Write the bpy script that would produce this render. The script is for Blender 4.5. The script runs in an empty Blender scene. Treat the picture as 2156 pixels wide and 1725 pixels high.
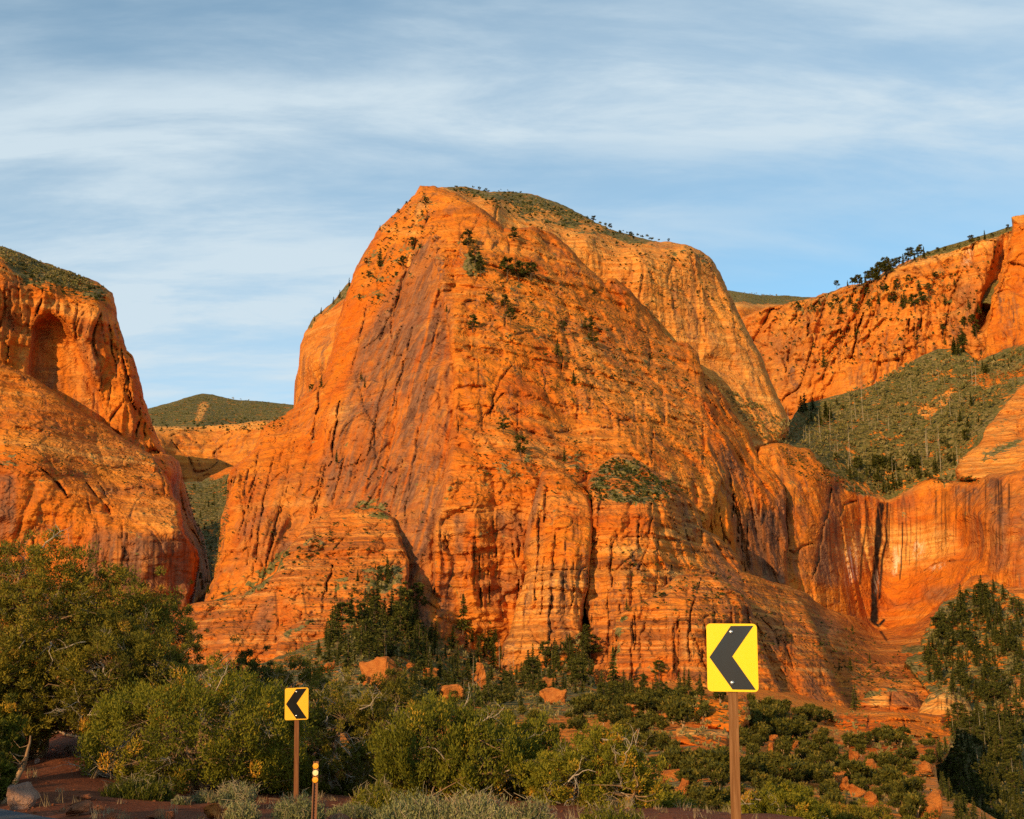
import bpy, bmesh, math, random
import numpy as np
from mathutils import Vector, Matrix

# ------------------------------------------------------------------ scene, camera, sky, sun
scene = bpy.context.scene
W0, H0, FPX = 2156.0, 1725.0, 2602.0          # working frame of the measurements, focal length in its units
PITCH = math.radians(13.75)
CAM = np.array([0.0, 0.0, 1.6])
cam_data = bpy.data.cameras.new('camera')
cam_data.sensor_fit = 'HORIZONTAL'
cam_data.sensor_width = 36.0
cam_data.lens = 36.0 * FPX / W0
cam_data.clip_start = 0.1
cam_data.clip_end = 60000.0
cam = bpy.data.objects.new('camera', cam_data)
cam.location = CAM
cam.rotation_euler = (math.radians(90) + PITCH, 0, 0)
scene.collection.objects.link(cam)
scene.camera = cam

SUN_EL = math.radians(14.0)
SUN_AZ = math.radians(34.0)                    # how far the sun stands to the left of straight behind the camera
sun_dir = Vector((-math.sin(SUN_AZ) * math.cos(SUN_EL), -math.cos(SUN_AZ) * math.cos(SUN_EL), math.sin(SUN_EL)))

world = bpy.data.worlds.new('World')
scene.world = world
world.use_nodes = True
wn, wl = world.node_tree.nodes, world.node_tree.links
wn.clear()
w_out = wn.new('ShaderNodeOutputWorld')
w_bg = wn.new('ShaderNodeBackground')
w_bg.inputs['Strength'].default_value = 0.15
sky = wn.new('ShaderNodeTexSky')
sky.sky_type = 'NISHITA'
sky.sun_disc = False
sky.sun_elevation = SUN_EL
sky.sun_rotation = math.pi + SUN_AZ
sky.altitude = 2500
sky.air_density = 0.85
sky.dust_density = 0.0
sky.ozone_density = 0.6
# high thin cloud: noise on a flat layer far above, seen along the view direction
tc = wn.new('ShaderNodeTexCoord')
sep = wn.new('ShaderNodeSeparateXYZ')
wl.new(tc.outputs['Generated'], sep.inputs[0])
def wmath(op, a, b=None, c=None):
    n = wn.new('ShaderNodeMath'); n.operation = op
    for i, s in enumerate((a, b, c)):
        if s is None: continue
        if isinstance(s, (int, float)): n.inputs[i].default_value = s
        else: wl.new(s, n.inputs[i])
    return n.outputs[0]
zz = wmath('MAXIMUM', wmath('ADD', sep.outputs[2], 0.22), 0.02)
cx = wmath('DIVIDE', sep.outputs[0], zz)
cy = wmath('DIVIDE', sep.outputs[1], zz)
comb = wn.new('ShaderNodeCombineXYZ')
wl.new(cx, comb.inputs[0]); wl.new(cy, comb.inputs[1])
def wnoise(sx, sy, rot, off, detail, rough, dist):
    mp = wn.new('ShaderNodeMapping')
    mp.inputs['Scale'].default_value = (sx, sy, 1)
    mp.inputs['Rotation'].default_value = (0, 0, rot)
    mp.inputs['Location'].default_value = off
    wl.new(comb.outputs[0], mp.inputs[0])
    t = wn.new('ShaderNodeTexNoise')
    t.inputs['Scale'].default_value = 1.0
    t.inputs['Detail'].default_value = detail
    t.inputs['Roughness'].default_value = rough
    t.inputs['Distortion'].default_value = dist
    wl.new(mp.outputs[0], t.inputs['Vector'])
    return t.outputs[0]
def wsmooth(v, lo, hi):
    n = wn.new('ShaderNodeMapRange'); n.interpolation_type = 'SMOOTHSTEP'
    wl.new(v, n.inputs[0]); n.inputs[1].default_value = lo; n.inputs[2].default_value = hi
    return n.outputs[0]
n_big = wnoise(0.46, 0.95, -0.20, (5.6, 3.3, 0), 4, 0.5, 0.45)
n_wisp = wnoise(2.3, 7.0, -0.40, (1.0, 4.0, 0), 8, 0.62, 0.25)
n_band = wnoise(0.42, 1.7, -0.30, (4.1, 0.7, 0), 6, 0.57, 0.35)
cl = wmath('ADD', wmath('MULTIPLY', wsmooth(n_big, 0.37, 0.62), 0.66), wmath('MULTIPLY', wsmooth(n_band, 0.42, 0.66), 0.46))
cl = wmath('MULTIPLY', cl, wmath('ADD', 0.50, wmath('MULTIPLY', wsmooth(n_wisp, 0.32, 0.68), 0.68)))
cl = wmath('MINIMUM', wmath('ADD', wmath('MULTIPLY', cl, 0.92), 0.02), 0.93)
w_mix = wn.new('ShaderNodeMix'); w_mix.data_type = 'RGBA'
wl.new(cl, w_mix.inputs['Factor'])
w_tint = wn.new('ShaderNodeMix'); w_tint.data_type = 'RGBA'; w_tint.blend_type = 'MULTIPLY'
w_tint.inputs['Factor'].default_value = 1.0
wl.new(sky.outputs[0], w_tint.inputs['A'])
w_tint.inputs['B'].default_value = (0.80, 1.06, 0.97, 1)
wl.new(w_tint.outputs['Result'], w_mix.inputs['A'])
w_mix.inputs['B'].default_value = (2.85, 3.38, 3.72, 1)
wl.new(w_mix.outputs['Result'], w_bg.inputs['Color'])
wl.new(w_bg.outputs[0], w_out.inputs[0])

sun_data = bpy.data.lights.new('sun', 'SUN')
sun_data.energy = 3.6
sun_data.angle = math.radians(0.5)
sun_data.color = (1.0, 0.67, 0.30)
sun = bpy.data.objects.new('sun', sun_data)
sun.rotation_euler = (-sun_dir).to_track_quat('-Z', 'Y').to_euler()
scene.collection.objects.link(sun)

scene.view_settings.view_transform = 'Standard'
scene.view_settings.look = 'None'
scene.view_settings.exposure = 0.62
scene.view_settings.gamma = 1.0
scene.cycles.max_bounces = 6
scene.cycles.diffuse_bounces = 3
scene.cycles.use_denoising = False

random.seed(5)
rng = np.random.default_rng(7)
COL = scene.collection

# ------------------------------------------------------------------ helpers
CP, SP = math.cos(PITCH), math.sin(PITCH)
def rays(u, v):
    """direction with y = 1 for picture position (u, v)"""
    a = (np.asarray(u, float) - W0 / 2) / FPX
    b = (H0 / 2 - np.asarray(v, float)) / FPX
    dy = CP - b * SP
    dz = SP + b * CP
    return a / dy, dz / dy
def at(u, v, Y):
    rx, rz = rays(u, v)
    return Vector((float(rx) * Y, Y, CAM[2] + float(rz) * Y))
def tag(o, label=None, cat=None, group=None, kind=None):
    if label: o['label'] = label
    if cat: o['category'] = cat
    if group: o['group'] = group
    if kind: o['kind'] = kind
    return o
def link(o, parent=None):
    COL.objects.link(o)
    if parent is not None: o.parent = parent
    return o
def empty(name, loc=(0, 0, 0), rz=0.0, sc=1.0):
    o = bpy.data.objects.new(name, None)
    o.empty_display_size = 0.3
    o.location = loc; o.rotation_euler = (0, 0, rz)
    o.scale = (sc, sc, sc) if isinstance(sc, (int, float)) else sc
    return link(o)
def mesh_np(name, verts, faces, mats, smooth=False, attrs=None, mat_idx=None):
    """verts (n,3) array; faces (m,3) or (m,4) array"""
    me = bpy.data.meshes.new(name)
    verts = np.ascontiguousarray(verts, dtype=np.float32)
    faces = np.ascontiguousarray(faces, dtype=np.int32)
    n, m, k = len(verts), len(faces), faces.shape[1]
    me.vertices.add(n); me.vertices.foreach_set('co', verts.ravel())
    me.loops.add(m * k); me.loops.foreach_set('vertex_index', faces.ravel())
    me.polygons.add(m)
    me.polygons.foreach_set('loop_start', np.arange(0, m * k, k, dtype=np.int32))
    if smooth: me.polygons.foreach_set('use_smooth', np.ones(m, dtype=bool))
    for mt in (mats if isinstance(mats, (list, tuple)) else [mats]): me.materials.append(mt)
    if mat_idx is not None: me.polygons.foreach_set('material_index', np.asarray(mat_idx, dtype=np.int32))
    if attrs:
        for an, av in attrs.items():
            a = me.attributes.new(an, 'FLOAT', 'POINT')
            a.data.foreach_set('value', np.ascontiguousarray(av, dtype=np.float32))
    me.update(calc_edges=True)
    return me
def obj(name, me, parent=None):
    return link(bpy.data.objects.new(name, me), parent)

class MB:
    """collects tubes, boxes and prisms as triangles and quads of one mesh"""
    def __init__(self): self.v = []; self.f = []; self.t = []
    def tube(self, pts, rad, sides=5, tint=0.5, cap=True):
        pts = [Vector(p) for p in pts]
        base = len(self.v)
        ref = Vector((0.31, 0.17, 0.93)).normalized()
        for i, p in enumerate(pts):
            d = (pts[min(i + 1, len(pts) - 1)] - pts[max(i - 1, 0)])
            if d.length < 1e-9: d = Vector((0, 0, 1))
            d.normalize()
            a = d.cross(ref)
            if a.length < 0.1: a = d.cross(Vector((1, 0, 0)))
            a.normalize(); b = d.cross(a)
            for k in range(sides):
                t = 2 * math.pi * k / sides
                self.v.append(p + (a * math.cos(t) + b * math.sin(t)) * rad[i]); self.t.append(tint)
        for i in range(len(pts) - 1):
            for k in range(sides):
                k2 = (k + 1) % sides
                self.f.append((base + i * sides + k, base + i * sides + k2, base + (i + 1) * sides + k2, base + (i + 1) * sides + k))
        if cap:
            e = len(pts) - 1
            self.f.append(tuple(base + e * sides + k for k in range(sides)))
            self.f.append(tuple(base + k for k in reversed(range(sides))))
    def prism(self, outline, y0, y1, tint=0.5):
        """outline in x, z; extruded from y0 (front) to y1"""
        b = len(self.v); n = len(outline)
        for y in (y0, y1):
            for x, z in outline: self.v.append(Vector((x, y, z))); self.t.append(tint)
        self.f.append(tuple(b + i for i in range(n)))
        self.f.append(tuple(b + n + i for i in reversed(range(n))))
        for i in range(n):
            j = (i + 1) % n
            self.f.append((b + i, b + n + i, b + n + j, b + j))
    def build(self, name, mat, parent=None, smooth=False):
        me = bpy.data.meshes.new(name)
        me.from_pydata([tuple(p) for p in self.v], [], self.f)
        me.materials.append(mat)
        if smooth:
            for p in me.polygons: p.use_smooth = True
        a = me.attributes.new('tint', 'FLOAT', 'POINT')
        a.data.foreach_set('value', np.array(self.t, dtype=np.float32))
        me.update()
        return obj(name, me, parent)

# gradient noise on arrays
_prm = np.random.default_rng(11).permutation(256).astype(np.int32)
PRM = np.concatenate([_prm, _prm, _prm])
_G = np.random.default_rng(12).normal(size=(256, 3)); _G /= np.linalg.norm(_G, axis=1)[:, None]
GX, GY, GZ = (_G[:, i].astype(np.float32) for i in range(3))
def perlin(x, y, z):
    x = np.asarray(x, np.float32); y = np.asarray(y, np.float32); z = np.asarray(z, np.float32)
    x, y, z = np.broadcast_arrays(x, y, z)
    fx, fy, fz = np.floor(x), np.floor(y), np.floor(z)
    X, Y, Z = fx.astype(np.int32) & 255, fy.astype(np.int32) & 255, fz.astype(np.int32) & 255
    x, y, z = x - fx, y - fy, z - fz
    sx, sy, sz = (t * t * t * (t * (t * 6 - 15) + 10) for t in (x, y, z))
    out = 0
    for dx in (0, 1):
        wx = sx if dx else 1 - sx
        hx = PRM[X + dx]
        for dy in (0, 1):
            wy = sy if dy else 1 - sy
            hy = PRM[hx + Y + dy]
            for dz in (0, 1):
                h = PRM[hy + Z + dz]
                d = GX[h] * (x - dx) + GY[h] * (y - dy) + GZ[h] * (z - dz)
                out = out + wx * wy * (sz if dz else 1 - sz) * d
    return out * 1.6
def fbm(x, y, z, oct=4, gain=0.5, lac=2.03):
    a, s = 1.0, 0.0
    for i in range(oct):
        s = s + a * perlin(x + i * 17.3, y + i * 7.7, z + i * 3.1)
        x, y, z = x * lac, y * lac, z * lac
        a *= gain
    return s
def sstep(a, b, x):
    t = np.clip((x - a) / (b - a), 0, 1)
    return t * t * (3 - 2 * t)
def terrace(t, sharp=0.25):
    f = np.floor(t); r = t - f
    return f + sstep(1 - sharp, 1, r)
# ------------------------------------------------------------------ materials
class NT:
    def __init__(self, name):
        self.m = bpy.data.materials.new(name); self.m.use_nodes = True
        self.n, self.l = self.m.node_tree.nodes, self.m.node_tree.links
        self.n.clear()
        self.out = self.n.new('ShaderNodeOutputMaterial')
    def put(self, s, inp):
        if s is None: return
        if hasattr(s, 'is_output') or hasattr(s, 'links'): self.l.new(s, inp)
        elif isinstance(s, (tuple, list)) and len(s) == 3 and inp.type == 'RGBA': inp.default_value = (*s, 1)
        else: inp.default_value = s
    def pos(self):
        g = self.n.new('ShaderNodeNewGeometry'); return g.outputs['Position']
    def normz(self):
        g = self.n.new('ShaderNodeNewGeometry'); s = self.n.new('ShaderNodeSeparateXYZ')
        self.l.new(g.outputs['True Normal'], s.inputs[0]); return s.outputs[2]
    def objco(self):
        t = self.n.new('ShaderNodeTexCoord'); return t.outputs['Object']
    def attr(self, name):
        a = self.n.new('ShaderNodeAttribute'); a.attribute_name = name; return a.outputs['Fac']
    def rand(self):
        a = self.n.new('ShaderNodeObjectInfo'); return a.outputs['Random']
    def map(self, vec, sc, rot=(0, 0, 0)):
        m = self.n.new('ShaderNodeMapping'); m.inputs['Scale'].default_value = sc; m.inputs['Rotation'].default_value = rot
        self.l.new(vec, m.inputs[0]); return m.outputs[0]
    def noise(self, vec, scale=1.0, detail=4, rough=0.5, dist=0.0, color=False):
        t = self.n.new('ShaderNodeTexNoise')
        t.inputs['Scale'].default_value = scale; t.inputs['Detail'].default_value = detail
        t.inputs['Roughness'].default_value = rough; t.inputs['Distortion'].default_value = dist
        self.l.new(vec, t.inputs['Vector']); return t.outputs[1 if color else 0]
    def math(self, op, a, b=None, c=None, clamp=False):
        n = self.n.new('ShaderNodeMath'); n.operation = op; n.use_clamp = clamp
        for i, s in enumerate((a, b, c)): self.put(s, n.inputs[i])
        return n.outputs[0]
    def mul(self, a, b): return self.math('MULTIPLY', a, b)
    def add(self, a, b): return self.math('ADD', a, b)
    def step(self, v, lo, hi, o0=0.0, o1=1.0):
        n = self.n.new('ShaderNodeMapRange'); n.interpolation_type = 'SMOOTHSTEP'
        self.put(v, n.inputs[0]); n.inputs[1].default_value = lo; n.inputs[2].default_value = hi
        n.inputs[3].default_value = o0; n.inputs[4].default_value = o1
        return n.outputs[0]
    def mix(self, f, a, b, mode='MIX'):
        n = self.n.new('ShaderNodeMix'); n.data_type = 'RGBA'; n.blend_type = mode; n.clamp_factor = True
        self.put(f, n.inputs['Factor']); self.put(a, n.inputs['A']); self.put(b, n.inputs['B'])
        return n.outputs['Result']
    def ramp(self, f, stops):
        r = self.n.new('ShaderNodeValToRGB'); e = r.color_ramp.elements
        while len(e) < len(stops): e.new(0.5)
        for el, (p, c) in zip(e, stops): el.position = p; el.color = (*c, 1)
        self.put(f, r.inputs[0]); return r.outputs[0]
    def bump(self, h, strength, dist, normal=None):
        b = self.n.new('ShaderNodeBump'); b.inputs['Strength'].default_value = strength
        b.inputs['Distance'].default_value = dist; self.l.new(h, b.inputs['Height'])
        if normal is not None: self.l.new(normal, b.inputs['Normal'])
        return b.outputs[0]
    def finish(self, color, rough=0.85, normal=None, spec=0.25, metallic=0.0, transl=None):
        p = self.n.new('ShaderNodeBsdfPrincipled')
        self.put(color, p.inputs['Base Color']); self.put(rough, p.inputs['Roughness'])
        p.inputs['Specular IOR Level'].default_value = spec; p.inputs['Metallic'].default_value = metallic
        if normal is not None: self.l.new(normal, p.inputs['Normal'])
        sh = p.outputs[0]
        if transl:
            t = self.n.new('ShaderNodeBsdfTranslucent'); self.put(color, t.inputs['Color'])
            mx = self.n.new('ShaderNodeMixShader'); mx.inputs[0].default_value = transl
            self.l.new(sh, mx.inputs[1]); self.l.new(t.outputs[0], mx.inputs[2]); sh = mx.outputs[0]
        self.l.new(sh, self.out.inputs[0])
        return self.m

def make_rock():
    k = NT('canyon_sandstone'); P = k.pos()
    big = k.noise(k.map(P, (.006, .006, .009)), 1, 2, .5)
    mid = k.noise(k.map(P, (.026, .026, .018)), 1, 4, .6)
    warp = k.n.new('ShaderNodeVectorMath'); warp.operation = 'ADD'
    wv = k.n.new('ShaderNodeCombineXYZ'); k.l.new(k.mul(k.add(mid, -.5), 38.0), wv.inputs[2])
    k.l.new(P, warp.inputs[0]); k.l.new(wv.outputs[0], warp.inputs[1]); PW = warp.outputs[0]
    strata = k.noise(k.map(P, (.0035, .0035, .085), (.05, -.04, 0)), 1, 4, .62, .25)
    fine = k.noise(k.map(PW, (.012, .012, .36), (.10, -.06, 0)), 1, 2, .62, .4)
    bed = k.noise(k.map(P, (.007, .007, .40), (.05, -.03, 0)), 1, 3, .66, .3)
    sp = k.n.new('ShaderNodeSeparateXYZ'); k.l.new(P, sp.inputs[0])
    sv = k.n.new('ShaderNodeCombineXYZ')                # streaks run down the dip of the face
    k.l.new(k.add(sp.outputs[0], k.mul(k.mul(k.attr('p_til'), sp.outputs[2]), -.27)), sv.inputs[0]); k.l.new(sp.outputs[1], sv.inputs[1]); k.l.new(sp.outputs[2], sv.inputs[2])
    streak = k.noise(k.map(sv.outputs[0], (.075, .040, .0032)), 1, 4, .66, .12)
    streak2 = k.noise(k.map(sv.outputs[0], (.30, .15, .007)), 1, 2, .6, .1)
    speck = k.noise(k.map(P, (.24, .24, .30)), 1, 2, .6)
    fleck = k.noise(k.map(P, (.070, .070, .10)), 1, 3, .66, .6)
    nz = k.normz()
    steep = k.step(k.math('ABSOLUTE', nz), .80, .35)
    c = k.mix(k.step(big, .35, .65), (.56, .138, .010), (.63, .185, .017))
    c = k.mix(k.mul(k.step(mid, .48, .68), .85), c, (.43, .085, .006))
    c = k.mix(k.mul(k.step(mid, .44, .30), .55), c, (.68, .235, .027))
    c = k.mix(k.mul(k.step(fleck, .54, .66), .55), c, (.70, .26, .036))
    c = k.mix(k.mul(k.step(strata, .55, .68), .50), c, (.70, .30, .060))
    c = k.mix(k.mul(k.step(strata, .47, .38), .50), c, (.32, .085, .014))
    lin = k.attr('p_lin')
    c = k.mix(k.mul(k.step(fine, .47, .37), .42), c, (.28, .085, .018))
    lf = k.mul(lin, k.step(fleck, .34, .56, .45, 1.0))
    c = k.mix(k.mul(k.step(bed, .495, .43), k.mul(lf, .95)), c, (.23, .072, .020))
    c = k.mix(k.mul(k.step(bed, .53, .61), k.mul(lf, .70)), c, (.66, .29, .075))
    c = k.mix(k.mul(k.attr('p_org'), .80), c, k.mix(k.step(mid, .3, .7), (.63, .165, .008), (.50, .090, .006)))
    c = k.mix(k.mul(k.attr('p_pal'), k.step(fleck, .3, .6, .45, .9)), c, k.mix(k.step(bed, .4, .6), (.60, .25, .048), (.82, .43, .115)))
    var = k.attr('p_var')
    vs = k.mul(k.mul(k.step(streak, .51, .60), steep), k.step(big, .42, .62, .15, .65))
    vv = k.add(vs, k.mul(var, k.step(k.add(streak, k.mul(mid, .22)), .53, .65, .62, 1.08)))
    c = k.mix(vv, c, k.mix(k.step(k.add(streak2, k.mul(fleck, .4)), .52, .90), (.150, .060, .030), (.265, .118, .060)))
    blk = k.attr('p_blk')
    c = k.mix(k.mul(k.step(blk, .05, .75), k.step(streak2, .30, .44, .62, 1.0)), c, (.020, .012, .009))
    c = k.mix(k.mul(k.attr('p_wht'), k.step(streak2, .44, .58)), c, (.78, .60, .42))
    c = k.mix(k.mul(k.step(speck, .36, .24), .40), c, (.15, .048, .014))
    veg = k.attr('p_veg')
    vf = k.step(k.add(k.add(veg, k.mul(k.mul(k.add(mid, -.5), 1.6), k.step(veg, .1, .4))), k.add(k.mul(k.add(fleck, -.5), 2.2), k.mul(k.add(speck, -.5), 1.1))), .44, .58)
    g1 = k.mix(k.step(mid, .35, .65), (.155, .120, .036), (.235, .165, .066))
    g = k.mix(k.step(speck, .40, .62), (.085, .080, .020), g1)
    c = k.mix(vf, c, g)
    h = k.add(k.mul(fine, 1.3), k.add(k.mul(speck, .45), k.mul(fleck, 3.0)))
    nb = k.bump(h, 1.0, 1.7)
    return k.finish(c, .92, nb, .10)

def make_soil():
    k = NT('red_soil'); P = k.pos()
    a = k.noise(P, .35, 5, .6); b = k.noise(P, 3.0, 5, .65); d = k.noise(P, 22.0, 3, .6)
    c = k.mix(k.step(a, .35, .65), (.135, .036, .013), (.195, .060, .024))
    c = k.mix(k.mul(k.step(b, .5, .7), .6), c, (.10, .028, .011))
    c = k.mix(k.mul(k.step(d, .56, .68), .55), c, (.27, .12, .065))
    c = k.mix(k.mul(k.step(d, .44, .34), .6), c, (.05, .016, .008))
    nb = k.bump(k.add(k.mul(b, .6), k.mul(d, .25)), .8, .12)
    return k.finish(c, .95, nb, .1)

def make_asphalt():
    k = NT('asphalt'); P = k.pos()
    d = k.noise(P, 60, 2, .6); b = k.noise(P, 1.2, 4, .6)
    c = k.mix(k.step(d, .35, .68), (.045, .045, .048), (.10, .10, .105))
    c = k.mix(k.mul(k.step(b, .5, .75), .4), c, (.11, .085, .07))
    return k.finish(c, .9, k.bump(d, .5, .01), .2)

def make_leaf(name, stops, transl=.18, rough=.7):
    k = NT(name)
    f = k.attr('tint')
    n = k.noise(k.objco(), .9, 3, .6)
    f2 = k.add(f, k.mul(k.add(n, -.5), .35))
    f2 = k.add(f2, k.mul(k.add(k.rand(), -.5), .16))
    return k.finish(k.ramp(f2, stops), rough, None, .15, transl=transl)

def make_bark(name, c1, c2, sc=(9, 9, 1.2)):
    k = NT(name); P = k.objco()
    a = k.noise(k.map(P, sc), 1, 5, .65, .3); b = k.noise(P, .8, 3, .5)
    c = k.mix(k.step(a, .35, .65), c1, c2)
    c = k.mix(k.mul(k.step(b, .55, .75), .3), c, tuple(x * .5 for x in c1))
    return k.finish(c, .9, k.bump(a, .7, .02), .1)

def make_stone(name, c1, c2, c3, sc=1.0):
    k = NT(name); P = k.objco()
    a = k.noise(P, 1.1 * sc, 5, .6); b = k.noise(P, 9 * sc, 5, .65); s = k.noise(k.map(P, (.5 * sc, .5 * sc, 6 * sc), (.3, .2, 0)), 1, 4, .6)
    c = k.mix(k.step(a, .38, .62), c1, c2)
    c = k.mix(k.mul(k.step(b, .55, .7), .5), c, c3)
    c = k.mix(k.mul(k.step(s, .45, .35), .5), c, tuple(x * .55 for x in c1))
    c = k.mix(k.mul(k.rand(), .18), c, c3)
    return k.finish(c, .9, k.bump(k.add(b, k.mul(s, 1.2)), 1.0, .16 / sc), .12)

def make_paint(name, col, rough, spec, grime=.15):
    k = NT(name); P = k.objco()
    a = k.noise(k.map(P, (3, 3, 1.2)), 1.5, 5, .6); b = k.noise(P, 40, 3, .6)
    c = k.mix(k.mul(k.step(a, .45, .75), grime), col, tuple(x * .6 for x in col))
    c = k.mix(k.mul(k.step(b, .62, .72), grime), c, tuple(min(1, x * 1.3 + .02) for x in col))
    r = k.step(a, .3, .7, rough * .8, rough * 1.25)
    return k.finish(c, r, None, spec)

M = {}
M['rock'] = make_rock()
M['soil'] = make_soil()
M['asphalt'] = make_asphalt()
M['juniper'] = make_leaf('juniper_foliage', [(0, (.028, .027, .004)), (.30, (.092, .080, .008)), (.55, (.180, .140, .011)), (.80, (.27, .185, .016)), (.93, (.36, .18, .022)), (1, (.32, .10, .02))])
M['juniper_green'] = make_leaf('bright_juniper_foliage', [(0, (.023, .027, .003)), (.30, (.082, .084, .006)), (.6, (.165, .148, .009)), (.85, (.25, .195, .014)), (.97, (.50, .26, .02)), (1, (.52, .23, .02))])
M['sage'] = make_leaf('sagebrush_foliage', [(0, (.070, .070, .022)), (.4, (.175, .172, .062)), (.75, (.275, .258, .100)), (1, (.38, .30, .14))], .12)
M['drybrush'] = make_leaf('dry_stems', [(0, (.10, .065, .03)), (.5, (.22, .15, .075)), (1, (.34, .25, .14))], .05)
M['conifer'] = make_leaf('conifer_needles', [(0, (.013, .016, .003)), (.4, (.048, .050, .007)), (.8, (.105, .094, .011)), (1, (.17, .13, .017))], .12)
M['pinyon'] = make_leaf('pinyon_foliage', [(0, (.014, .016, .003)), (.4, (.052, .050, .006)), (.8, (.110, .094, .010)), (1, (.185, .125, .016))], .10)
M['brush'] = make_leaf('low_brush', [(0, (.075, .072, .018)), (.4, (.150, .128, .034)), (.7, (.225, .170, .060)), (1, (.31, .225, .095))], .05)
M['darkshrub'] = make_leaf('dark_shrub_foliage', [(0, (.014, .018, .004)), (.4, (.042, .048, .009)), (.8, (.085, .084, .014)), (1, (.13, .105, .02))], .06)
M['bark'] = make_bark('juniper_bark', (.20, .105, .05), (.40, .245, .13))
M['deadwood'] = make_bark('weathered_deadwood', (.26, .19, .125), (.46, .36, .26))
M['trunk'] = make_bark('conifer_bark', (.085, .05, .03), (.17, .105, .06), (.9, .9, .2))
M['snag'] = make_bark('bleached_snag_wood', (.26, .20, .13), (.45, .36, .25), (.9, .9, .15))
M['stone'] = make_stone('red_sandstone_block', (.20, .060, .022), (.30, .10, .042), (.40, .19, .10), 1.6)
M['stone_grey'] = make_stone('greyish_sandstone_block', (.27, .135, .085), (.35, .19, .125), (.48, .31, .22), 1.6)
M['boulder'] = make_stone('orange_sandstone_boulder', (.36, .09, .014), (.47, .145, .026), (.60, .26, .07), .30)
M['yellow'] = make_paint('yellow_sheeting', (.92, .58, .003), .38, .35, .06)
M['amber'] = make_paint('amber_yellow_sheeting', (.86, .42, .012), .38, .3, .06)
M['black'] = make_paint('black_sheeting', (.026, .020, .016), .22, .45, .3)
M['black_flat'] = make_paint('dull_black_sheeting', (.006, .005, .004), .55, .12, .1)
M['post'] = make_bark('brown_treated_wood', (.17, .070, .024), (.29, .135, .055), (26, 26, 1.3))
M['post_dark'] = make_bark('dark_brown_treated_wood', (.15, .055, .02), (.25, .10, .04), (26, 26, 1.3))
M['steel'] = make_paint('galvanised_steel', (.62, .60, .56), .28, .5, .2)
M['steel'].node_tree.nodes['Principled BSDF'].inputs['Metallic'].default_value = .9
M['rustpost'] = make_paint('brown_steel_channel', (.20, .075, .028), .55, .3, .4)
M['amber_lens'] = make_paint('amber_reflector', (.90, .36, .02), .25, .5, .1)
M['clear_lens'] = make_paint('clear_reflector', (.86, .70, .36), .22, .5, .1)
M['hole'] = make_paint('dark_hole', (.015, .008, .005), .8, .1, .1)
# ------------------------------------------------------------------ rock masses and slopes
ZG = 3.0                                            # cell of the record of what stands where
ZU0, ZV0 = -150, 330
ZW, ZH = int((W0 + 300) / ZG), int((1800 - ZV0) / ZG)
ZBUF = np.full((ZH, ZW), 1e9, np.float32)
ZOWN = np.full((ZH, ZW), -1, np.int32)
OWN = []; PENDING = []

def jitter_line(pts, amp, seed, closed, step=3.0):
    pts = np.array(pts, float)
    if closed: pts = np.vstack([pts, pts[:1]])
    out = []
    for a, b in zip(pts[:-1], pts[1:]):
        n = max(1, int(np.hypot(*(b - a)) / step))
        t = np.arange(n)[:, None] / n
        out.append(a + (b - a) * t)
    if not closed: out.append(pts[-1:])
    p = np.vstack(out)
    if amp > 0:
        s = seed * 13.7
        k1, k2, k3 = 1 / 45., 1 / 14., 1 / 5.
        dx = perlin(p[:, 0] * k1, p[:, 1] * k1, s) + .5 * perlin(p[:, 0] * k2, p[:, 1] * k2, s + 5) + .3 * perlin(p[:, 0] * k3, p[:, 1] * k3, s + 9)
        dy = perlin(p[:, 0] * k1, p[:, 1] * k1, s + 20) + .5 * perlin(p[:, 0] * k2, p[:, 1] * k2, s + 25) + .3 * perlin(p[:, 0] * k3, p[:, 1] * k3, s + 29)
        p = p + amp * np.stack([dx, dy], 1)
    return p
def raster(poly, us, vs):
    """inside test of a closed polygon on a regular grid, by scan lines"""
    m = np.zeros((len(vs), len(us)), bool)
    x0, y0 = poly[:, 0], poly[:, 1]
    x1, y1 = np.roll(x0, -1), np.roll(y0, -1)
    for r, v in enumerate(vs):
        c = (y0 <= v) != (y1 <= v)
        if not c.any(): continue
        xs = np.sort(x0[c] + (v - y0[c]) * (x1[c] - x0[c]) / (y1[c] - y0[c]))
        m[r] = (np.searchsorted(xs, us) % 2) == 1
    return m
def blur(a, r):
    r = int(round(r))
    if r < 1: return a
    for ax in (0, 1):
        for _ in (0, 1):
            p = np.pad(a, [(r + 1, r) if i == ax else (0, 0) for i in (0, 1)], mode='edge')
            c = np.cumsum(p, axis=ax)
            n = 2 * r + 1
            a = (c[n:] - c[:-n]) / n if ax == 0 else (c[:, n:] - c[:, :-n]) / n
    return a
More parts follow.
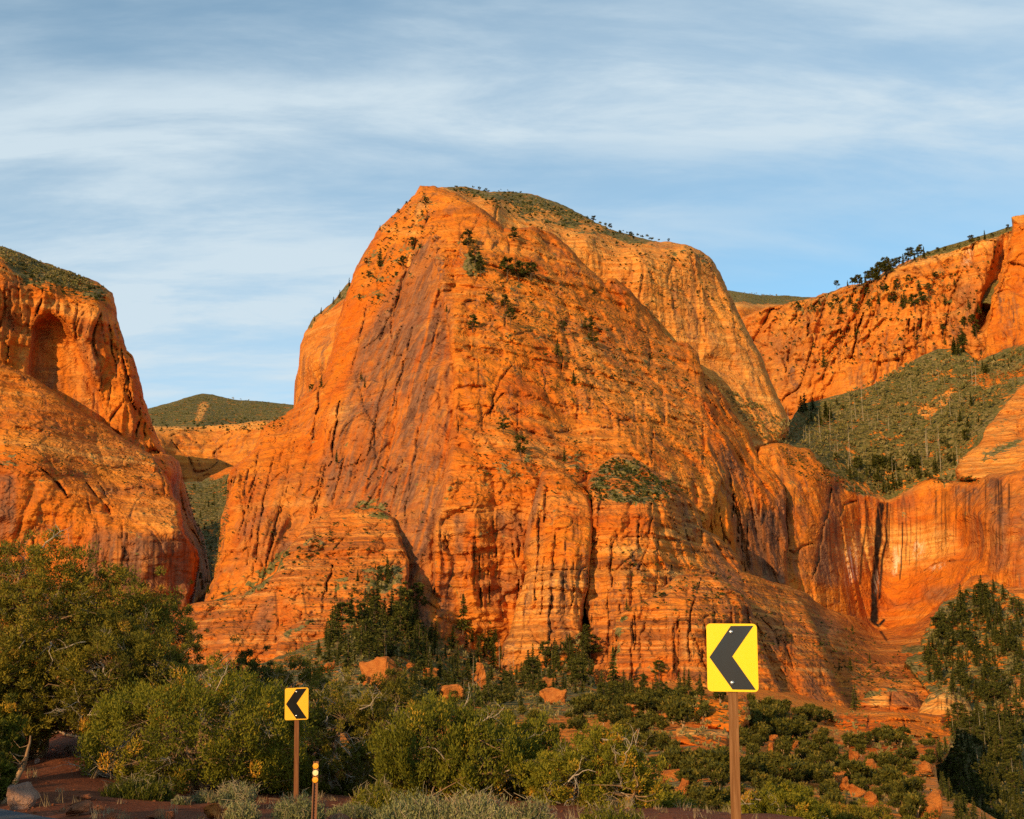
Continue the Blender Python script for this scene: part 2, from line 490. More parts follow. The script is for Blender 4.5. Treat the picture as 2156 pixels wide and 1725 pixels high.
def near_outline(poly, us, vs):
    """nearest outline sample of every grid cell, by jump flooding"""
    H, Wd = len(vs), len(us)
    idx = np.full((H, Wd), -1, np.int32)
    g = us[1] - us[0]
    c = np.round((poly[:, 0] - us[0]) / g).astype(int); r = np.round((poly[:, 1] - vs[0]) / g).astype(int)
    ok = (c >= 0) & (c < Wd) & (r >= 0) & (r < H)
    idx[r[ok], c[ok]] = np.nonzero(ok)[0]
    UU, VV = np.meshgrid(us, vs)
    def dist(i):
        d = np.hypot(UU - poly[i, 0], VV - poly[i, 1]); return np.where(i < 0, 1e9, d)
    best = dist(idx)
    for s in (32, 16, 8, 4, 2, 1, 1):
        for dy in (-s, 0, s):
            for dx in (-s, 0, s):
                if dx == 0 and dy == 0: continue
                sh = np.full_like(idx, -1)
                ys, yd = (slice(max(0, -dy), H - max(0, dy)), slice(max(0, dy), H - max(0, -dy)))
                xs, xd = (slice(max(0, -dx), Wd - max(0, dx)), slice(max(0, dx), Wd - max(0, -dx)))
                if ys.start >= ys.stop or xs.start >= xs.stop: continue
                sh[yd, xd] = idx[ys, xs]
                d = dist(sh)
                b = d < best
                idx = np.where(b, sh, idx); best = np.where(b, d, best)
    return idx, best
def depth_field(pts, UU, VV):
    p = np.array(pts, float)
    q, d = p[:, :2] / 400., np.log(p[:, 2])
    n = len(p)
    K = np.hypot(q[:, None, 0] - q[None, :, 0], q[:, None, 1] - q[None, :, 1])
    K = np.sqrt(K * K + .0025)
    A = np.zeros((n + 3, n + 3)); A[:n, :n] = K; A[:n, n] = 1; A[:n, n + 1:] = q; A[n, :n] = 1; A[n + 1:, :n] = q.T
    w = np.linalg.solve(A + 1e-9 * np.eye(n + 3), np.concatenate([d, [0, 0, 0]]))
    U, V = UU / 400., VV / 400.
    s = w[n] + w[n + 1] * U + w[n + 2] * V
    for i in range(n): s = s + w[i] * np.sqrt((U - q[i, 0]) ** 2 + (V - q[i, 1]) ** 2 + .0025)
    return np.exp(s)
def line_mask(poly, UU, VV, width, rough=0.0, sd=0.0):
    best = np.full(UU.shape, 1e9); par = np.zeros(UU.shape)
    n = len(poly) - 1
    for i, (a, b) in enumerate(zip(poly[:-1], poly[1:])):
        d = b - a; L = d @ d + 1e-9
        t = np.clip(((UU - a[0]) * d[0] + (VV - a[1]) * d[1]) / L, 0, 1)
        q = np.hypot(UU - a[0] - t * d[0], VV - a[1] - t * d[1])
        k = q < best
        best = np.where(k, q, best); par = np.where(k, (i + t) / n, par)
    if rough:                                          # cracks open and close along their length
        w = width * (.30 + .75 * np.clip(.5 + perlin(UU / 15., VV / 15., sd), 0, 1.3)) * np.clip(np.minimum(par, 1 - par) * 5, .12, 1)
        return np.exp(-(best / w) ** 2) * np.clip(.75 + .8 * perlin(UU / 30., VV / 30., sd + 7), .15, 1)
    return np.exp(-(best / width) ** 2)

def blocks(x, z, sx, sz, seed):
    """joint-bounded blocks: a value per block and how near the joint is"""
    px_, pz_ = x / sx, z / sz
    cx0, cz0 = np.floor(px_).astype(np.int32), np.floor(pz_).astype(np.int32)
    f1 = np.full(x.shape, 9., np.float32); f2 = f1.copy(); val = np.zeros(x.shape, np.float32)
    for dx in (-1, 0, 1):
        for dz in (-1, 0, 1):
            ix, iz = cx0 + dx, cz0 + dz
            h = PRM[(PRM[(ix + seed * 37) & 255] + iz + seed * 11) & 255]; h2 = PRM[h + 17]; h3 = PRM[h + 101]
            d = np.maximum(np.abs(px_ - ix - .15 - .7 * h / 255.), np.abs(pz_ - iz - .15 - .7 * h2 / 255.)) * .7 + .3 * np.hypot(px_ - ix - .15 - .7 * h / 255., pz_ - iz - .15 - .7 * h2 / 255.)
            nn = d < f1
            f2 = np.where(nn, f1, np.minimum(f2, d)); val = np.where(nn, h3 / 127.5 - 1, val); f1 = np.where(nn, d, f1)
    return val, f2 - f1
STYLE = {   # undulation, facet steps, joints, ledges, rubble: metres; size of the pattern in metres
    'wall': dict(und=8, fac=8.5, joint=8.0, led=1.4, rub=2.6, size=1.0),
    'slab': dict(und=8, fac=6.0, joint=5.0, led=1.0, rub=2.0, size=1.1),
    'slick': dict(und=9, fac=4.5, joint=4.0, led=3.0, rub=2.6, size=1.0),
    'layer': dict(und=6, fac=5.0, joint=5.0, led=3.0, rub=1.9, size=.8),
    'soil': dict(und=3, fac=0, joint=0, led=.6, rub=1.2, size=.7),
    'hill': dict(und=10, fac=0, joint=0, led=.5, rub=3.0, size=1.2),
}
def mass(name, outline, pts, style='wall', g=2.5, jit=2.5, edge=(24, 40), paint=(), carve=(), back=140, label=None, amp=1.0, seed=None, far_by=1.0, drips=(), cracks=()):
    seed = seed if seed is not None else len(OWN) + 1
    pts = [(a_, b_, c_ * far_by) for a_, b_, c_ in pts]
    poly = jitter_line(outline, jit * 1.35, seed, True)
    u0, u1 = poly[:, 0].min() - 2 * g, poly[:, 0].max() + 2 * g
    v0, v1 = poly[:, 1].min() - 2 * g, poly[:, 1].max() + 2 * g
    u0, u1 = max(u0, -190.), min(u1, 2330.)
    us = np.arange(u0, u1 + g, g); vs = np.arange(v0, v1 + g, g)
    UU, VV = np.meshgrid(us, vs)
    ins = raster(poly, us, vs)
    idx, dist = near_outline(poly, us, vs)
    nb = np.zeros_like(ins)
    for dy in (-1, 0, 1):
        for dx in (-1, 0, 1): nb |= np.roll(np.roll(ins, dy, 0), dx, 1)
    border = nb & ~ins
    UU = np.where(border, poly[idx, 0], UU); VV = np.where(border, poly[idx, 1], VV)
    use = ins | border
    D = depth_field(pts, UU, VV)
    s = np.where(ins, dist, 0)
    wpx, Rm = edge
    t = np.clip(1 - s / wpx, 0, 1)
    D = D + Rm * (1 - np.sqrt(np.maximum(0, 1 - t * t)))
    CRK = np.zeros(UU.shape); CALM = np.zeros(UU.shape)
    # carved joints, caves and alcoves
    for c in carve:
        kind, shape, dep, soft = c[:4]
        jj = c[4] if len(c) > 4 else 2.0
        if kind == 'poly':
            m = blur(raster(jitter_line(shape, jj, seed + 3.3, True), us, vs).astype(float), soft / g)
        else:
            m = line_mask(jitter_line(shape, 5.0, seed + 5.1, False, 6), UU, VV, soft * .95, 1, seed + dep)
            CRK = np.maximum(CRK, m * min(1., dep / 9.))
        D = D + dep * m
        if kind == 'poly' and dep > 8: CALM = np.maximum(CALM, m)
    cr_ = np.random.default_rng(900 + seed)
    for (ua, ub, vt, vb, n_c, dep, slope) in cracks:      # near-vertical joints of uneven length
        for _ in range(n_c):
            t0 = cr_.uniform(0, .7); t1 = min(1., t0 + cr_.uniform(.12, .55))
            uu = cr_.uniform(ua, ub); va, vb_ = vt + (vb - vt) * t0, vt + (vb - vt) * t1
            ln = jitter_line([(uu + slope * (w_ - vt) + cr_.normal() * 1.5, w_) for w_ in np.linspace(va, vb_, 6)], 3.0, cr_.uniform(0, 99), False, 7)
            c0, c1 = np.searchsorted(us, [ln[:, 0].min() - 9, ln[:, 0].max() + 9]); r0, r1 = np.searchsorted(vs, [ln[:, 1].min() - 9, ln[:, 1].max() + 9])
            if c1 - c0 < 2 or r1 - r0 < 2: continue
            sl = (slice(r0, r1), slice(c0, c1)); dd = dep * cr_.uniform(.35, 1.05)
            m = line_mask(ln, UU[sl], VV[sl], cr_.uniform(1.3, 2.9), 1, cr_.uniform(0, 50))
            D[sl] = D[sl] + dd * m; CRK[sl] = np.maximum(CRK[sl], m * .7)
            side = np.clip((UU[sl] - np.interp(VV[sl], ln[:, 1], ln[:, 0])) / 14., -1, 1)     # one side of a joint stands proud
            env = np.exp(-(np.abs(UU[sl] - np.interp(VV[sl], ln[:, 1], ln[:, 0])) / 9.) ** 2) * sstep(va, va + 12, VV[sl]) * (1 - sstep(vb_ - 12, vb_, VV[sl]))
            D[sl] = D[sl] + dd * .22 * np.sign(side) * env * cr_.choice([-1, 1])
    st = STYLE[style]
    rx, rz = rays(UU, VV)
    X, Y, Z = rx * D, D, CAM[2] + rz * D
    f = 1 / st['size']
    kk = Y[use].mean() / 1000.                         # farther masses carry coarser detail
    X1, Y1, Z1 = X[use] * f / kk, Y[use] * f / kk, Z[use] * f / kk
    so = seed * 31.7
    disp = st['und'] * (.75 * fbm(X1 / 110 + so, Y1 / 110, Z1 / 150, 3))
    wrp = perlin(X1 / 60, Y1 / 60 + so, Z1 / 60)
    if st['fac']:
        n1 = perlin(X1 / 42 + so, Y1 / 42, Z1 / 320 + .2 * wrp)
        n2 = perlin(X1 / 17, Y1 / 17 + so, Z1 / 120)
        disp = disp + st['fac'] * (.8 * terrace(n1 * 3.2, .22) / 2.2 + .28 * terrace(n2 * 2.6, .3))
    crk = 0
    if st['joint']:
        n3 = perlin(X1 / 30 + 40 + .5 * wrp, Y1 / 30 + so, Z1 / 260)
        n4 = perlin(X1 / 11 + 80, Y1 / 11 + so, Z1 / 90)
        n5 = perlin(X1 / 85 + 11 + .3 * wrp, Y1 / 85 + so, Z1 / 520)
        crk = np.clip(1 - np.abs(n3) / .055, 0, 1) * np.clip(.4 + 1.6 * wrp, 0, 1)
        crk = np.maximum(crk, .8 * np.clip(1 - np.abs(n4) / .09, 0, 1) * np.clip(2.4 * perlin(X1 / 50, Y1 / 50, Z1 / 50 + so), 0, 1))
        disp = disp - st['joint'] * 1.1 * np.clip(1 - np.abs(n5) / .16, 0, 1) ** 2
        disp = disp - st['joint'] * (np.clip(1 - np.abs(n3) / .07, 0, 1) ** 1.5 * np.clip(.5 + 1.5 * wrp, 0, 1) + .35 * np.clip(1 - np.abs(n4) / .10, 0, 1) * np.clip(perlin(X1 / 50, Y1 / 50, Z1 / 50 + so), 0, 1) * 2)
    if st['led']:
        zt = Z1 + 7 * wrp + .05 * X1
        disp = disp + st['led'] * (perlin(X1 / 300, Y1 / 300, zt / 9 + so) * .9 + .5 * perlin(X1 / 120, Y1 / 120, zt / 3.6) + .8 * (terrace(zt / 16 + .3 * wrp, .18) - zt / 16))
    tall = style in ('wall', 'slab')
    if st['fac']:
        al = X1 + .6 * Y1 + 5 * wrp + (.27 * -Z1 if any(p_[0] == 'til' for p_ in paint) else 0)
        zt2 = Z1 + 9 * perlin(X1 / 40, Y1 / 40 + 3, Z1 / 40) + .06 * X1
        big_ = (26, 95) if tall else (44, 20)
        sml = (9, 30) if tall else (17, 6.5)
        b1, e1 = blocks(al, zt2, *big_, seed % 7 + 1)
        b2, e2 = blocks(al + 7, zt2 + 3, *sml, seed % 5 + 2)
        msk = np.clip(.35 + 1.3 * perlin(X1 / 90 + so, Y1 / 90, Z1 / 90), 0, 1)
        disp = disp + st['fac'] * (.42 * b1 + .20 * b2 * (.3 + msk))
        c1 = np.clip(1 - e1 / (.06 if tall else .07), 0, 1) * np.clip(.2 + 1.8 * perlin(X1 / 70, Y1 / 70 + so, Z1 / 110), 0, 1)
        c2 = np.clip(1 - e2 / .10, 0, 1) * msk * .6
        disp = disp - st['fac'] * (.35 * c1 + .12 * c2)
        crk = np.maximum(crk, np.maximum(c1 * .9, c2 * .8))
    if st['rub']:
        disp = disp + st['rub'] * (.55 * fbm(X1 / 15, Y1 / 15, Z1 / (30 if tall else 9) + so, 3, .55) - .8 * np.abs(perlin(X1 / (7 if tall else 16), Y1 / (7 if tall else 16), Z1 / (24 if tall else 4.5) + so)) + .5 * terrace(2.2 * perlin(X1 / 11, Y1 / 11, Z1 / 13 + so), .25))
    far = np.clip(s[use] / 4., .0, 1.)
    D[use] = D[use] - disp * amp * kk * (.25 + .75 * far) * (1 - .72 * CALM[use])
    X, Y, Z = rx * D, D, CAM[2] + rz * D
    # colour masks: varnish and painted crack shade, deep orange, pale beds and glow, plants
    A = {k: np.zeros(UU.shape) for k in ('var', 'org', 'pal', 'blk', 'wht', 'veg', 'lin', 'til')}
    for pt in paint:
        kind, shape, val = pt[:3]
        soft = pt[3] if len(pt) > 3 else 6
        if shape is None: m = np.ones(UU.shape)
        elif len(pt) > 4 and pt[4] == 'line': m = line_mask(jitter_line(shape, 1.2, seed + 2.2, False, 8), UU, VV, soft)
        else: m = blur(raster(jitter_line(shape, 3.5, seed + len(shape), True), us, vs).astype(float), soft / g)
        A[kind] = np.maximum(A[kind], val * m) if val > 0 else A[kind] * (1 + val * m)
    A['var'] = np.maximum(A['var'], .8 * CRK)  # painted crack shade, finer than the mesh can cast
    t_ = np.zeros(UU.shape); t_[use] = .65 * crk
    A['var'] = np.maximum(A['var'], t_)  # the same painted shade along noise joints and block edges
    for dr in drips:
        ua, ub, vt, vb, cnt_, strg = dr[:6]; slope = dr[6] if len(dr) > 6 else 0.; chan = dr[7] if len(dr) > 7 else 'blk'
        for _ in range(cnt_):
            uu = cr_.uniform(ua, ub); v_0 = vt + (cr_.uniform(-6, 10) if not slope else cr_.uniform(0, .6) * (vb - vt)); v_1 = v_0 + (vb - vt) * cr_.uniform(.25, 1.0) * (.55 if slope else 1); wd = cr_.uniform(.9, 3.2)
            q_ = np.exp(-((UU - uu - slope * (VV - (vt + vb) / 2) - 2.5 * perlin(VV / 60., uu, 1.3)) / wd) ** 2) * sstep(v_0 - 4, v_0 + 6, VV) * (1 - sstep(v_1 - 25, v_1, VV))
            k_ = strg * cr_.uniform(.3, 1.0) * q_
            A[chan] = np.maximum(A[chan], k_)
            if chan == 'org': A['var'] = A['var'] * (1 - .9 * k_)
    # faces
    num = np.full(use.shape, -1, np.int64); num[use] = np.arange(use.sum())
    q = use[:-1, :-1] & use[1:, :-1] & use[:-1, 1:] & use[1:, 1:]
    q &= ~(border[:-1, :-1] & border[1:, :-1] & border[:-1, 1:] & border[1:, 1:])
    r, c = np.nonzero(q)
    F = np.stack([num[r + 1, c], num[r + 1, c + 1], num[r, c + 1], num[r, c]], 1)
    Vv = np.stack([X[use], Y[use], Z[use]], 1)
    # the sides run back into the land behind
    e = np.concatenate([F[:, [0, 1]], F[:, [1, 2]], F[:, [2, 3]], F[:, [3, 0]]])
    key = np.minimum(e[:, 0], e[:, 1]) * (len(Vv) + 1) + np.maximum(e[:, 0], e[:, 1])
    uq, first, cnt = np.unique(key, return_index=True, return_counts=True)
    be = e[first[cnt == 1]]
    bv = np.unique(be); remap = {}
    newi = np.full(len(Vv), -1, np.int64); newi[bv] = len(Vv) + np.arange(len(bv))
    dh = Vv[bv][:, :2] - CAM[:2]; dh /= np.linalg.norm(dh, axis=1)[:, None]
    ext = Vv[bv].copy(); ext[:, :2] += dh * back; ext[:, 2] -= back * .05
    Vall = np.vstack([Vv, ext])
    SF = np.stack([be[:, 1], be[:, 0], newi[be[:, 0]], newi[be[:, 1]]], 1)
    Fall = np.vstack([F, SF])
    used = np.zeros(len(Vall), bool); used[Fall.ravel()] = True
    attrs = {}
    for k, a in A.items():
        if k and a.any():
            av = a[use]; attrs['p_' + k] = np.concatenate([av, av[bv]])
    cu_, cv_ = UU[use], VV[use]
    PENDING.append((name, Vall, Fall, attrs, style in ('soil', 'hill'), label or name.replace('_', ' '), np.concatenate([cu_, cu_[bv]]), np.concatenate([cv_, cv_[bv]]), np.concatenate([D[use], D[use][bv]])))
    # record of the nearest surface for planting
    OWN.append(name)
    cu = ((UU - ZU0) / ZG).astype(int); cv = ((VV - ZV0) / ZG).astype(int)
    ok = use & (cu >= 0) & (cu < ZW) & (cv >= 0) & (cv < ZH)
    tmp = np.full((ZH, ZW), 1e9, np.float32)
    np.minimum.at(tmp, (cv[ok], cu[ok]), D[ok].astype(np.float32))
    b = tmp < ZBUF
    ZBUF[b] = tmp[b]; ZOWN[b] = len(OWN) - 1
def depth_at(u, v):
    c, r = int((u - ZU0) / ZG), int((v - ZV0) / ZG)
    if 0 <= c < ZW and 0 <= r < ZH:
        d = ZBUF[max(0, r - 1):r + 2, max(0, c - 1):c + 2].min()
        if d < 1e8: return float(d)
    return None
def spot(u, v):
    d = depth_at(u, v)
    return None if d is None else at(u, v, d)

EVERY = None
# far country
mass('far_hill', [(200, 885), (313, 860), (340, 852), (380, 842), (405, 834), (425, 829), (447, 830), (470, 836), (500, 843), (560, 846), (600, 850), (640, 856), (720, 870), (720, 960), (200, 960)],
     [(200, 880, 3400), (425, 829, 3700), (600, 850, 3600), (420, 900, 3000), (620, 900, 3000), (260, 900, 3000), (420, 960, 2850)], 'hill', jit=1.0, edge=(10, 60),
     paint=[('veg', EVERY, .9), ('veg', [(424, 848), (442, 850), (436, 866), (424, 886), (412, 888), (416, 866)], -1., 2), ('pal', [(424, 848), (442, 850), (436, 866), (424, 886), (412, 888), (416, 866)], 1., 2)],
     label='distant rounded green hill behind the canyon gap', amp=.7)
mass('far_cliff', [(180, 900), (322, 896), (360, 898), (420, 898), (480, 893), (535, 888), (560, 886), (650, 882), (680, 1060), (180, 1080)],
     [(200, 905, 2800), (322, 896, 2830), (450, 896, 2830), (600, 886, 2800), (322, 918, 2700), (560, 912, 2680), (322, 1030, 2640), (600, 1040, 2600), (180, 1060, 2600)], 'wall', jit=1.6, edge=(6, 30),
     paint=[('veg', [(300, 892), (620, 880), (620, 892), (480, 902), (300, 908)], .32, 3), ('pal', [(300, 890), (650, 880), (640, 896), (500, 906), (300, 912)], .9, 4), ('pal', EVERY, .15)],
     label='far orange cliff band below the green hill', amp=.7)
mass('far_mesa', [(1480, 620), (1535, 612), (1560, 615), (1600, 622), (1650, 622), (1700, 625), (1780, 628), (1780, 780), (1480, 780)],
     [(1500, 612, 3000), (1535, 612, 3000), (1700, 625, 3000), (1550, 638, 2480), (1700, 646, 2480), (1550, 720, 2400), (1700, 720, 2400), (1600, 780, 2380)], 'wall', jit=1.0, edge=(5, 30),
     paint=[('veg', [(1470, 600), (1790, 600), (1790, 640), (1640, 642), (1470, 632)], .95, 3), ('pal', [(1500, 634), (1760, 644), (1760, 654), (1500, 646)], .9, 3)],
     label='far mesa with a brown green top in the saddle', amp=.6)
# unseen mesa added beyond the left cliff: its shade falls across the far cliff
mv = []
for (x, y, zt) in ((-600, 1960, 470), (-695, 2300, 562), (-762, 2545, 604), (-1500, 2560, 600), (-2600, 2500, 600), (-2600, 1800, 460), (-1400, 1850, 450)):
    for k_ in (0, .45, .93, 1): mv.append((x - (14 if k_ == 1 else 0), y, -95 + (zt + 95) * k_))
n_ = len(mv) // 4; mf = []
for i in range(n_):
    j = (i + 1) % n_
    for k_ in range(3): mf.append((i * 4 + k_, j * 4 + k_, j * 4 + k_ + 1, i * 4 + k_ + 1))
me = bpy.data.meshes.new('shade_mesa'); me.from_pydata(mv, [], mf + [tuple(i * 4 + 3 for i in range(n_))]); me.materials.append(M['rock'])
tag(obj('shade_mesa', me), 'unseen mesa added behind the left cliff for shade', kind='structure')
# canyon behind the gap
mass('canyon_slope', [(360, 1010), (390, 1014), (425, 1012), (440, 1002), (470, 990), (505, 976), (560, 958), (620, 1100), (540, 1300), (360, 1310)],
     [(390, 1014, 1950), (440, 1002, 2000), (505, 976, 2000), (400, 1260, 1250), (450, 1130, 1620), (530, 1260, 1200), (480, 1060, 1800), (360, 1300, 1150)], 'hill', jit=2, edge=(8, 20),
     paint=[('veg', EVERY, .85), ('veg', [(430, 1000), (505, 972), (520, 985), (450, 1010)], -.95, 4), ('org', [(430, 1000), (505, 972), (520, 985), (450, 1010)], .5, 4)],
     label='brushy slope in the narrow canyon gap', amp=.4)
# the left cliff
alc = [(107, 662), (88, 674), (75, 692), (66, 740), (60, 800), (100, 830), (165, 880), (225, 905), (216, 850), (196, 800), (168, 730), (138, 684), (122, 668)]
mass('left_cliff', [(-700, 430), (-300, 470), (0, 517), (41, 531), (91, 553), (143, 569), (168, 582), (204, 593), (237, 616), (241, 628), (245, 653), (250, 678), (257, 705), (265, 736), (278, 749), (289, 777), (300, 810), (304, 840), (314, 868), (320, 898), (330, 920), (347, 958), (352, 1000), (200, 1120), (-700, 1000)],
     [(0, 517, 1120), (0, 553, 1012), (100, 556, 1130), (100, 594, 1020), (200, 594, 1100), (200, 624, 1035), (238, 640, 1050), (0, 780, 985), (150, 850, 1000), (270, 800, 1020), (330, 930, 1035), (-700, 430, 1050), (-700, 520, 900), (-700, 900, 860), (60, 660, 1000), (200, 720, 1020)], 'wall', jit=2.2, edge=(16, 45), back=210,
     carve=[('poly', alc, 31, 4), ('poly', [(104, 690), (80, 700), (66, 790), (96, 830), (118, 800), (112, 730)], 5, 6), ('line', [(92, 606), (84, 640), (72, 664)], 14, 2.2), ('line', [(296, 850), (290, 890), (282, 925)], 14, 2.5), ('line', [(302, 860), (303, 900), (308, 930)], 12, 2.5), ('line', [(238, 650), (246, 700), (254, 740)], 8, 2.5)],
     paint=[('veg', [(-700, 400), (0, 505), (143, 560), (236, 612), (215, 630), (190, 626), (150, 612), (110, 600), (70, 612), (40, 585), (0, 548), (-700, 470)], .78, 4),
            ('veg', [(100, 600), (190, 620), (200, 640), (150, 630)], .5, 6),
            ('pal', [(75, 634), (140, 646), (200, 664), (240, 676), (238, 684), (180, 672), (80, 644)], .8, 4), ('pal', [(60, 560), (66, 800), (40, 800), (44, 590)], .35, 6),
            ('org', [(118, 700), (140, 690), (180, 770), (226, 890), (150, 860), (128, 780)], .35, 7), ('pal', [(130, 720), (150, 720), (200, 850), (215, 880), (170, 860)], .45, 8),
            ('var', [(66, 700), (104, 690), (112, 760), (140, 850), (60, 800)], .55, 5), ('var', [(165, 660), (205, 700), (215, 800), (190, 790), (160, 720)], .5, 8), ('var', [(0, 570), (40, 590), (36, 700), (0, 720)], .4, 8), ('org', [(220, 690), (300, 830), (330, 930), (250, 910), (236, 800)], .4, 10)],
     label='sheer orange cliff with a deep arched alcove at left', cracks=[(0, 70, 580, 760, 4, 9, 0), (215, 310, 640, 920, 9, 10, .18)], drips=[(110, 235, 690, 880, 14, .3), (0, 60, 580, 760, 8, .35)], far_by=1.14)
mass('left_buttress', [(320, 958), (345, 956), (360, 959), (375, 970), (382, 985), (390, 1017), (400, 1062), (412, 1095), (428, 1130), (446, 1230), (380, 1280), (325, 1100)],
     [(335, 958, 1000), (360, 959, 1030), (390, 1017, 1110), (412, 1100, 1120), (345, 1100, 950), (445, 1235, 1100), (370, 1000, 1020), (380, 1150, 960)], 'wall', jit=2, edge=(10, 30),
     paint=[('pal', [(350, 955), (380, 970), (380, 1000), (360, 990)], .7, 4), ('veg', [(345, 965), (362, 985), (355, 1000), (340, 980)], .6, 4), ('var', [(360, 1010), (440, 1100), (440, 1260), (360, 1200)], .6, 8)],
     label='shaded rock buttress at the mouth of the gap', far_by=1.14)
mass('left_slickrock', [(-700, 690), (-200, 725), (0, 763), (30, 778), (63, 790), (91, 807), (151, 854), (198, 881), (220, 890), (247, 914), (300, 945), (327, 962), (345, 990), (360, 1020), (365, 1047), (378, 1062), (383, 1087), (390, 1122), (415, 1157), (420, 1175), (417, 1200), (410, 1232), (400, 1262), (396, 1440), (-700, 1440)],
     [(0, 763, 968), (91, 807, 972), (220, 890, 985), (327, 962, 975), (40, 940, 890), (82, 975, 880), (140, 1045, 872), (200, 1097, 866), (312, 1120, 872), (370, 1128, 880), (100, 1200, 860), (250, 1250, 856), (415, 1190, 905), (0, 1000, 862), (0, 1150, 852), (-700, 1000, 800), (-700, 720, 900), (200, 960, 935), (260, 1030, 915), (330, 1060, 905), (120, 900, 930)], 'slick', jit=2.2, edge=(12, 35), back=170,
     carve=[('line', [(84, 985), (112, 1006), (134, 1030), (142, 1050)], 14, 4), ('line', [(180, 1010), (200, 1045), (225, 1068), (238, 1090)], 8, 3), ('line', [(205, 1016), (225, 1045), (238, 1072)], 7, 2.5), ('line', [(212, 1030), (250, 1034), (290, 1028), (330, 1034)], 10, 5), ('poly', [(215, 1064), (232, 1068), (236, 1084), (220, 1082)], 14, 3), ('line', [(268, 1125), (270, 1180), (269, 1220)], 5, 1.8), ('line', [(182, 1058), (190, 1076), (200, 1090)], 8, 3), ('line', [(330, 970), (338, 1000), (345, 1040), (362, 1050)], 8, 4)],
     paint=[('lin', EVERY, .35), ('pal', [(30, 925), (140, 920), (300, 945), (330, 965), (340, 1000), (250, 1000), (120, 960)], .42, 14), ('pal', [(250, 1060), (370, 1045), (385, 1090), (360, 1130), (300, 1110)], .4, 10),
            ('veg', [(150, 960), (330, 950), (345, 1000), (250, 1010), (140, 985)], .30, 14), ('veg', [(280, 1060), (370, 1060), (380, 1110), (320, 1120)], .28, 10), ('veg', [(0, 930), (60, 950), (70, 990), (0, 980)], .38, 12),
            ('org', [(-300, 960), (60, 960), (140, 1050), (200, 1100), (215, 1140), (100, 1180), (-300, 1120)], .55, 14), ('var', [(-20, 1000), (34, 1000), (36, 1120), (-20, 1140)], .75, 6), ('var', [(30, 1090), (44, 1120), (46, 1200), (30, 1200)], .4, 5),
            ('var', [(196, 1105), (300, 1128), (352, 1138), (392, 1110), (420, 1180), (400, 1330), (160, 1330), (170, 1180)], .72, 8), ('blk', [(200, 1200), (400, 1210), (400, 1300), (200, 1300)], .18, 20), ('org', [(262, 1135), (300, 1135), (300, 1170), (262, 1180)], .6, 6), ('org', [(366, 1140), (376, 1140), (374, 1270), (364, 1270)], .5, 4),
            ('var', [(210, 1020), (330, 1022), (335, 1040), (210, 1042)], .5, 5)],
     label='banded slickrock slope and dark stained wall below the left cliff', cracks=[(-50, 400, 1080, 1280, 10, 8, 0)], amp=.7, drips=[(190, 400, 1120, 1290, 34, .5), (-40, 60, 1000, 1130, 12, .5), (120, 200, 1080, 1180, 8, .35)], far_by=1.14)
# the summit and its right arm
mass('summit_wall', [(850, 560), (872, 430), (884, 396), (923, 394), (980, 393), (1029, 404), (1074, 402), (1121, 409), (1165, 424), (1212, 445), (1251, 466), (1305, 491), (1347, 500), (1386, 510), (1407, 509), (1446, 515), (1477, 528), (1500, 547), (1516, 573), (1526, 596), (1539, 622), (1552, 656), (1571, 692), (1596, 736), (1602, 745), (1619, 795), (1642, 845), (1664, 882), (1655, 925), (1550, 970), (1300, 920), (980, 700)],
     [(884, 396, 1200), (923, 400, 1200), (960, 420, 1200), (1043, 424, 1230), (1090, 458, 1245), (1139, 467, 1262), (1243, 489, 1285), (1347, 519, 1298), (1446, 520, 1305), (1516, 580, 1335), (1000, 398, 1290), (1074, 402, 1370), (1165, 424, 1390), (1251, 466, 1360), (1347, 500, 1365), (1100, 570, 1215), (1250, 620, 1262), (1400, 740, 1262), (1480, 790, 1262), (1560, 700, 1310), (1660, 880, 1310), (1600, 900, 1265), (1000, 500, 1180), (950, 600, 1155), (1530, 830, 1268), (1440, 620, 1285)], 'slab', jit=2.0, edge=(14, 45),
     carve=[('poly', [(1480, 790), (1520, 790), (1560, 800), (1556, 770), (1500, 745), (1470, 760)], 16, 8), ('line', [(1048, 430), (1036, 470), (1025, 500)], 8, 2.2), ('line', [(1330, 500), (1365, 560), (1390, 610)], 6, 3)],
     paint=[('veg', [(925, 385), (1080, 390), (1180, 420), (1320, 485), (1390, 505), (1350, 520), (1295, 503), (1243, 493), (1191, 480), (1139, 470), (1110, 468), (1086, 452), (1045, 424), (1000, 412), (950, 404)], .74, 3), ('veg', [(1040, 424), (1062, 420), (1092, 446), (1082, 456)], -.9, 3), ('pal', [(1040, 424), (1062, 420), (1092, 446), (1082, 456)], .8, 3), ('veg', [(1105, 448), (1150, 446), (1190, 462), (1160, 468), (1110, 460)], -.8, 3), ('veg', [(1220, 470), (1262, 478), (1270, 488), (1230, 484)], -.8, 3),
            ('veg', [(1310, 500), (1480, 525), (1500, 560), (1400, 545)], .35, 8), ('pal', [(1395, 505), (1450, 512), (1490, 535), (1500, 560), (1440, 530), (1395, 525)], .7, 4),
            ('pal', [(1190, 520), (1300, 570), (1420, 600), (1560, 640), (1560, 655), (1420, 622), (1290, 590)], .45, 8), ('pal', EVERY, .62), ('org', [(1290, 560), (1400, 580), (1420, 680), (1330, 640)], .15, 12), ('org', [(1470, 740), (1560, 760), (1560, 800), (1490, 790)], .55, 8), ('org', [(1500, 550), (1540, 620), (1520, 640), (1480, 560)], .5, 8)],
     label='high pale orange summit cliff with brush on its rim', cracks=[(1100, 1560, 490, 760, 14, 7, .1)], amp=.6)
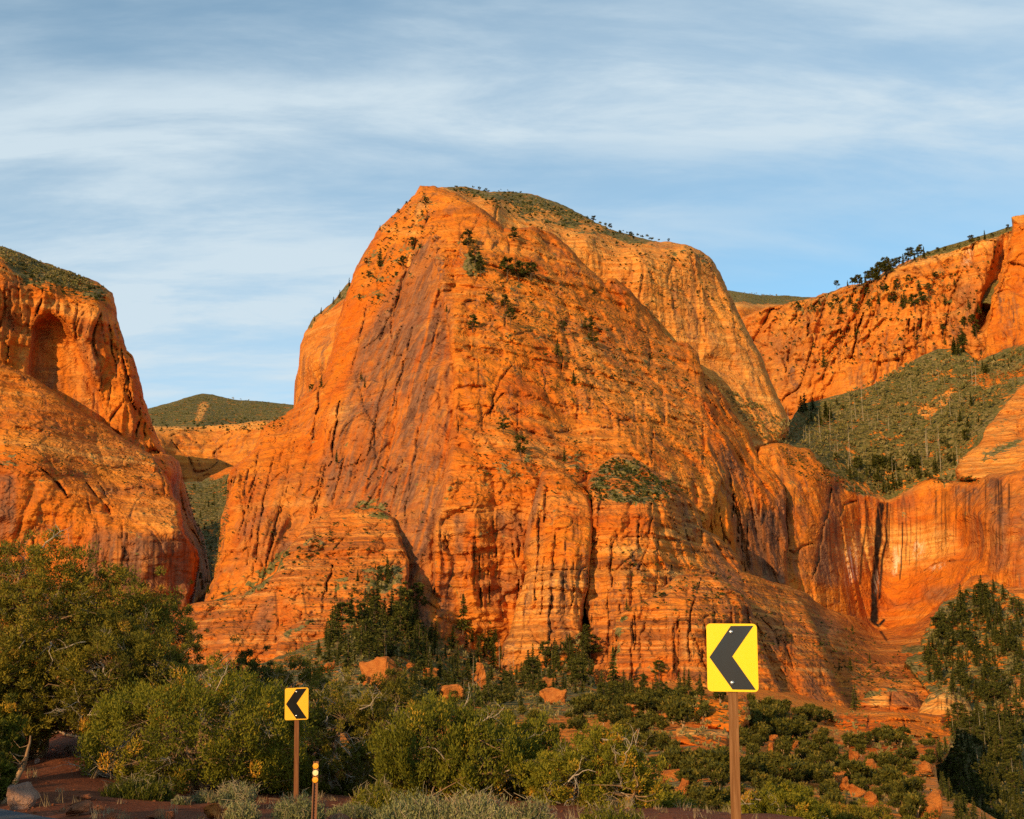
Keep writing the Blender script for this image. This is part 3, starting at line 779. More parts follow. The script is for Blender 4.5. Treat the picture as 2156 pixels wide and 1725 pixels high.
mass('left_shoulder', [(610, 880), (621, 850), (621, 811), (628, 776), (631, 747), (633, 726), (641, 703), (660, 669), (699, 638), (735, 596), (800, 600), (800, 900), (640, 910)],
     [(621, 811, 1300), (633, 726, 1310), (641, 703, 1310), (680, 655, 1300), (735, 600, 1290), (700, 700, 1230), (700, 800, 1200), (640, 880, 1200), (660, 760, 1225)], 'slab', jit=1.5, edge=(10, 50),
     paint=[('veg', [(636, 710), (660, 665), (735, 590), (745, 620), (700, 645), (665, 680)], .75, 3), ('pal', EVERY, .25), ('pal', [(640, 700), (720, 675), (720, 682), (640, 708)], .8, 2), ('veg', [(640, 830), (690, 790), (690, 810), (650, 845)], .7, 4)],
     label='pale shoulder block behind the left edge of the butte', amp=.6)
# the main butte
mass('butte_left_face', [(425, 1310), (435, 1252), (450, 1217), (460, 1162), (462, 1137), (465, 1095), (476, 1062), (485, 1029), (480, 1009), (489, 987), (502, 974), (524, 959), (538, 939), (551, 899), (575, 884), (597, 873), (617, 860), (640, 835), (683, 791), (696, 739), (707, 687), (722, 643), (735, 604), (748, 570), (759, 544), (772, 523), (798, 482), (829, 453), (852, 430), (873, 411), (884, 392), (915, 392), (940, 400), (985, 420), (1030, 450), (1080, 500), (1100, 1000), (1000, 1400), (425, 1420)],
     [(884, 392, 1190), (943, 410, 1175), (829, 453, 1190), (798, 482, 1185), (735, 604, 1165), (707, 687, 1150), (617, 860, 1110), (551, 899, 1090), (485, 1029, 1010), (435, 1252, 940), (910, 500, 1120), (950, 560, 1090), (950, 780, 985), (930, 1030, 905), (910, 1155, 872), (897, 1341, 838), (800, 800, 1035), (750, 1000, 965), (650, 1000, 988), (650, 1150, 940), (800, 1200, 885), (550, 1100, 960), (520, 1250, 925), (1080, 700, 1080), (1050, 1100, 960), (700, 900, 1010), (700, 870, 1022), (860, 620, 1105), (1000, 1400, 850), (600, 1400, 850)], 'slab', jit=2.2, edge=(14, 40),
     carve=[('line', [(676, 800), (668, 860), (660, 900), (655, 945)], 16, 2.6), ('line', [(715, 830), (710, 890), (702, 945), (694, 985)], 16, 2.4), ('line', [(585, 940), (565, 1010), (555, 1060), (548, 1110), (542, 1160), (530, 1210)], 9, 2.2), ('line', [(522, 980), (516, 1040), (524, 1070)], 9, 3.5), ('line', [(660, 1090), (672, 1050), (684, 1000)], 8, 2), ('line', [(830, 640), (815, 680), (800, 720)], 12, 3), ('line', [(776, 640), (760, 700), (745, 760), (738, 800)], 9, 2.5), ('line', [(880, 430), (905, 440), (895, 480), (870, 520)], 10, 3),
            ('line', [(690, 730), (664, 800)], 8, 2), ('line', [(884, 480), (860, 560), (835, 640), (820, 720)], 10, 5), ('line', [(930, 640), (905, 760), (890, 860), (870, 980), (850, 1100)], 6, 3), ('line', [(850, 760), (830, 900), (800, 1040), (780, 1110)], 5, 3)],
     paint=[('til', EVERY, 1.), ('var', [(752, 720), (800, 650), (850, 560), (900, 500), (930, 600), (955, 780), (955, 860), (940, 980), (912, 1150), (905, 1340), (820, 1260), (830, 1100), (700, 1090), (670, 1000), (720, 880), (738, 800)], .82, 7),
            ('var', [(560, 1000), (700, 980), (690, 1090), (620, 1130), (540, 1200), (500, 1240), (500, 1100)], .40, 14), ('var', [(590, 1130), (640, 1150), (620, 1180), (580, 1170)], .8, 5),
            ('org', [(740, 600), (770, 620), (760, 700), (730, 830), (700, 960), (660, 960), (680, 860), (705, 720)], .85, 6), ('org', [(560, 880), (640, 880), (690, 960), (640, 1000), (540, 960)], .35, 12), ('org', [(782, 640), (800, 660), (760, 760), (742, 760)], .6, 5),
            ('org', [(846, 830), (854, 830), (842, 1000), (830, 1000)], .9, 3), ('org', [(870, 880), (876, 880), (858, 1060), (850, 1060)], .8, 3), ('org', [(890, 760), (898, 760), (880, 900), (872, 900)], .6, 3), ('org', [(815, 900), (820, 900), (805, 1060), (796, 1060)], .7, 3), ('org', [(760, 940), (768, 940), (750, 1020), (744, 1020)], .7, 3), ('org', [(700, 1030), (718, 1030), (705, 1090), (690, 1090)], .8, 4), ('org', [(860, 1060), (868, 1060), (846, 1240), (836, 1240)], .6, 3), ('org', [(486, 1050), (505, 1030), (480, 1120), (470, 1130)], .8, 4), ('org', [(845, 700), (870, 640), (880, 640), (850, 740)], .8, 4), ('org', [(826, 745), (845, 700), (840, 760)], .7, 3),
            ('pal', [(690, 860), (745, 850), (740, 905), (690, 910)], .55, 6), ('pal', [(798, 476), (880, 490), (880, 497), (798, 484)], .7, 2), ('pal', [(840, 960), (850, 960), (838, 1080), (832, 1080)], .5, 3),
            ('veg', [(760, 530), (880, 400), (920, 420), (890, 520), (830, 640), (760, 640), (740, 640)], .28, 12), ('veg', [(440, 1255), (520, 1215), (600, 1150), (610, 1170), (540, 1235), (450, 1265)], .62, 6), ('veg', [(735, 1060), (800, 1045), (815, 1075), (760, 1080)], .6, 5)],
     label='great rust brown face of the butte streaked from top to foot', drips=[(600, 960, 560, 1280, 70, .30, -.25), (600, 960, 560, 1280, 55, .9, -.25, 'org')], cracks=[(560, 960, 640, 1250, 22, 8, -.24), (480, 620, 920, 1240, 8, 8, -.2)], amp=1.0)
mass('butte_cone', [(905, 520), (908, 494), (915, 476), (928, 469), (943, 476), (965, 492), (1000, 514), (1018, 494), (1042, 482), (1075, 480), (1120, 478), (1165, 492), (1196, 518), (1243, 567), (1276, 601), (1279, 588), (1294, 586), (1321, 606), (1360, 648), (1399, 700), (1420, 723), (1450, 721), (1471, 744), (1474, 768), (1482, 783), (1491, 862), (1500, 950), (1520, 1010), (1490, 1130), (1300, 1280), (1000, 1420), (898, 1420), (905, 1250), (910, 1155), (917, 1073), (928, 1029), (939, 974), (948, 908), (954, 842), (952, 776), (944, 700), (925, 610)],
     [(915, 476, 1125), (925, 600, 1062), (1000, 514, 1115), (1042, 482, 1135), (1120, 478, 1160), (1165, 492, 1180), (1276, 601, 1180), (1399, 700, 1200), (1474, 768, 1180), (1491, 862, 1115), (1500, 950, 1065), (1000, 600, 1065), (1100, 700, 1030), (1250, 800, 1035), (1350, 900, 1010), (952, 776, 975), (954, 842, 953), (939, 974, 903), (910, 1155, 862), (1050, 880, 950), (1050, 905, 935), (1150, 960, 920), (1300, 960, 950), (1450, 1000, 1000), (1050, 1000, 893), (1050, 1200, 866), (1000, 1340, 858), (1200, 1100, 895), (1400, 1100, 960), (1100, 820, 985), (1200, 900, 990), (900, 1400, 845)], 'slick', jit=2.4, edge=(12, 26),
     carve=[('line', [(1060, 830), (1035, 860), (1020, 880), (1005, 900)], 10, 3), ('line', [(1080, 760), (1055, 800), (1040, 840), (1030, 890)], 8, 2.5), ('line', [(1373, 890), (1376, 940), (1374, 990)], 10, 2.2), ('line', [(985, 480), (1000, 530), (1010, 570), (1000, 600)], 10, 5), ('poly', [(1455, 1010), (1472, 1030), (1470, 1070), (1458, 1060)], 12, 3), ('line', [(960, 1075), (1080, 1062), (1106, 1064)], 6, 3), ('poly', [(934, 1138), (944, 1146), (956, 1162), (950, 1168), (938, 1156)], 9, 3, 4),
            ('line', [(915, 1160), (913, 1250), (911, 1330)], 9, 2.5), ('line', [(962, 860), (964, 930)], 5, 2), ('line', [(1260, 910), (1210, 912), (1150, 906)], 8, 3), ('poly', [(1000, 1190), (1095, 1180), (1104, 1290), (1010, 1280)], 5, 8), ('line', [(1130, 1240), (1060, 1225), (980, 1200)], 4, 2)],
     paint=[('lin', EVERY, .25), ('org', [(950, 760), (1150, 700), (1200, 900), (1200, 960), (1050, 900), (950, 900)], .45, 18), ('org', [(935, 480), (970, 500), (985, 570), (940, 560)], .75, 6), ('org', [(1270, 600), (1290, 586), (1340, 640), (1300, 650)], .6, 5), ('org', [(1430, 720), (1470, 745), (1480, 780), (1440, 780)], .7, 5), ('org', [(960, 770), (990, 760), (1040, 860), (1000, 880), (960, 840)], .4, 8),
            ('pal', [(985, 905), (1060, 890), (1075, 940), (1010, 960)], .35, 6), ('pal', [(1060, 920), (1180, 930), (1200, 980), (1100, 980)], .35, 8), ('pal', [(1180, 660), (1420, 740), (1480, 860), (1400, 900), (1200, 800)], .22, 20), ('pal', [(915, 1100), (960, 1090), (985, 1080), (970, 1140), (920, 1160)], .35, 6),
            ('var', [(907, 500), (925, 480), (935, 560), (955, 640), (948, 740), (930, 640)], .6, 6), ('var', [(900, 1060), (940, 980), (948, 900), (956, 900), (950, 1000), (915, 1120), (908, 1300), (898, 1300)], .7, 5), ('var', [(1040, 1075), (1106, 1080), (1104, 1150), (1060, 1160)], .7, 6), ('var', [(1000, 1220), (1100, 1200), (1104, 1260), (1020, 1280)], .7, 6), ('blk', [(1060, 1200), (1104, 1185), (1102, 1215), (1060, 1215)], .35, 5), ('var', [(955, 1085), (982, 1083), (972, 1165), (960, 1165)], .8, 3),
            ('org', [(918, 1155), (940, 1160), (938, 1260), (914, 1260)], .9, 3), ('org', [(974, 1085), (1000, 1100), (1000, 1300), (975, 1300)], .6, 6), ('veg', [(1000, 960), (1250, 940), (1260, 1000), (1120, 1030), (1000, 1010)], .26, 12), ('veg', [(1080, 560), (1180, 640), (1420, 740), (1490, 880), (1420, 860), (1200, 760), (1030, 690)], .20, 18), ('veg', [(955, 485), (1010, 530), (1025, 575), (990, 590), (965, 530)], .8, 5), ('lin', [(940, 1140), (1110, 1140), (1110, 1340), (900, 1340)], .6, 8)],
     label='orange slickrock front of the butte dotted with pines', cracks=[(915, 1105, 1080, 1330, 14, 9, 0), (960, 1480, 640, 1000, 16, 7, .05)], amp=1.2, drips=[(1000, 1106, 1075, 1200, 14, .5), (910, 960, 1150, 1320, 8, .35)])
mass('red_wall', [(1462, 850), (1476, 800), (1482, 783), (1510, 810), (1535, 850), (1540, 862), (1555, 884), (1577, 911), (1592, 946), (1603, 968), (1632, 994), (1652, 1027), (1658, 1115), (1656, 1192), (1663, 1245), (1600, 1340), (1470, 1260), (1485, 1000), (1483, 900)],
     [(1482, 790, 1190), (1488, 862, 1112), (1497, 950, 1062), (1540, 862, 1190), (1592, 946, 1165), (1652, 1027, 1130), (1656, 1192, 1085), (1560, 1000, 1085), (1560, 1180, 1045), (1490, 1100, 1018), (1480, 1250, 985), (1530, 930, 1095)], 'wall', jit=2.2, edge=(8, 22),
     carve=[('poly', [(1477, 1094), (1494, 1086), (1492, 1102), (1486, 1110)], 40, 2), ('line', [(1508, 1040), (1507, 1080), (1506, 1125)], 8, 2), ('line', [(1560, 1090), (1562, 1150), (1570, 1210)], 8, 2.2), ('line', [(1530, 970), (1540, 1030), (1552, 1090), (1556, 1140)], 10, 4)],
     paint=[('org', [(1484, 860), (1515, 870), (1520, 960), (1505, 980), (1490, 930)], .85, 6), ('org', EVERY, .35), ('org', [(1524, 968), (1534, 968), (1552, 1080), (1546, 1085)], .9, 3), ('var', [(1545, 1080), (1640, 1070), (1660, 1240), (1600, 1230), (1560, 1190)], .85, 7), ('blk', [(1590, 1100), (1625, 1100), (1640, 1230), (1590, 1225)], .25, 6), ('org', [(1564, 1110), (1576, 1110), (1574, 1200), (1566, 1200)], .9, 3), ('org', [(1586, 1105), (1598, 1105), (1600, 1205), (1588, 1205)], .7, 3), ('var', [(1632, 1000), (1660, 1030), (1664, 1240), (1645, 1220)], .7, 5), ('var', [(1515, 920), (1570, 1000), (1560, 1040), (1520, 960)], .4, 6)],
     label='deep red side wall of the butte', cracks=[(1500, 1650, 900, 1230, 8, 9, .05)], drips=[(1550, 1660, 1075, 1235, 26, .6), (1500, 1560, 950, 1100, 6, .3)])
# waterfall amphitheatre
mass('amphitheatre_wall', [(1585, 975), (1600, 942), (1621, 934), (1639, 932), (1675, 941), (1706, 946), (1720, 968), (1759, 997), (1807, 1021), (1845, 1040), (1869, 1052), (1883, 1047), (1903, 1035), (1927, 1021), (1960, 1004), (1994, 1011), (2047, 1013), (2083, 997), (2119, 994), (2156, 990), (2300, 985), (2500, 990), (2500, 1340), (2100, 1345), (1826, 1345), (1640, 1310)],
     [(1620, 940, 1165), (1640, 1100, 1125), (1660, 1240, 1100), (1706, 950, 1215), (1720, 1000, 1180), (1745, 1100, 1165), (1759, 1260, 1150), (1800, 1100, 1225), (1869, 1055, 1265), (1869, 1200, 1250), (1850, 1305, 1205), (1960, 1010, 1250), (1960, 1150, 1225), (2047, 1018, 1190), (2047, 1150, 1150), (2080, 1100, 1100), (2119, 1000, 1125), (2119, 1200, 1060), (2300, 1100, 1050), (2500, 1100, 1000), (1960, 1290, 1160), (1770, 1030, 1220)], 'slab', jit=1.8, edge=(10, 26),
     carve=[('line', [(1652, 1000), (1655, 1060), (1656, 1120), (1655, 1190)], 10, 3), ('line', [(1752, 1020), (1742, 1080), (1728, 1150), (1710, 1220)], 10, 5), ('line', [(1768, 1090), (1775, 1065), (1800, 1055)], 8, 4), ('line', [(1930, 1210), (1980, 1185), (2010, 1178), (2050, 1180)], 7, 2.5), ('poly', [(2010, 1105), (2045, 1085), (2075, 1105), (2070, 1190), (2015, 1180)], 10, 5), ('line', [(1660, 1155), (1675, 1165), (1690, 1150), (1715, 1148)], 6, 3)],
     paint=[('org', [(1660, 960), (1730, 1000), (1720, 1100), (1665, 1140)], .35, 10), ('org', [(1765, 1040), (1860, 1060), (1960, 1020), (2075, 1020), (2070, 1200), (1980, 1300), (1760, 1290)], .55, 12), ('org', [(1770, 1120), (1860, 1100), (2020, 1110), (2010, 1180), (1870, 1210), (1770, 1190)], -.85, 14), ('pal', [(1770, 1125), (1860, 1105), (2015, 1120), (2005, 1170), (1870, 1200), (1770, 1180)], 1., 14),  # last two paint the bright glow at mid wall into the colour
            ('blk', [(1848, 1058), (1860, 1058), (1857, 1120), (1849, 1190), (1846, 1260), (1848, 1312), (1833, 1312), (1833, 1240), (1840, 1170), (1844, 1110)], 1.0, 2), ('blk', [(1822, 1055), (1824, 1110), (1817, 1150), (1810, 1230)], .62, 3, 'line'), ('blk', [(1868, 1060), (1866, 1140), (1857, 1180), (1852, 1260)], .75, 3.2, 'line'), ('blk', [(1874, 1062), (1872, 1130), (1868, 1160)], .55, 2, 'line'), ('blk', [(1901, 1100), (1899, 1160), (1895, 1220)], .75, 1.8, 'line'), ('blk', [(1906, 1060), (1910, 1130), (1906, 1180)], .5, 2, 'line'), ('blk', [(1916, 1060), (1918, 1130), (1914, 1190)], .5, 1.6, 'line'), ('blk', [(1890, 1050), (1893, 1110), (1888, 1180)], .4, 1.6, 'line'), ('blk', [(2008, 1105), (2010, 1170)], .4, 2, 'line'), ('blk', [(2030, 1090), (2032, 1160)], .3, 2, 'line'), ('blk', [(1832, 1305), (1850, 1318), (1862, 1306)], .9, 3, 'line'),
            ('wht', [(1780, 1160), (1800, 1150), (1800, 1220), (1782, 1230)], .8, 4), ('wht', [(1882, 1150), (1894, 1150), (1892, 1200), (1882, 1210)], .9, 3), ('wht', [(1920, 1140), (1942, 1140), (1940, 1175), (1922, 1170)], .7, 4), ('wht', [(1844, 1200), (1852, 1200), (1850, 1250), (1842, 1250)], .5, 3), ('wht', [(1960, 1196), (1990, 1186), (1990, 1192), (1962, 1202)], .8, 2),
            ('var', [(1742, 1015), (1770, 1020), (1775, 1120), (1770, 1235), (1740, 1235), (1700, 1225), (1725, 1130)], .72, 6), ('blk', [(1748, 1030), (1742, 1100), (1726, 1180), (1700, 1230)], .30, 5, 'line'), ('var', [(2073, 1005), (2122, 1005), (2125, 1200), (2090, 1210), (2076, 1150)], .85, 7), ('var', [(2000, 1020), (2080, 1020), (2078, 1065), (2000, 1065)], .65, 6), ('var', [(2120, 1000), (2300, 1000), (2300, 1220), (2130, 1220)], .45, 12), ('org', [(2095, 1080), (2106, 1080), (2104, 1115), (2097, 1115)], .9, 3), ('var', [(1900, 1025), (1935, 1020), (1930, 1075), (1900, 1070)], .5, 6), ('var', [(1640, 940), (1660, 1010), (1664, 1240), (1645, 1220)], .65, 5), ('var', [(1662, 1150), (1718, 1148), (1716, 1220), (1665, 1220)], .5, 5), ('blk', [(1640, 1260), (1760, 1290), (1740, 1300)], .15, 8), ('var', [(1940, 1240), (2000, 1235), (2010, 1260), (1950, 1270)], .6, 6),
            ('veg', [(1720, 965), (1760, 995), (1850, 1040), (1850, 1050), (1790, 1040), (1750, 1015)], .5, 4), ('veg', [(1960, 1000), (2050, 1008), (2050, 1022), (1960, 1016)], .42, 4), ('veg', [(1660, 945), (1700, 955), (1700, 975), (1665, 970)], .35, 5), ('pal', [(1830, 1035), (1870, 1048), (1920, 1020), (1925, 1030), (1870, 1060)], .6, 3)],
     label='stained amphitheatre wall with a black waterfall streak', amp=.7, drips=[(1770, 1990, 1055, 1230, 16, .55), (1960, 2080, 1025, 1180, 22, .6), (1660, 1770, 1020, 1240, 22, .55), (2075, 2130, 1010, 1210, 14, .7), (1890, 1930, 1040, 1110, 8, .5)])
mass('slickrock_apron', [(1590, 1232), (1640, 1228), (1700, 1250), (1740, 1283), (1826, 1308), (1850, 1328), (1927, 1313), (1960, 1290), (2000, 1250), (2047, 1213), (2100, 1205), (2300, 1200), (2300, 1530), (1550, 1540), (1560, 1300)],
     [(1640, 1228, 1050), (1690, 1290, 985), (1740, 1350, 925), (1740, 1283, 1105), (1850, 1325, 1195), (1960, 1290, 1150), (2047, 1213, 1110), (2156, 1205, 1070), (1700, 1400, 880), (1850, 1400, 985), (1950, 1440, 925), (1780, 1500, 848), (2000, 1500, 860), (2300, 1500, 850), (1580, 1400, 900)], 'slick', jit=2, edge=(8, 14),
     carve=[('line', [(1846, 1318), (1858, 1335), (1868, 1350), (1890, 1368)], 7, 3), ('line', [(1900, 1370), (1930, 1400), (1935, 1415)], 5, 2), ('line', [(1730, 1310), (1770, 1335), (1800, 1360)], 5, 2.5)],
     paint=[('lin', EVERY, .7), ('var', EVERY, .2), ('org', [(1740, 1283), (1826, 1308), (1927, 1313), (2000, 1250), (1990, 1300), (1880, 1345), (1780, 1325)], .6, 8), ('blk', [(1845, 1315), (1858, 1335), (1866, 1348)], .7, 3, 'line'), ('var', [(1700, 1260), (1780, 1310), (1760, 1360), (1690, 1320)], .5, 10), ('veg', [(1775, 1400), (1880, 1410), (1900, 1440), (1800, 1450)], .45, 10), ('veg', [(1890, 1355), (1960, 1360), (1960, 1376), (1890, 1372)], .85, 4), ('var', [(1790, 1370), (1950, 1400), (1980, 1470), (1830, 1480)], .25, 14)],
     label='sloping slickrock apron below the amphitheatre', cracks=[(1650, 1980, 1300, 1490, 12, 8, .5)], amp=1.0)
# country to the upper right
mass('mesa_rim_top', [(1860, 590), (1900, 556), (1955, 530), (2000, 516), (2060, 498), (2126, 477), (2300, 440), (2300, 640), (1860, 640)],
     [(1900, 556, 1900), (2126, 477, 1880), (1960, 600, 1800), (2200, 560, 1750), (1860, 620, 1800)], 'hill', jit=.8, edge=(5, 20), paint=[('veg', EVERY, .95)], label='brushy mesa top above the right cliff', amp=.4)
mass('right_cliff', [(1530, 720), (1560, 672), (1597, 650), (1640, 643), (1690, 633), (1720, 622), (1759, 613), (1784, 602), (1815, 597), (1838, 588), (1860, 571), (1880, 563), (1910, 549), (1944, 542), (2000, 530), (2039, 520), (2064, 505), (2095, 500), (2126, 486), (2150, 480), (2300, 450), (2300, 920), (1600, 920)],
     [(1560, 672, 2000), (1690, 633, 1930), (1790, 605, 1860), (1838, 588, 1810), (2000, 530, 1740), (2100, 500, 1710), (2300, 470, 1650), (1600, 760, 1930), (1660, 860, 1850), (1790, 840, 1775), (1910, 770, 1705), (2040, 750, 1675), (2156, 730, 1655), (1720, 720, 1868), (1900, 650, 1742), (2300, 900, 1600)], 'wall', jit=3.2, edge=(10, 36),
     carve=[('poly', [(2109, 493), (2126, 487), (2129, 504), (2118, 560), (2106, 599), (2092, 610), (2082, 660), (2070, 690), (2052, 690), (2070, 640), (2082, 590), (2096, 545)], 60, 5), ('line', [(1822, 655), (1806, 700), (1796, 740), (1786, 765)], 22, 3), ('line', [(1780, 690), (1778, 735), (1775, 765)], 18, 2.5), ('line', [(2030, 560), (2008, 620), (1990, 680), (1980, 740)], 16, 3.5), ('line', [(1960, 580), (1955, 640), (1965, 700)], 10, 3), ('line', [(1925, 545), (1924, 575)], 10, 2), ('line', [(1655, 700), (1652, 760), (1660, 830)], 12, 3), ('line', [(1870, 560), (1850, 620), (1846, 680)], 10, 3), ('line', [(1600, 730), (1612, 790), (1640, 840)], 10, 4)],
     paint=[('pal', [(1838, 585), (1880, 560), (1944, 540), (2000, 526), (2100, 498), (2126, 485), (2115, 500), (2064, 522), (2000, 545), (1930, 565), (1860, 590)], .85, 3), ('pal', EVERY, .22), ('pal', [(1700, 703), (1760, 697), (1760, 704), (1700, 710)], .7, 3), ('pal', [(2010, 600), (2070, 590), (2070, 597), (2010, 607)], .6, 3), ('wht', [(2036, 520), (2046, 515), (2040, 560), (2030, 560)], .6, 4),
            ('veg', [(1640, 640), (1790, 598), (1850, 590), (1830, 640), (1740, 660), (1640, 670)], .42, 10), ('veg', [(1880, 580), (2000, 560), (2000, 640), (1900, 640)], .33, 14), ('var', [(1600, 700), (1680, 690), (1700, 840), (1650, 850)], .38, 14), ('var', [(2000, 600), (2075, 590), (2060, 730), (1990, 720)], .45, 12), ('org', [(1680, 770), (1740, 770), (1800, 830), (1700, 850)], .4, 12), ('org', [(1800, 670), (1900, 700), (1900, 770), (1810, 800)], .25, 16)],
     label='long orange cliff rising along the right skyline', cracks=[(1600, 2080, 590, 800, 24, 16, -.08)], amp=1.35)
mass('right_pillar', [(2060, 765), (2076, 739), (2079, 690), (2088, 625), (2106, 599), (2112, 560), (2122, 520), (2130, 490), (2133, 473), (2129, 459), (2140, 455), (2156, 453), (2300, 440), (2300, 810), (2070, 805)],
     [(2076, 739, 1560), (2088, 630, 1590), (2130, 470, 1625), (2156, 700, 1545), (2300, 600, 1500), (2156, 460, 1620), (2120, 620, 1570)], 'wall', jit=1.6, edge=(6, 20),
     carve=[('line', [(2110, 610), (2118, 560), (2130, 510)], 12, 2.5), ('line', [(2135, 640), (2140, 700), (2132, 750)], 8, 3)], paint=[('org', EVERY, .3), ('pal', [(2125, 453), (2160, 450), (2160, 470), (2128, 470)], .7, 3)], label='tall orange rock pillar at the right edge')
mass('upper_slope', [(1462, 790), (1500, 789), (1550, 830), (1590, 850), (1640, 872), (1664, 884), (1690, 850), (1760, 835), (1832, 812), (1874, 792), (1910, 768), (1972, 734), (2028, 731), (2060, 762), (2112, 736), (2156, 722), (2400, 690), (2400, 1060), (1869, 1066), (1640, 962)],
     [(1490, 792, 1330), (1600, 935, 1250), (1664, 884, 1425), (1700, 950, 1300), (1869, 1060, 1340), (1960, 1012, 1340), (2047, 1020, 1300), (2083, 1000, 1260), (2156, 990, 1195), (1700, 860, 1560), (1832, 812, 1570), (1972, 736, 1575), (2112, 738, 1540), (2156, 725, 1510), (2400, 700, 1400), (2400, 1000, 1150), (1850, 930, 1410), (2000, 870, 1430), (1790, 960, 1390), (1640, 850, 1450)], 'hill', jit=2.2, edge=(6, 10),
     paint=[('veg', EVERY, .84), ('veg', [(1930, 868), (1985, 835), (2012, 826), (1996, 850), (1940, 884)], -.95, 4), ('pal', [(1930, 868), (1985, 835), (2012, 826), (1996, 850), (1940, 884)], .6, 4), ('veg', [(2040, 800), (2156, 768), (2200, 780), (2156, 795), (2060, 815)], -.9, 5), ('veg', [(1555, 835), (1590, 855), (1600, 880), (1570, 870)], -.5, 6), ('veg', [(2070, 760), (2110, 740), (2130, 760), (2080, 800)], .9, 6)],
     label='wide brushy slope with standing dead trees', amp=.45)
mass('upper_slickrock', [(2010, 990), (2020, 966), (2050, 945), (2066, 925), (2075, 900), (2100, 875), (2120, 846), (2160, 806), (2300, 735), (2300, 1020), (2020, 1010)],
     [(2020, 985, 1195), (2075, 905, 1250), (2120, 850, 1290), (2160, 810, 1320), (2300, 740, 1300), (2156, 985, 1150), (2300, 1000, 1080), (2100, 960, 1190)], 'slick', jit=3, edge=(8, 16),
     paint=[('pal', EVERY, .38), ('lin', EVERY, .5), ('veg', [(2060, 950), (2156, 920), (2156, 940), (2070, 975)], .5, 6), ('veg', [(2080, 890), (2156, 860), (2156, 880), (2090, 910)], .40, 6)], label='pinkish slickrock bulge on the right slope', amp=1.0, far_by=1.02)
# the feet of the butte
mass('central_fin', [(1050, 1440), (1053, 1385), (1060, 1356), (1071, 1337), (1082, 1297), (1088, 1264), (1099, 1242), (1106, 1209), (1113, 1196), (1102, 1165), (1106, 1128), (1115, 1084), (1128, 1040), (1139, 996), (1160, 985), (1200, 1000), (1240, 1040), (1250, 1100), (1240, 1227), (1229, 1275), (1225, 1330), (1245, 1460), (1050, 1470)],
     [(1139, 996, 905), (1128, 1040, 890), (1106, 1130, 872), (1113, 1196, 860), (1082, 1297, 845), (1052, 1410, 822), (1150, 1410, 800), (1228, 1300, 838), (1200, 1100, 862), (1240, 1040, 895), (1150, 1250, 830), (1150, 1190, 842)], 'layer', jit=1.6, edge=(9, 20),
     carve=[('line', [(1187, 1190), (1188, 1260), (1190, 1320)], 4, 1.8), ('line', [(1110, 1200), (1170, 1199), (1230, 1200)], 5, 2), ('line', [(1146, 1060), (1138, 1100), (1135, 1140)], 4, 2)],
     paint=[('lin', [(1060, 1195), (1240, 1190), (1250, 1450), (1040, 1450)], 1., 8), ('var', [(1136, 990), (1152, 995), (1136, 1060), (1118, 1120), (1112, 1170), (1100, 1170), (1104, 1120), (1120, 1050)], .75, 3), ('pal', [(1110, 1196), (1240, 1195), (1230, 1330), (1130, 1400), (1050, 1400), (1085, 1290)], .35, 8), ('pal', [(1115, 1140), (1140, 1120), (1140, 1180), (1116, 1185)], .35, 5), ('org', [(1150, 1050), (1240, 1060), (1235, 1190), (1150, 1190)], .5, 8), ('org', [(1205, 1270), (1228, 1250), (1222, 1320), (1200, 1325)], .6, 5), ('blk', [(1205, 1080), (1222, 1080), (1220, 1100), (1206, 1100)], .4, 3), ('blk', [(1214, 1100), (1218, 1180)], .3, 2, 'line')],
     label='banded central fin rising from the forest', cracks=[(1115, 1235, 1010, 1400, 9, 8, -.05)], far_by=0.962, drips=[(1196, 1240, 1070, 1180, 8, .55)])
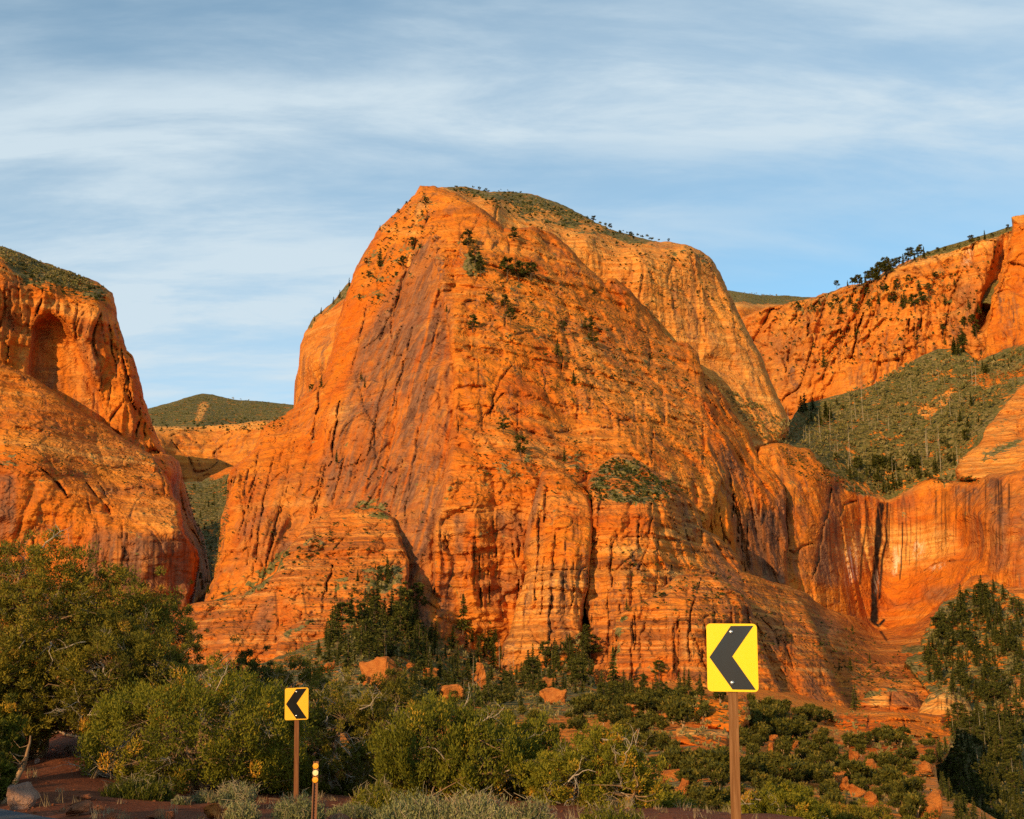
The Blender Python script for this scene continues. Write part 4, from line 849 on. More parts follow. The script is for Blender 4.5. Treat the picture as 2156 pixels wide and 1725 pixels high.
mass('layered_foot', [(1228, 1345), (1240, 1319), (1229, 1275), (1236, 1227), (1214, 1170), (1225, 1126), (1240, 1093), (1247, 1054), (1236, 1025), (1247, 994), (1273, 972), (1287, 959), (1306, 955), (1331, 961), (1370, 988), (1419, 1014), (1438, 1034), (1460, 1060), (1476, 1091), (1480, 1111), (1511, 1129), (1537, 1151), (1555, 1173), (1564, 1201), (1581, 1210), (1610, 1219), (1661, 1236), (1700, 1285), (1722, 1330), (1745, 1390), (1760, 1440), (1790, 1490), (1795, 1560), (1215, 1560), (1222, 1396)],
     [(1306, 955, 935), (1247, 994, 910), (1236, 1025, 885), (1300, 1050, 872), (1350, 1065, 862), (1236, 1100, 860), (1230, 1230, 838), (1222, 1400, 802), (1400, 1040, 895), (1480, 1111, 935), (1555, 1173, 965), (1661, 1236, 1015), (1350, 1200, 828), (1350, 1440, 780), (1500, 1300, 820), (1500, 1450, 785), (1600, 1300, 858), (1620, 1400, 820), (1700, 1400, 848), (1790, 1490, 832), (1650, 1480, 800), (1350, 1135, 848), (1440, 1200, 870)], 'layer', jit=2.0, edge=(10, 26),
     carve=[('line', [(1246, 1060), (1240, 1100), (1228, 1140)], 10, 3), ('line', [(1372, 1060), (1370, 1100), (1362, 1140)], 7, 2), ('line', [(1365, 1140), (1355, 1180), (1340, 1220)], 5, 1.8), ('line', [(1225, 1130), (1260, 1135), (1320, 1132), (1400, 1137), (1470, 1140)], 6, 2), ('line', [(1240, 1195), (1300, 1200), (1360, 1203), (1430, 1205)], 6, 2), ('poly', [(1458, 1118), (1480, 1118), (1478, 1150), (1466, 1140)], 12, 2), ('line', [(1262, 1120), (1245, 1160), (1232, 1240), (1226, 1300)], 6, 2.5), ('line', [(1590, 1300), (1610, 1370), (1640, 1450)], 5, 3), ('line', [(1660, 1245), (1690, 1300), (1712, 1360)], 5, 3)],
     paint=[('lin', EVERY, .85), ('veg', [(1236, 1010), (1290, 960), (1330, 965), (1440, 1035), (1400, 1055), (1340, 1068), (1240, 1050)], .46, 6), ('var', [(1240, 1200), (1700, 1300), (1790, 1500), (1220, 1500)], .22, 20), ('pal', [(1240, 1195), (1440, 1203), (1440, 1215), (1240, 1210)], .7, 3), ('pal', [(1390, 1112), (1455, 1110), (1455, 1125), (1390, 1125)], .7, 3), ('pal', [(1260, 1140), (1360, 1150), (1350, 1180), (1260, 1165)], .5, 5),
            ('org', [(1250, 1060), (1370, 1060), (1365, 1130), (1245, 1130)], .6, 6), ('org', [(1390, 1060), (1440, 1070), (1430, 1100), (1385, 1095)], .6, 6), ('org', [(1370, 1170), (1400, 1165), (1410, 1195), (1370, 1200)], .7, 4), ('var', [(1420, 1040), (1480, 1100), (1490, 1160), (1440, 1110)], .5, 6), ('var', [(1480, 1130), (1560, 1200), (1560, 1260), (1480, 1200)], .55, 8), ('var', [(1255, 1170), (1350, 1195), (1350, 1205), (1250, 1200)], .6, 4), ('org', [(1640, 1350), (1670, 1340), (1690, 1480), (1660, 1490)], .7, 6), ('var', [(1600, 1300), (1650, 1330), (1660, 1420), (1600, 1400)], .4, 8), ('var', [(1700, 1420), (1720, 1420), (1740, 1490), (1700, 1490)], .6, 5), ('org', [(1715, 1430), (1722, 1430), (1712, 1480), (1702, 1480)], .8, 3), ('org', [(1226, 1330), (1262, 1330), (1262, 1420), (1240, 1430)], .6, 6)],
     label='layered sandstone foot of the butte with a brushy knob', cracks=[(1240, 1480, 1060, 1440, 16, 9, 0), (1500, 1740, 1220, 1480, 16, 9, .25)], far_by=0.982, drips=[(1640, 1730, 1330, 1490, 16, .5), (1250, 1370, 1065, 1130, 10, .4)])
mass('front_buttress', [(1262, 1490), (1273, 1416), (1289, 1344), (1295, 1300), (1317, 1284), (1361, 1262), (1392, 1238), (1427, 1212), (1474, 1210), (1515, 1214), (1559, 1247), (1579, 1273), (1590, 1313), (1610, 1370), (1640, 1440), (1660, 1480), (1662, 1550), (1262, 1550)],
     [(1427, 1212, 825), (1515, 1214, 838), (1361, 1262, 805), (1295, 1300, 795), (1289, 1344, 785), (1450, 1300, 786), (1450, 1450, 765), (1273, 1440, 772), (1590, 1313, 838), (1655, 1471, 798), (1550, 1450, 778), (1540, 1290, 805)], 'layer', jit=2.0, edge=(10, 22),
     carve=[('line', [(1474, 1212), (1466, 1250), (1456, 1290), (1453, 1330)], 9, 2.2), ('line', [(1432, 1280), (1430, 1340), (1427, 1440)], 8, 2), ('line', [(1455, 1330), (1470, 1360), (1482, 1400), (1490, 1430)], 7, 2.5), ('line', [(1300, 1330), (1290, 1390), (1280, 1420)], 8, 3.5), ('line', [(1360, 1300), (1350, 1350), (1345, 1400)], 5, 3)],
     paint=[('lin', EVERY, 1.), ('var', EVERY, .18), ('org', [(1270, 1330), (1290, 1340), (1272, 1430), (1255, 1430)], .7, 5), ('org', [(1400, 1370), (1426, 1375), (1425, 1445), (1370, 1440), (1340, 1400)], .7, 6), ('org', [(1427, 1212), (1480, 1212), (1460, 1260), (1420, 1258)], .6, 5), ('veg', [(1427, 1212), (1400, 1250), (1340, 1270), (1320, 1310), (1305, 1300), (1380, 1245)], .72, 5), ('veg', [(1295, 1320), (1312, 1330), (1300, 1400), (1285, 1400)], .6, 5), ('var', [(1350, 1310), (1400, 1340), (1340, 1370), (1310, 1420)], .45, 6), ('pal', [(1434, 1330), (1462, 1335), (1480, 1380), (1440, 1390)], .5, 3)],
     label='banded front buttress behind the near road sign', cracks=[(1290, 1600, 1235, 1470, 16, 9, 0)], far_by=0.962)
mass('left_apron', [(382, 1300), (392, 1275), (410, 1270), (430, 1266), (461, 1262), (498, 1253), (546, 1231), (577, 1209), (595, 1165), (619, 1141), (640, 1110), (680, 1080), (720, 1070), (760, 1066), (800, 1070), (830, 1090), (860, 1180), (860, 1260), (780, 1340), (690, 1420), (640, 1470), (382, 1470)],
     [(392, 1275, 885), (461, 1262, 885), (546, 1231, 885), (595, 1165, 900), (680, 1080, 935), (760, 1066, 935), (820, 1100, 910), (640, 1250, 848), (720, 1200, 868), (800, 1250, 845), (500, 1360, 818), (400, 1380, 832), (650, 1380, 805), (720, 1110, 905)], 'layer', jit=2.2, edge=(10, 22),
     carve=[('line', [(700, 1190), (694, 1215), (686, 1230), (688, 1250)], 18, 2.2), ('poly', [(690, 1085), (745, 1080), (758, 1110), (740, 1135), (700, 1125)], 12, 6), ('line', [(548, 1255), (530, 1300), (512, 1340)], 5, 2), ('line', [(500, 1252), (560, 1245), (620, 1250), (650, 1255)], 5, 2), ('line', [(752, 1110), (720, 1140), (700, 1160)], 6, 2)],
     paint=[('lin', EVERY, .85), ('var', EVERY, .15), ('org', [(690, 1085), (745, 1078), (756, 1110), (720, 1150), (690, 1125)], .6, 6), ('org', [(590, 1225), (630, 1225), (640, 1270), (610, 1330), (570, 1335), (580, 1280)], .75, 6), ('org', [(700, 1180), (740, 1180), (720, 1240), (695, 1240)], .5, 6), ('pal', [(600, 1255), (640, 1260), (640, 1275), (600, 1270)], .7, 4), ('blk', [(580, 1250), (582, 1300)], .5, 3, 'line'), ('blk', [(638, 1240), (644, 1290)], .5, 3, 'line'), ('var', [(545, 1270), (580, 1250), (580, 1320), (530, 1340)], .6, 6), ('veg', [(430, 1262), (520, 1240), (590, 1170), (620, 1150), (600, 1200), (540, 1245), (460, 1275)], .65, 6), ('veg', [(690, 1240), (760, 1200), (850, 1180), (850, 1260), (760, 1270), (700, 1285)], .52, 8), ('veg', [(730, 1065), (810, 1065), (830, 1110), (770, 1110)], .6, 6), ('veg', [(640, 1140), (690, 1110), (690, 1180), (640, 1200)], .30, 10)],
     label='ramp of layered rock at the left foot of the butte', cracks=[(430, 800, 1110, 1360, 12, 7, -.1)], far_by=0.97)
mass('lower_ramp', [(575, 1420), (586, 1345), (605, 1322), (640, 1302), (690, 1287), (720, 1264), (760, 1256), (800, 1262), (810, 1320), (700, 1440), (575, 1450)],
     [(586, 1345, 800), (640, 1302, 815), (720, 1264, 835), (790, 1256, 845), (600, 1420, 770), (700, 1380, 785), (780, 1300, 820)], 'layer', jit=2, edge=(8, 14),
     carve=[('line', [(620, 1345), (626, 1360), (623, 1385)], 8, 2)], paint=[('lin', EVERY, 1.), ('var', EVERY, .15), ('org', [(680, 1310), (700, 1300), (695, 1350), (680, 1350)], .8, 4), ('veg', [(590, 1335), (660, 1300), (662, 1308), (600, 1345)], .6, 3), ('veg', [(700, 1290), (800, 1260), (800, 1300), (720, 1320)], .5, 6)], label='low banded rock ramp beside the forest', far_by=0.965)
# slopes at the foot
mass('valley_slope', [(-300, 1395), (540, 1400), (640, 1362), (700, 1305), (770, 1262), (850, 1262), (900, 1290), (1055, 1300), (1090, 1370), (1150, 1350), (1232, 1322), (1290, 1390), (1500, 1420), (1700, 1462), (1800, 1485), (1960, 1492), (1984, 1510), (1978, 1550), (1970, 1600), (1976, 1650), (2000, 1690), (2060, 1730), (2120, 1800), (-300, 1800)],
     [(-420, 1330, 960), (-420, 1500, 560), (-420, 1780, 120), (250, 1330, 960), (640, 1330, 850), (770, 1265, 880), (900, 1290, 875), (900, 1340, 835), (900, 1400, 720), (900, 1480, 560), (900, 1560, 380), (900, 1650, 220), (900, 1780, 120), (1070, 1405, 835), (1150, 1400, 800), (1235, 1325, 850), (1235, 1390, 790), (1500, 1420, 840), (1500, 1446, 760), (1500, 1480, 600), (1500, 1550, 385), (1500, 1650, 210), (1500, 1780, 120), (1800, 1488, 850), (1900, 1500, 830), (1900, 1560, 560), (1900, 1610, 430), (1900, 1680, 260), (2000, 1690, 260), (2080, 1770, 180), (1972, 1600, 480), (250, 1420, 760), (250, 1500, 560), (250, 1780, 120), (1290, 1420, 800)], 'soil', g=4.0, jit=3, edge=(6, 6),
     paint=[('veg', [(250, 1320), (640, 1320), (770, 1260), (900, 1290), (1060, 1400), (1240, 1290), (1290, 1400), (1300, 1500), (1150, 1520), (250, 1560)], .66, 10), ('org', [(1280, 1420), (1800, 1480), (2000, 1500), (2100, 1800), (1300, 1800), (1100, 1530)], .62, 20), ('pal', EVERY, .18), ('veg', [(1300, 1500), (1700, 1560), (1950, 1650), (1950, 1800), (1300, 1800)], .30, 20)],
     label='scrubby valley slope running up to the foot of the butte', amp=.6)
mass('red_bluff', [(1462, 1490), (1474, 1470), (1484, 1462), (1520, 1457), (1566, 1462), (1578, 1480), (1576, 1515), (1548, 1545), (1490, 1530)],
     [(1474, 1470, 425), (1520, 1457, 432), (1576, 1470, 428), (1480, 1520, 405), (1560, 1520, 403), (1520, 1545, 392)], 'wall', g=2, jit=3, edge=(8, 10), paint=[('org', EVERY, 1.0), ('pal', [(1530, 1460), (1566, 1462), (1566, 1470), (1530, 1468)], .6, 2)], label='deep red bluff behind the near sign post', amp=.3, back=60)
mass('pale_ledge', [(1424, 1536), (1432, 1531), (1460, 1532), (1490, 1535), (1528, 1537), (1534, 1546), (1532, 1570), (1490, 1580), (1424, 1562)],
     [(1424, 1536, 356), (1530, 1538, 357), (1424, 1560, 345), (1530, 1575, 338), (1480, 1550, 348)], 'layer', g=1.8, jit=1.4, edge=(4, 5), paint=[('org', EVERY, .9), ('pal', [(1420, 1528), (1540, 1532), (1540, 1550), (1420, 1548)], 1., 2), ('org', [(1420, 1528), (1540, 1532), (1540, 1550), (1420, 1548)], -1., 2), ('lin', EVERY, .8)], label='cream capped red ledge left of the near sign post', amp=.25, back=30)
mass('apron_ledge', [(1795, 1506), (1804, 1470), (1826, 1452), (1850, 1447), (1872, 1446), (1905, 1452), (1932, 1466), (1942, 1486), (1940, 1508), (1900, 1512), (1820, 1512)],
     [(1804, 1470, 845), (1850, 1447, 850), (1905, 1452, 850), (1940, 1480, 850), (1820, 1505, 826), (1930, 1508, 822), (1870, 1480, 832)], 'layer', g=1.9, jit=3, edge=(6, 12), carve=[('line', [(1800, 1492), (1860, 1494), (1940, 1492)], 9, 3), ('line', [(1876, 1450), (1874, 1475), (1878, 1500)], 8, 2)],
     paint=[('lin', EVERY, .8), ('pal', [(1832, 1462), (1874, 1460), (1870, 1486), (1836, 1486)], .9, 3), ('org', [(1800, 1488), (1940, 1488), (1940, 1510), (1800, 1510)], .8, 3), ('veg', [(1800, 1462), (1870, 1446), (1900, 1450), (1880, 1456), (1815, 1472)], .5, 4), ('var', [(1876, 1456), (1940, 1464), (1940, 1490), (1880, 1488)], .5, 4)], label='undercut orange ledge at the lower edge of the apron', amp=.5, back=50)
mass('red_cliff_band', [(1736, 1520), (1752, 1500), (1804, 1500), (1850, 1498), (1892, 1498), (1967, 1505), (2000, 1503), (2016, 1515), (2004, 1560), (1985, 1600), (1960, 1615), (1750, 1590)],
     [(1752, 1501, 640), (1892, 1499, 630), (2005, 1505, 640), (1760, 1545, 585), (1892, 1550, 575), (1985, 1560, 575), (1760, 1590, 480), (1900, 1610, 440), (1980, 1610, 450)], 'layer', g=2, jit=2.2, edge=(5, 10), carve=[('poly', [(1985, 1512), (2006, 1512), (2002, 1545), (1990, 1540)], 20, 4), ('line', [(1745, 1520), (1850, 1517), (1990, 1521)], 9, 2.5), ('line', [(1745, 1548), (1850, 1552), (1980, 1556)], 14, 4), ('line', [(1830, 1503), (1828, 1530), (1836, 1550)], 9, 2.5), ('line', [(1900, 1503), (1905, 1530), (1900, 1555)], 8, 2.5)],
     paint=[('org', EVERY, 1.), ('lin', EVERY, .5), ('pal', [(1740, 1496), (1900, 1496), (1900, 1503), (1740, 1506)], .5, 2)], label='red cliff band above the scrubby slope', amp=1.1, back=60)
mass('lower_red_ledge', [(1762, 1566), (1772, 1552), (1800, 1556), (1830, 1557), (1860, 1560), (1910, 1559), (1964, 1561), (1972, 1570), (1968, 1604), (1900, 1612), (1770, 1594)],
     [(1770, 1554, 515), (1860, 1560, 505), (1964, 1561, 500), (1770, 1590, 465), (1900, 1608, 440), (1968, 1604, 440)], 'layer', g=1.8, jit=1.8, edge=(4, 6), paint=[('org', EVERY, 1.), ('lin', EVERY, .7), ('pal', [(1760, 1548), (1970, 1556), (1970, 1567), (1760, 1562)], .95, 2), ('org', [(1760, 1548), (1970, 1556), (1970, 1567), (1760, 1562)], -1., 2)], label='lower red ledge with a pale top', amp=.3, back=40)
mass('small_red_ledge', [(1848, 1612), (1856, 1605), (1890, 1602), (1940, 1605), (1964, 1610), (1970, 1634), (1900, 1640), (1850, 1630)],
     [(1850, 1606, 405), (1960, 1608, 400), (1855, 1632, 372), (1965, 1636, 365)], 'layer', g=1.8, jit=2, edge=(4, 5), paint=[('org', EVERY, .8), ('lin', EVERY, .7), ('pal', [(1840, 1600), (1970, 1600), (1970, 1614), (1840, 1616)], .7, 3)], label='small red ledge above the ravine', amp=.25, back=30)
mass('striped_dome', [(1930, 1505), (1940, 1482), (1955, 1462), (1975, 1452), (1990, 1444), (2002, 1443), (2020, 1454), (2038, 1474), (2050, 1500), (2046, 1512), (1990, 1512)],
     [(1940, 1485, 850), (1996, 1444, 870), (2044, 1490, 850), (1990, 1508, 825), (1990, 1480, 832)], 'slick', g=1.8, jit=1.6, edge=(8, 14), paint=[('pal', EVERY, 1.), ('veg', [(1940, 1470), (1990, 1445), (1985, 1460), (1950, 1490)], .5, 4)], label='pale rounded dome striped with dark drips', drips=[(1944, 2044, 1462, 1512, 26, .75)], far_by=0.96, amp=.3, back=60)
mass('right_dome', [(2080, 1500), (2092, 1472), (2108, 1450), (2124, 1436), (2145, 1422), (2220, 1405), (2300, 1420), (2300, 1520), (2090, 1520)],
     [(2092, 1472, 850), (2145, 1422, 880), (2220, 1407, 880), (2110, 1500, 815), (2250, 1500, 800)], 'slick', jit=2, edge=(8, 16), paint=[('pal', EVERY, .45), ('lin', EVERY, .6), ('var', EVERY, .25), ('org', [(2100, 1485), (2300, 1485), (2300, 1500), (2100, 1500)], .8, 3)], label='rounded rock dome among the right hand forest', amp=.4)
mass('forest_slope', [(1900, 1395), (1935, 1370), (1945, 1340), (1965, 1292), (1990, 1264), (2040, 1237), (2085, 1227), (2130, 1240), (2156, 1258), (2320, 1300), (2320, 1510), (1985, 1495), (1950, 1450)],
     [(2085, 1227, 1075), (1965, 1290, 1010), (1935, 1380, 960), (2156, 1300, 985), (2000, 1470, 855), (2300, 1450, 850), (2060, 1350, 960)], 'hill', jit=7, edge=(6, 8), paint=[('veg', EVERY, .62)], label='conifer covered slope below the amphitheatre', amp=.35)
mass('ravine_slope', [(1935, 1545), (1985, 1502), (2040, 1492), (2156, 1496), (2420, 1490), (2420, 1820), (1935, 1820)],
     [(1985, 1502, 835), (2156, 1496, 825), (2400, 1490, 820), (1950, 1600, 640), (2156, 1600, 650), (1990, 1740, 480), (2156, 1740, 480), (2400, 1740, 470)], 'hill', g=3, jit=3, edge=(6, 8), paint=[('veg', EVERY, .9)], label='dark forested ravine side at lower right', amp=.3)

# leave out what lies deep behind a nearer mass, then make the meshes
zf = np.where(ZBUF > 1e8, 1e9, ZBUF)
for _ in range(9):                                   # the farthest visible surface within some thirty units
    zf = np.maximum.reduce([zf, np.roll(zf, 1, 0), np.roll(zf, -1, 0), np.roll(zf, 1, 1), np.roll(zf, -1, 1)])
for name, Vall, Fall, attrs, smooth, label, cu_, cv_, dd_ in PENDING:
    c_ = ((cu_ - ZU0) / ZG).astype(int); r_ = ((cv_ - ZV0) / ZG).astype(int)
    inb = (c_ >= 10) & (c_ < ZW - 10) & (r_ >= 10) & (r_ < ZH - 10)
    hid = np.zeros(len(Vall), bool); hid[inb] = zf[r_[inb], c_[inb]] < dd_[inb] - 30
    F_ = Fall[~hid[Fall].all(1)]
    keep = np.zeros(len(Vall), bool); keep[F_.ravel()] = True
    ren = np.cumsum(keep) - 1
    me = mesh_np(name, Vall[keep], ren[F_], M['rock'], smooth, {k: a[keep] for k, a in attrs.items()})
    tag(obj(name, me), label, kind='structure')
PENDING.clear()
# ------------------------------------------------------------------ near ground, road
ED = np.array([0.742, -0.670]); EN = np.array([0.670, 0.742])     # road edge direction, and outward from the road
def edge_dist(x, y):
    return (x + 8.0) * EN[0] + (y - 20.4) * EN[1] - .024 * (np.clip(x, -14, 0) + 3) ** 2 * (np.asarray(x) < -3)
def near_z(x, y):
    x = np.asarray(x, float); y = np.asarray(y, float)
    e = edge_dist(x, y)
    z = -.05 - .028 * np.clip(e, 0, 14)
    z = z + sstep(-6.2, -11.0, x) * np.clip(e - .6, 0, 9) * .20
    z = z + .55 * sstep(-9, -16, x) * sstep(8, 22, e)
    drop = np.clip(e - 13, 0, None)
    z = z - np.where(x < -5, .10, .17) * drop
    far = np.hypot(x, y)
    z = z - .18 * np.clip(far - 110, 0, None)
    bank = sstep(2, 10, -e - 8.5)                       # the uphill side across the road
    z = z + bank * 1.2 + .05 * np.clip(-e - 16, 0, 60)
    n = fbm(x / 5, y / 5, 0.3, 3) * .12 + fbm(x / .9, y / .9, 4.3, 3) * .045
    on = sstep(.15, 1.2, e) + sstep(8.6, 9.6, -e)
    return z + n * on
def graded(lo, hi, dense_lo, dense_hi, fine, coarse):
    a = [lo]
    while a[-1] < hi:
        p = a[-1]
        a.append(p + (fine if dense_lo <= p < dense_hi else min(coarse, fine + .18 * max(dense_lo - p, p - dense_hi, 0))))
    return np.array(a)
gx = graded(-420, 420, -20, 9, .26, 16); gy = graded(-420, 330, 9, 38, .26, 16)
GXX, GYY = np.meshgrid(gx, gy)
GZZ = near_z(GXX, GYY)
nx = len(gx)
ii = np.arange(len(gy) - 1)[:, None] * nx + np.arange(nx - 1)[None, :]
gf = np.stack([ii, ii + 1, ii + nx + 1, ii + nx], -1).reshape(-1, 4)
me = mesh_np('roadside_ground', np.stack([GXX, GYY, GZZ], -1).reshape(-1, 3), gf, M['soil'], True)
tag(obj('roadside_ground', me), 'red dirt shoulder and bank beside the road', kind='structure')
me = mesh_np('valley_floor', np.array([(-30000, -30000, -95), (30000, -30000, -95), (30000, 30000, -95), (-30000, 30000, -95)]), np.array([(0, 1, 2, 3)]), M['soil'])
tag(obj('valley_floor', me), 'valley floor far below', kind='structure')
# the road: a strip along the edge line
rs, rv = np.arange(-70, 90, 1.0), []
for s in rs:
    for w in np.linspace(0, 8.4, 9):
        x = -3.0 + ED[0] * s; y = 14.8 + ED[1] * s
        for _ in range(6):                              # walk to the edge line
            e = edge_dist(x, y); x -= EN[0] * e; y -= EN[1] * e
        rv.append((x - EN[0] * w, y - EN[1] * w, .012 - .004 * abs(w - 4.2) + (.02 * (w == 0) * 0)))
ri = np.arange(len(rs) - 1)[:, None] * 9 + np.arange(8)[None, :]
rf = np.stack([ri, ri + 1, ri + 10, ri + 9], -1).reshape(-1, 4)
tag(obj('road', mesh_np('road', np.array(rv), rf, M['asphalt'], True)), 'grey asphalt road at the bottom left corner', kind='structure')

def ground(u, v, Y):
    p = at(u, v, Y); p.z = float(near_z(p.x, p.y)); return p

# ------------------------------------------------------------------ road signs and delineator
def rounded(w, h, r, n=6):
    pts = []
    for cx_, cz_, a0 in ((w / 2 - r, h / 2 - r, 0), (-w / 2 + r, h / 2 - r, 90), (-w / 2 + r, -h / 2 + r, 180), (w / 2 - r, -h / 2 + r, 270)):
        for k in range(n + 1):
            a = math.radians(a0 + 90 * k / n); pts.append((cx_ + r * math.cos(a), cz_ + r * math.sin(a)))
    return pts
def chevron_sign(u, v, Y, wide, yaw, roll, mats, label, leanx=0.0):
    """centre of the panel seen at (u, v)"""
    c = at(u, v, Y); s = wide / .457
    gz = float(near_z(c.x, c.y))
    root = empty('chevron_sign', (c.x - (c.z - gz) * math.sin(roll), c.y, gz), yaw)
    root.rotation_euler = (0, roll, yaw)
    h = c.z - gz
    hw = .0445 * s
    b = MB(); b.prism([(-hw, -.6), (hw, -.6), (hw * .97, h + .30 * s), (-hw * .97, h + .30 * s)], .018, .018 + 2 * hw)
    b.build('post', mats[2], root)
    b = MB(); W, H = .457 * s, .61 * s
    b.prism([(x, z + h) for x, z in rounded(W, H, .038 * s)], 0, .016)
    p = b.build('panel', mats[0], root)
    arr = [(.485, .035), (.932, .030), (.50, .485), (.945, .968), (.49, .968), (.05, .5)]
    b = MB(); b.prism([((x - .5) * W, h + (.5 - y) * H) for x, y in reversed(arr)], -.0035, -.0008)
    b.build('arrow', mats[1], p)
    for y in (.125, .87):
        b = MB(); zc = h + (.5 - y) * H
        pr = [(.0, -.019), (.014, -.018), (.019, -.012), (.020, -.004)]
        n = 10; base = len(b.v)
        for r, yy in pr[1:]:
            for k in range(n):
                t = 2 * math.pi * k / n; b.v.append(Vector((-.01 * W + r * s * math.cos(t), yy, zc + r * s * math.sin(t)))); b.t.append(.5)
        b.v.append(Vector((-.01 * W, -.019, zc))); b.t.append(.5)
        for q in range(2):
            for k in range(n):
                k2 = (k + 1) % n; b.f.append((q * n + k, q * n + k2, (q + 1) * n + k2, (q + 1) * n + k))
        for k in range(n): b.f.append((len(b.v) - 1, (k + 1) % n, k))
        b.build('bolt', M['steel'], p, True)
    tag(root, label, 'road sign', 'chevron signs along the curve')
    return root
chevron_sign(1541.5, 1384.5, 11.5, .457, math.radians(-9), math.radians(1.0), (M['yellow'], M['black'], M['post']), 'large bright yellow chevron sign with dark arrow on a brown wooden post')
chevron_sign(624.5, 1482, 24.8, .457, math.radians(2), math.radians(-1.9), (M['amber'], M['black_flat'], M['post_dark']), 'small amber yellow chevron sign on a wooden post among the junipers')

c = at(665, 1612, 16.0); gz = float(near_z(c.x, c.y)) - .02
dl = empty('delineator_post', (c.x, c.y, gz), math.radians(2)); top = c.z - gz
b = MB(); hw = .033
chan = [(-hw, .0), (-hw + .014, .0), (-hw + .018, .026), (hw - .018, .026), (hw - .014, .0), (hw, .0), (hw, .004), (hw - .011, .004), (hw - .015, .030), (-hw + .015, .030), (-hw + .011, .004), (-hw, .004)]
n = len(chan)
for z in (-.4, top + .05):
    for x, y in chan: b.v.append(Vector((x, y, z))); b.t.append(.5)
for i in range(n):
    j = (i + 1) % n; b.f.append((i, j, n + j, n + i))
b.f.append(tuple(range(n, 2 * n)))
po = b.build('channel_post', M['rustpost'], dl)
for i in range(26):
    b = MB(); z = top - .24 - i * .036
    b.prism([(.005 * math.cos(t * math.pi / 4), z + .007 * math.sin(t * math.pi / 4)) for t in range(8)], .0245, .0262)
    b.build('bolt_hole', M['hole'], po)
for i, (mt, lab) in enumerate(((M['amber_lens'], 'round amber reflector'), (M['clear_lens'], 'round pale reflector'), (M['amber_lens'], 'round amber reflector'))):
    b = MB(); z = top - .005 - i * .083
    R = .037; n = 18
    for r, y in ((R, .001), (R, -.010), (R * .86, -.015), (R * .80, -.012)):
        for k in range(n):
            t = 2 * math.pi * k / n; b.v.append(Vector((r * math.cos(t), y, z + r * math.sin(t)))); b.t.append(.5)
    b.v.append(Vector((0, -.014, z))); b.t.append(.5)
    for q in range(3):
        for k in range(n):
            k2 = (k + 1) % n; b.f.append((q * n + k, q * n + k2, (q + 1) * n + k2, (q + 1) * n + k))
    for k in range(n): b.f.append((len(b.v) - 1, 3 * n + k, 3 * n + (k + 1) % n))
    tag(b.build('reflector', mt, dl), lab)
tag(dl, 'short brown steel delineator post with three round reflectors', 'marker post')

# ------------------------------------------------------------------ stones
def stone_mesh(name, size, seed, mat, angular=.5, sub=2, ang_noise=None):
    r = np.random.default_rng(seed)
    bm = bmesh.new()
    for _ in range(16):
        p = r.uniform(-1, 1, 3); m = np.abs(p).max(); q = p / (m ** angular * (np.linalg.norm(p) ** (1 - angular)) + 1e-6)
        q = q * r.uniform(.8, 1.0)
        bm.verts.new(Vector(q * np.array(size) * .5))
    hull = bmesh.ops.convex_hull(bm, input=bm.verts)
    bmesh.ops.delete(bm, geom=[g_ for g_ in hull['geom_interior'] if isinstance(g_, bmesh.types.BMVert)], context='VERTS')
    bmesh.ops.bevel(bm, geom=list(bm.edges), offset=min(size) * .045, segments=1, affect='EDGES')
    bmesh.ops.triangulate(bm, faces=bm.faces)
    bmesh.ops.subdivide_edges(bm, edges=bm.edges, cuts=sub, use_grid_fill=True)
    co = np.array([v.co[:] for v in bm.verts])
    nrm = np.array([v.normal[:] for v in bm.verts])
    s = float(np.mean(size))
    d = (fbm(co[:, 0] / s * 2.2 + seed, co[:, 1] / s * 2.2, co[:, 2] / s * 3.2, 4) * (.05 if ang_noise is None else ang_noise) - .06 * np.abs(perlin(co[:, 0] / s * 1.2, co[:, 1] / s * 1.2, co[:, 2] / s * 7 + seed))) * s
    co = co + nrm * d[:, None]
    for v, p in zip(bm.verts, co): v.co = p
    me = bpy.data.meshes.new(name); bm.to_mesh(me); bm.free()
    me.materials.append(mat)
    return me
def stone(name, u, v, Y, wpx, hpx, seed, mat, label, depth=.8, sink=.12, rot=0.0, tilt=(0, 0), group=None, ang=.6, far=False):
    sc = Y / FPX; w, h = wpx * sc, hpx * sc
    me = stone_mesh(name, (w, w * depth, h * (1 + sink)), seed, mat, ang, 3 if far else 2, .11 if far else None)
    o = obj(name, me)
    p = at(u, v, Y) if far else ground(u, v, Y)
    if not far: p = at(u, v, Y)
    o.location = (p.x, p.y, p.z + h * .5 * (1 - sink))
    o.rotation_euler = (tilt[0], tilt[1], rot)
    return tag(o, label, 'rock', group)
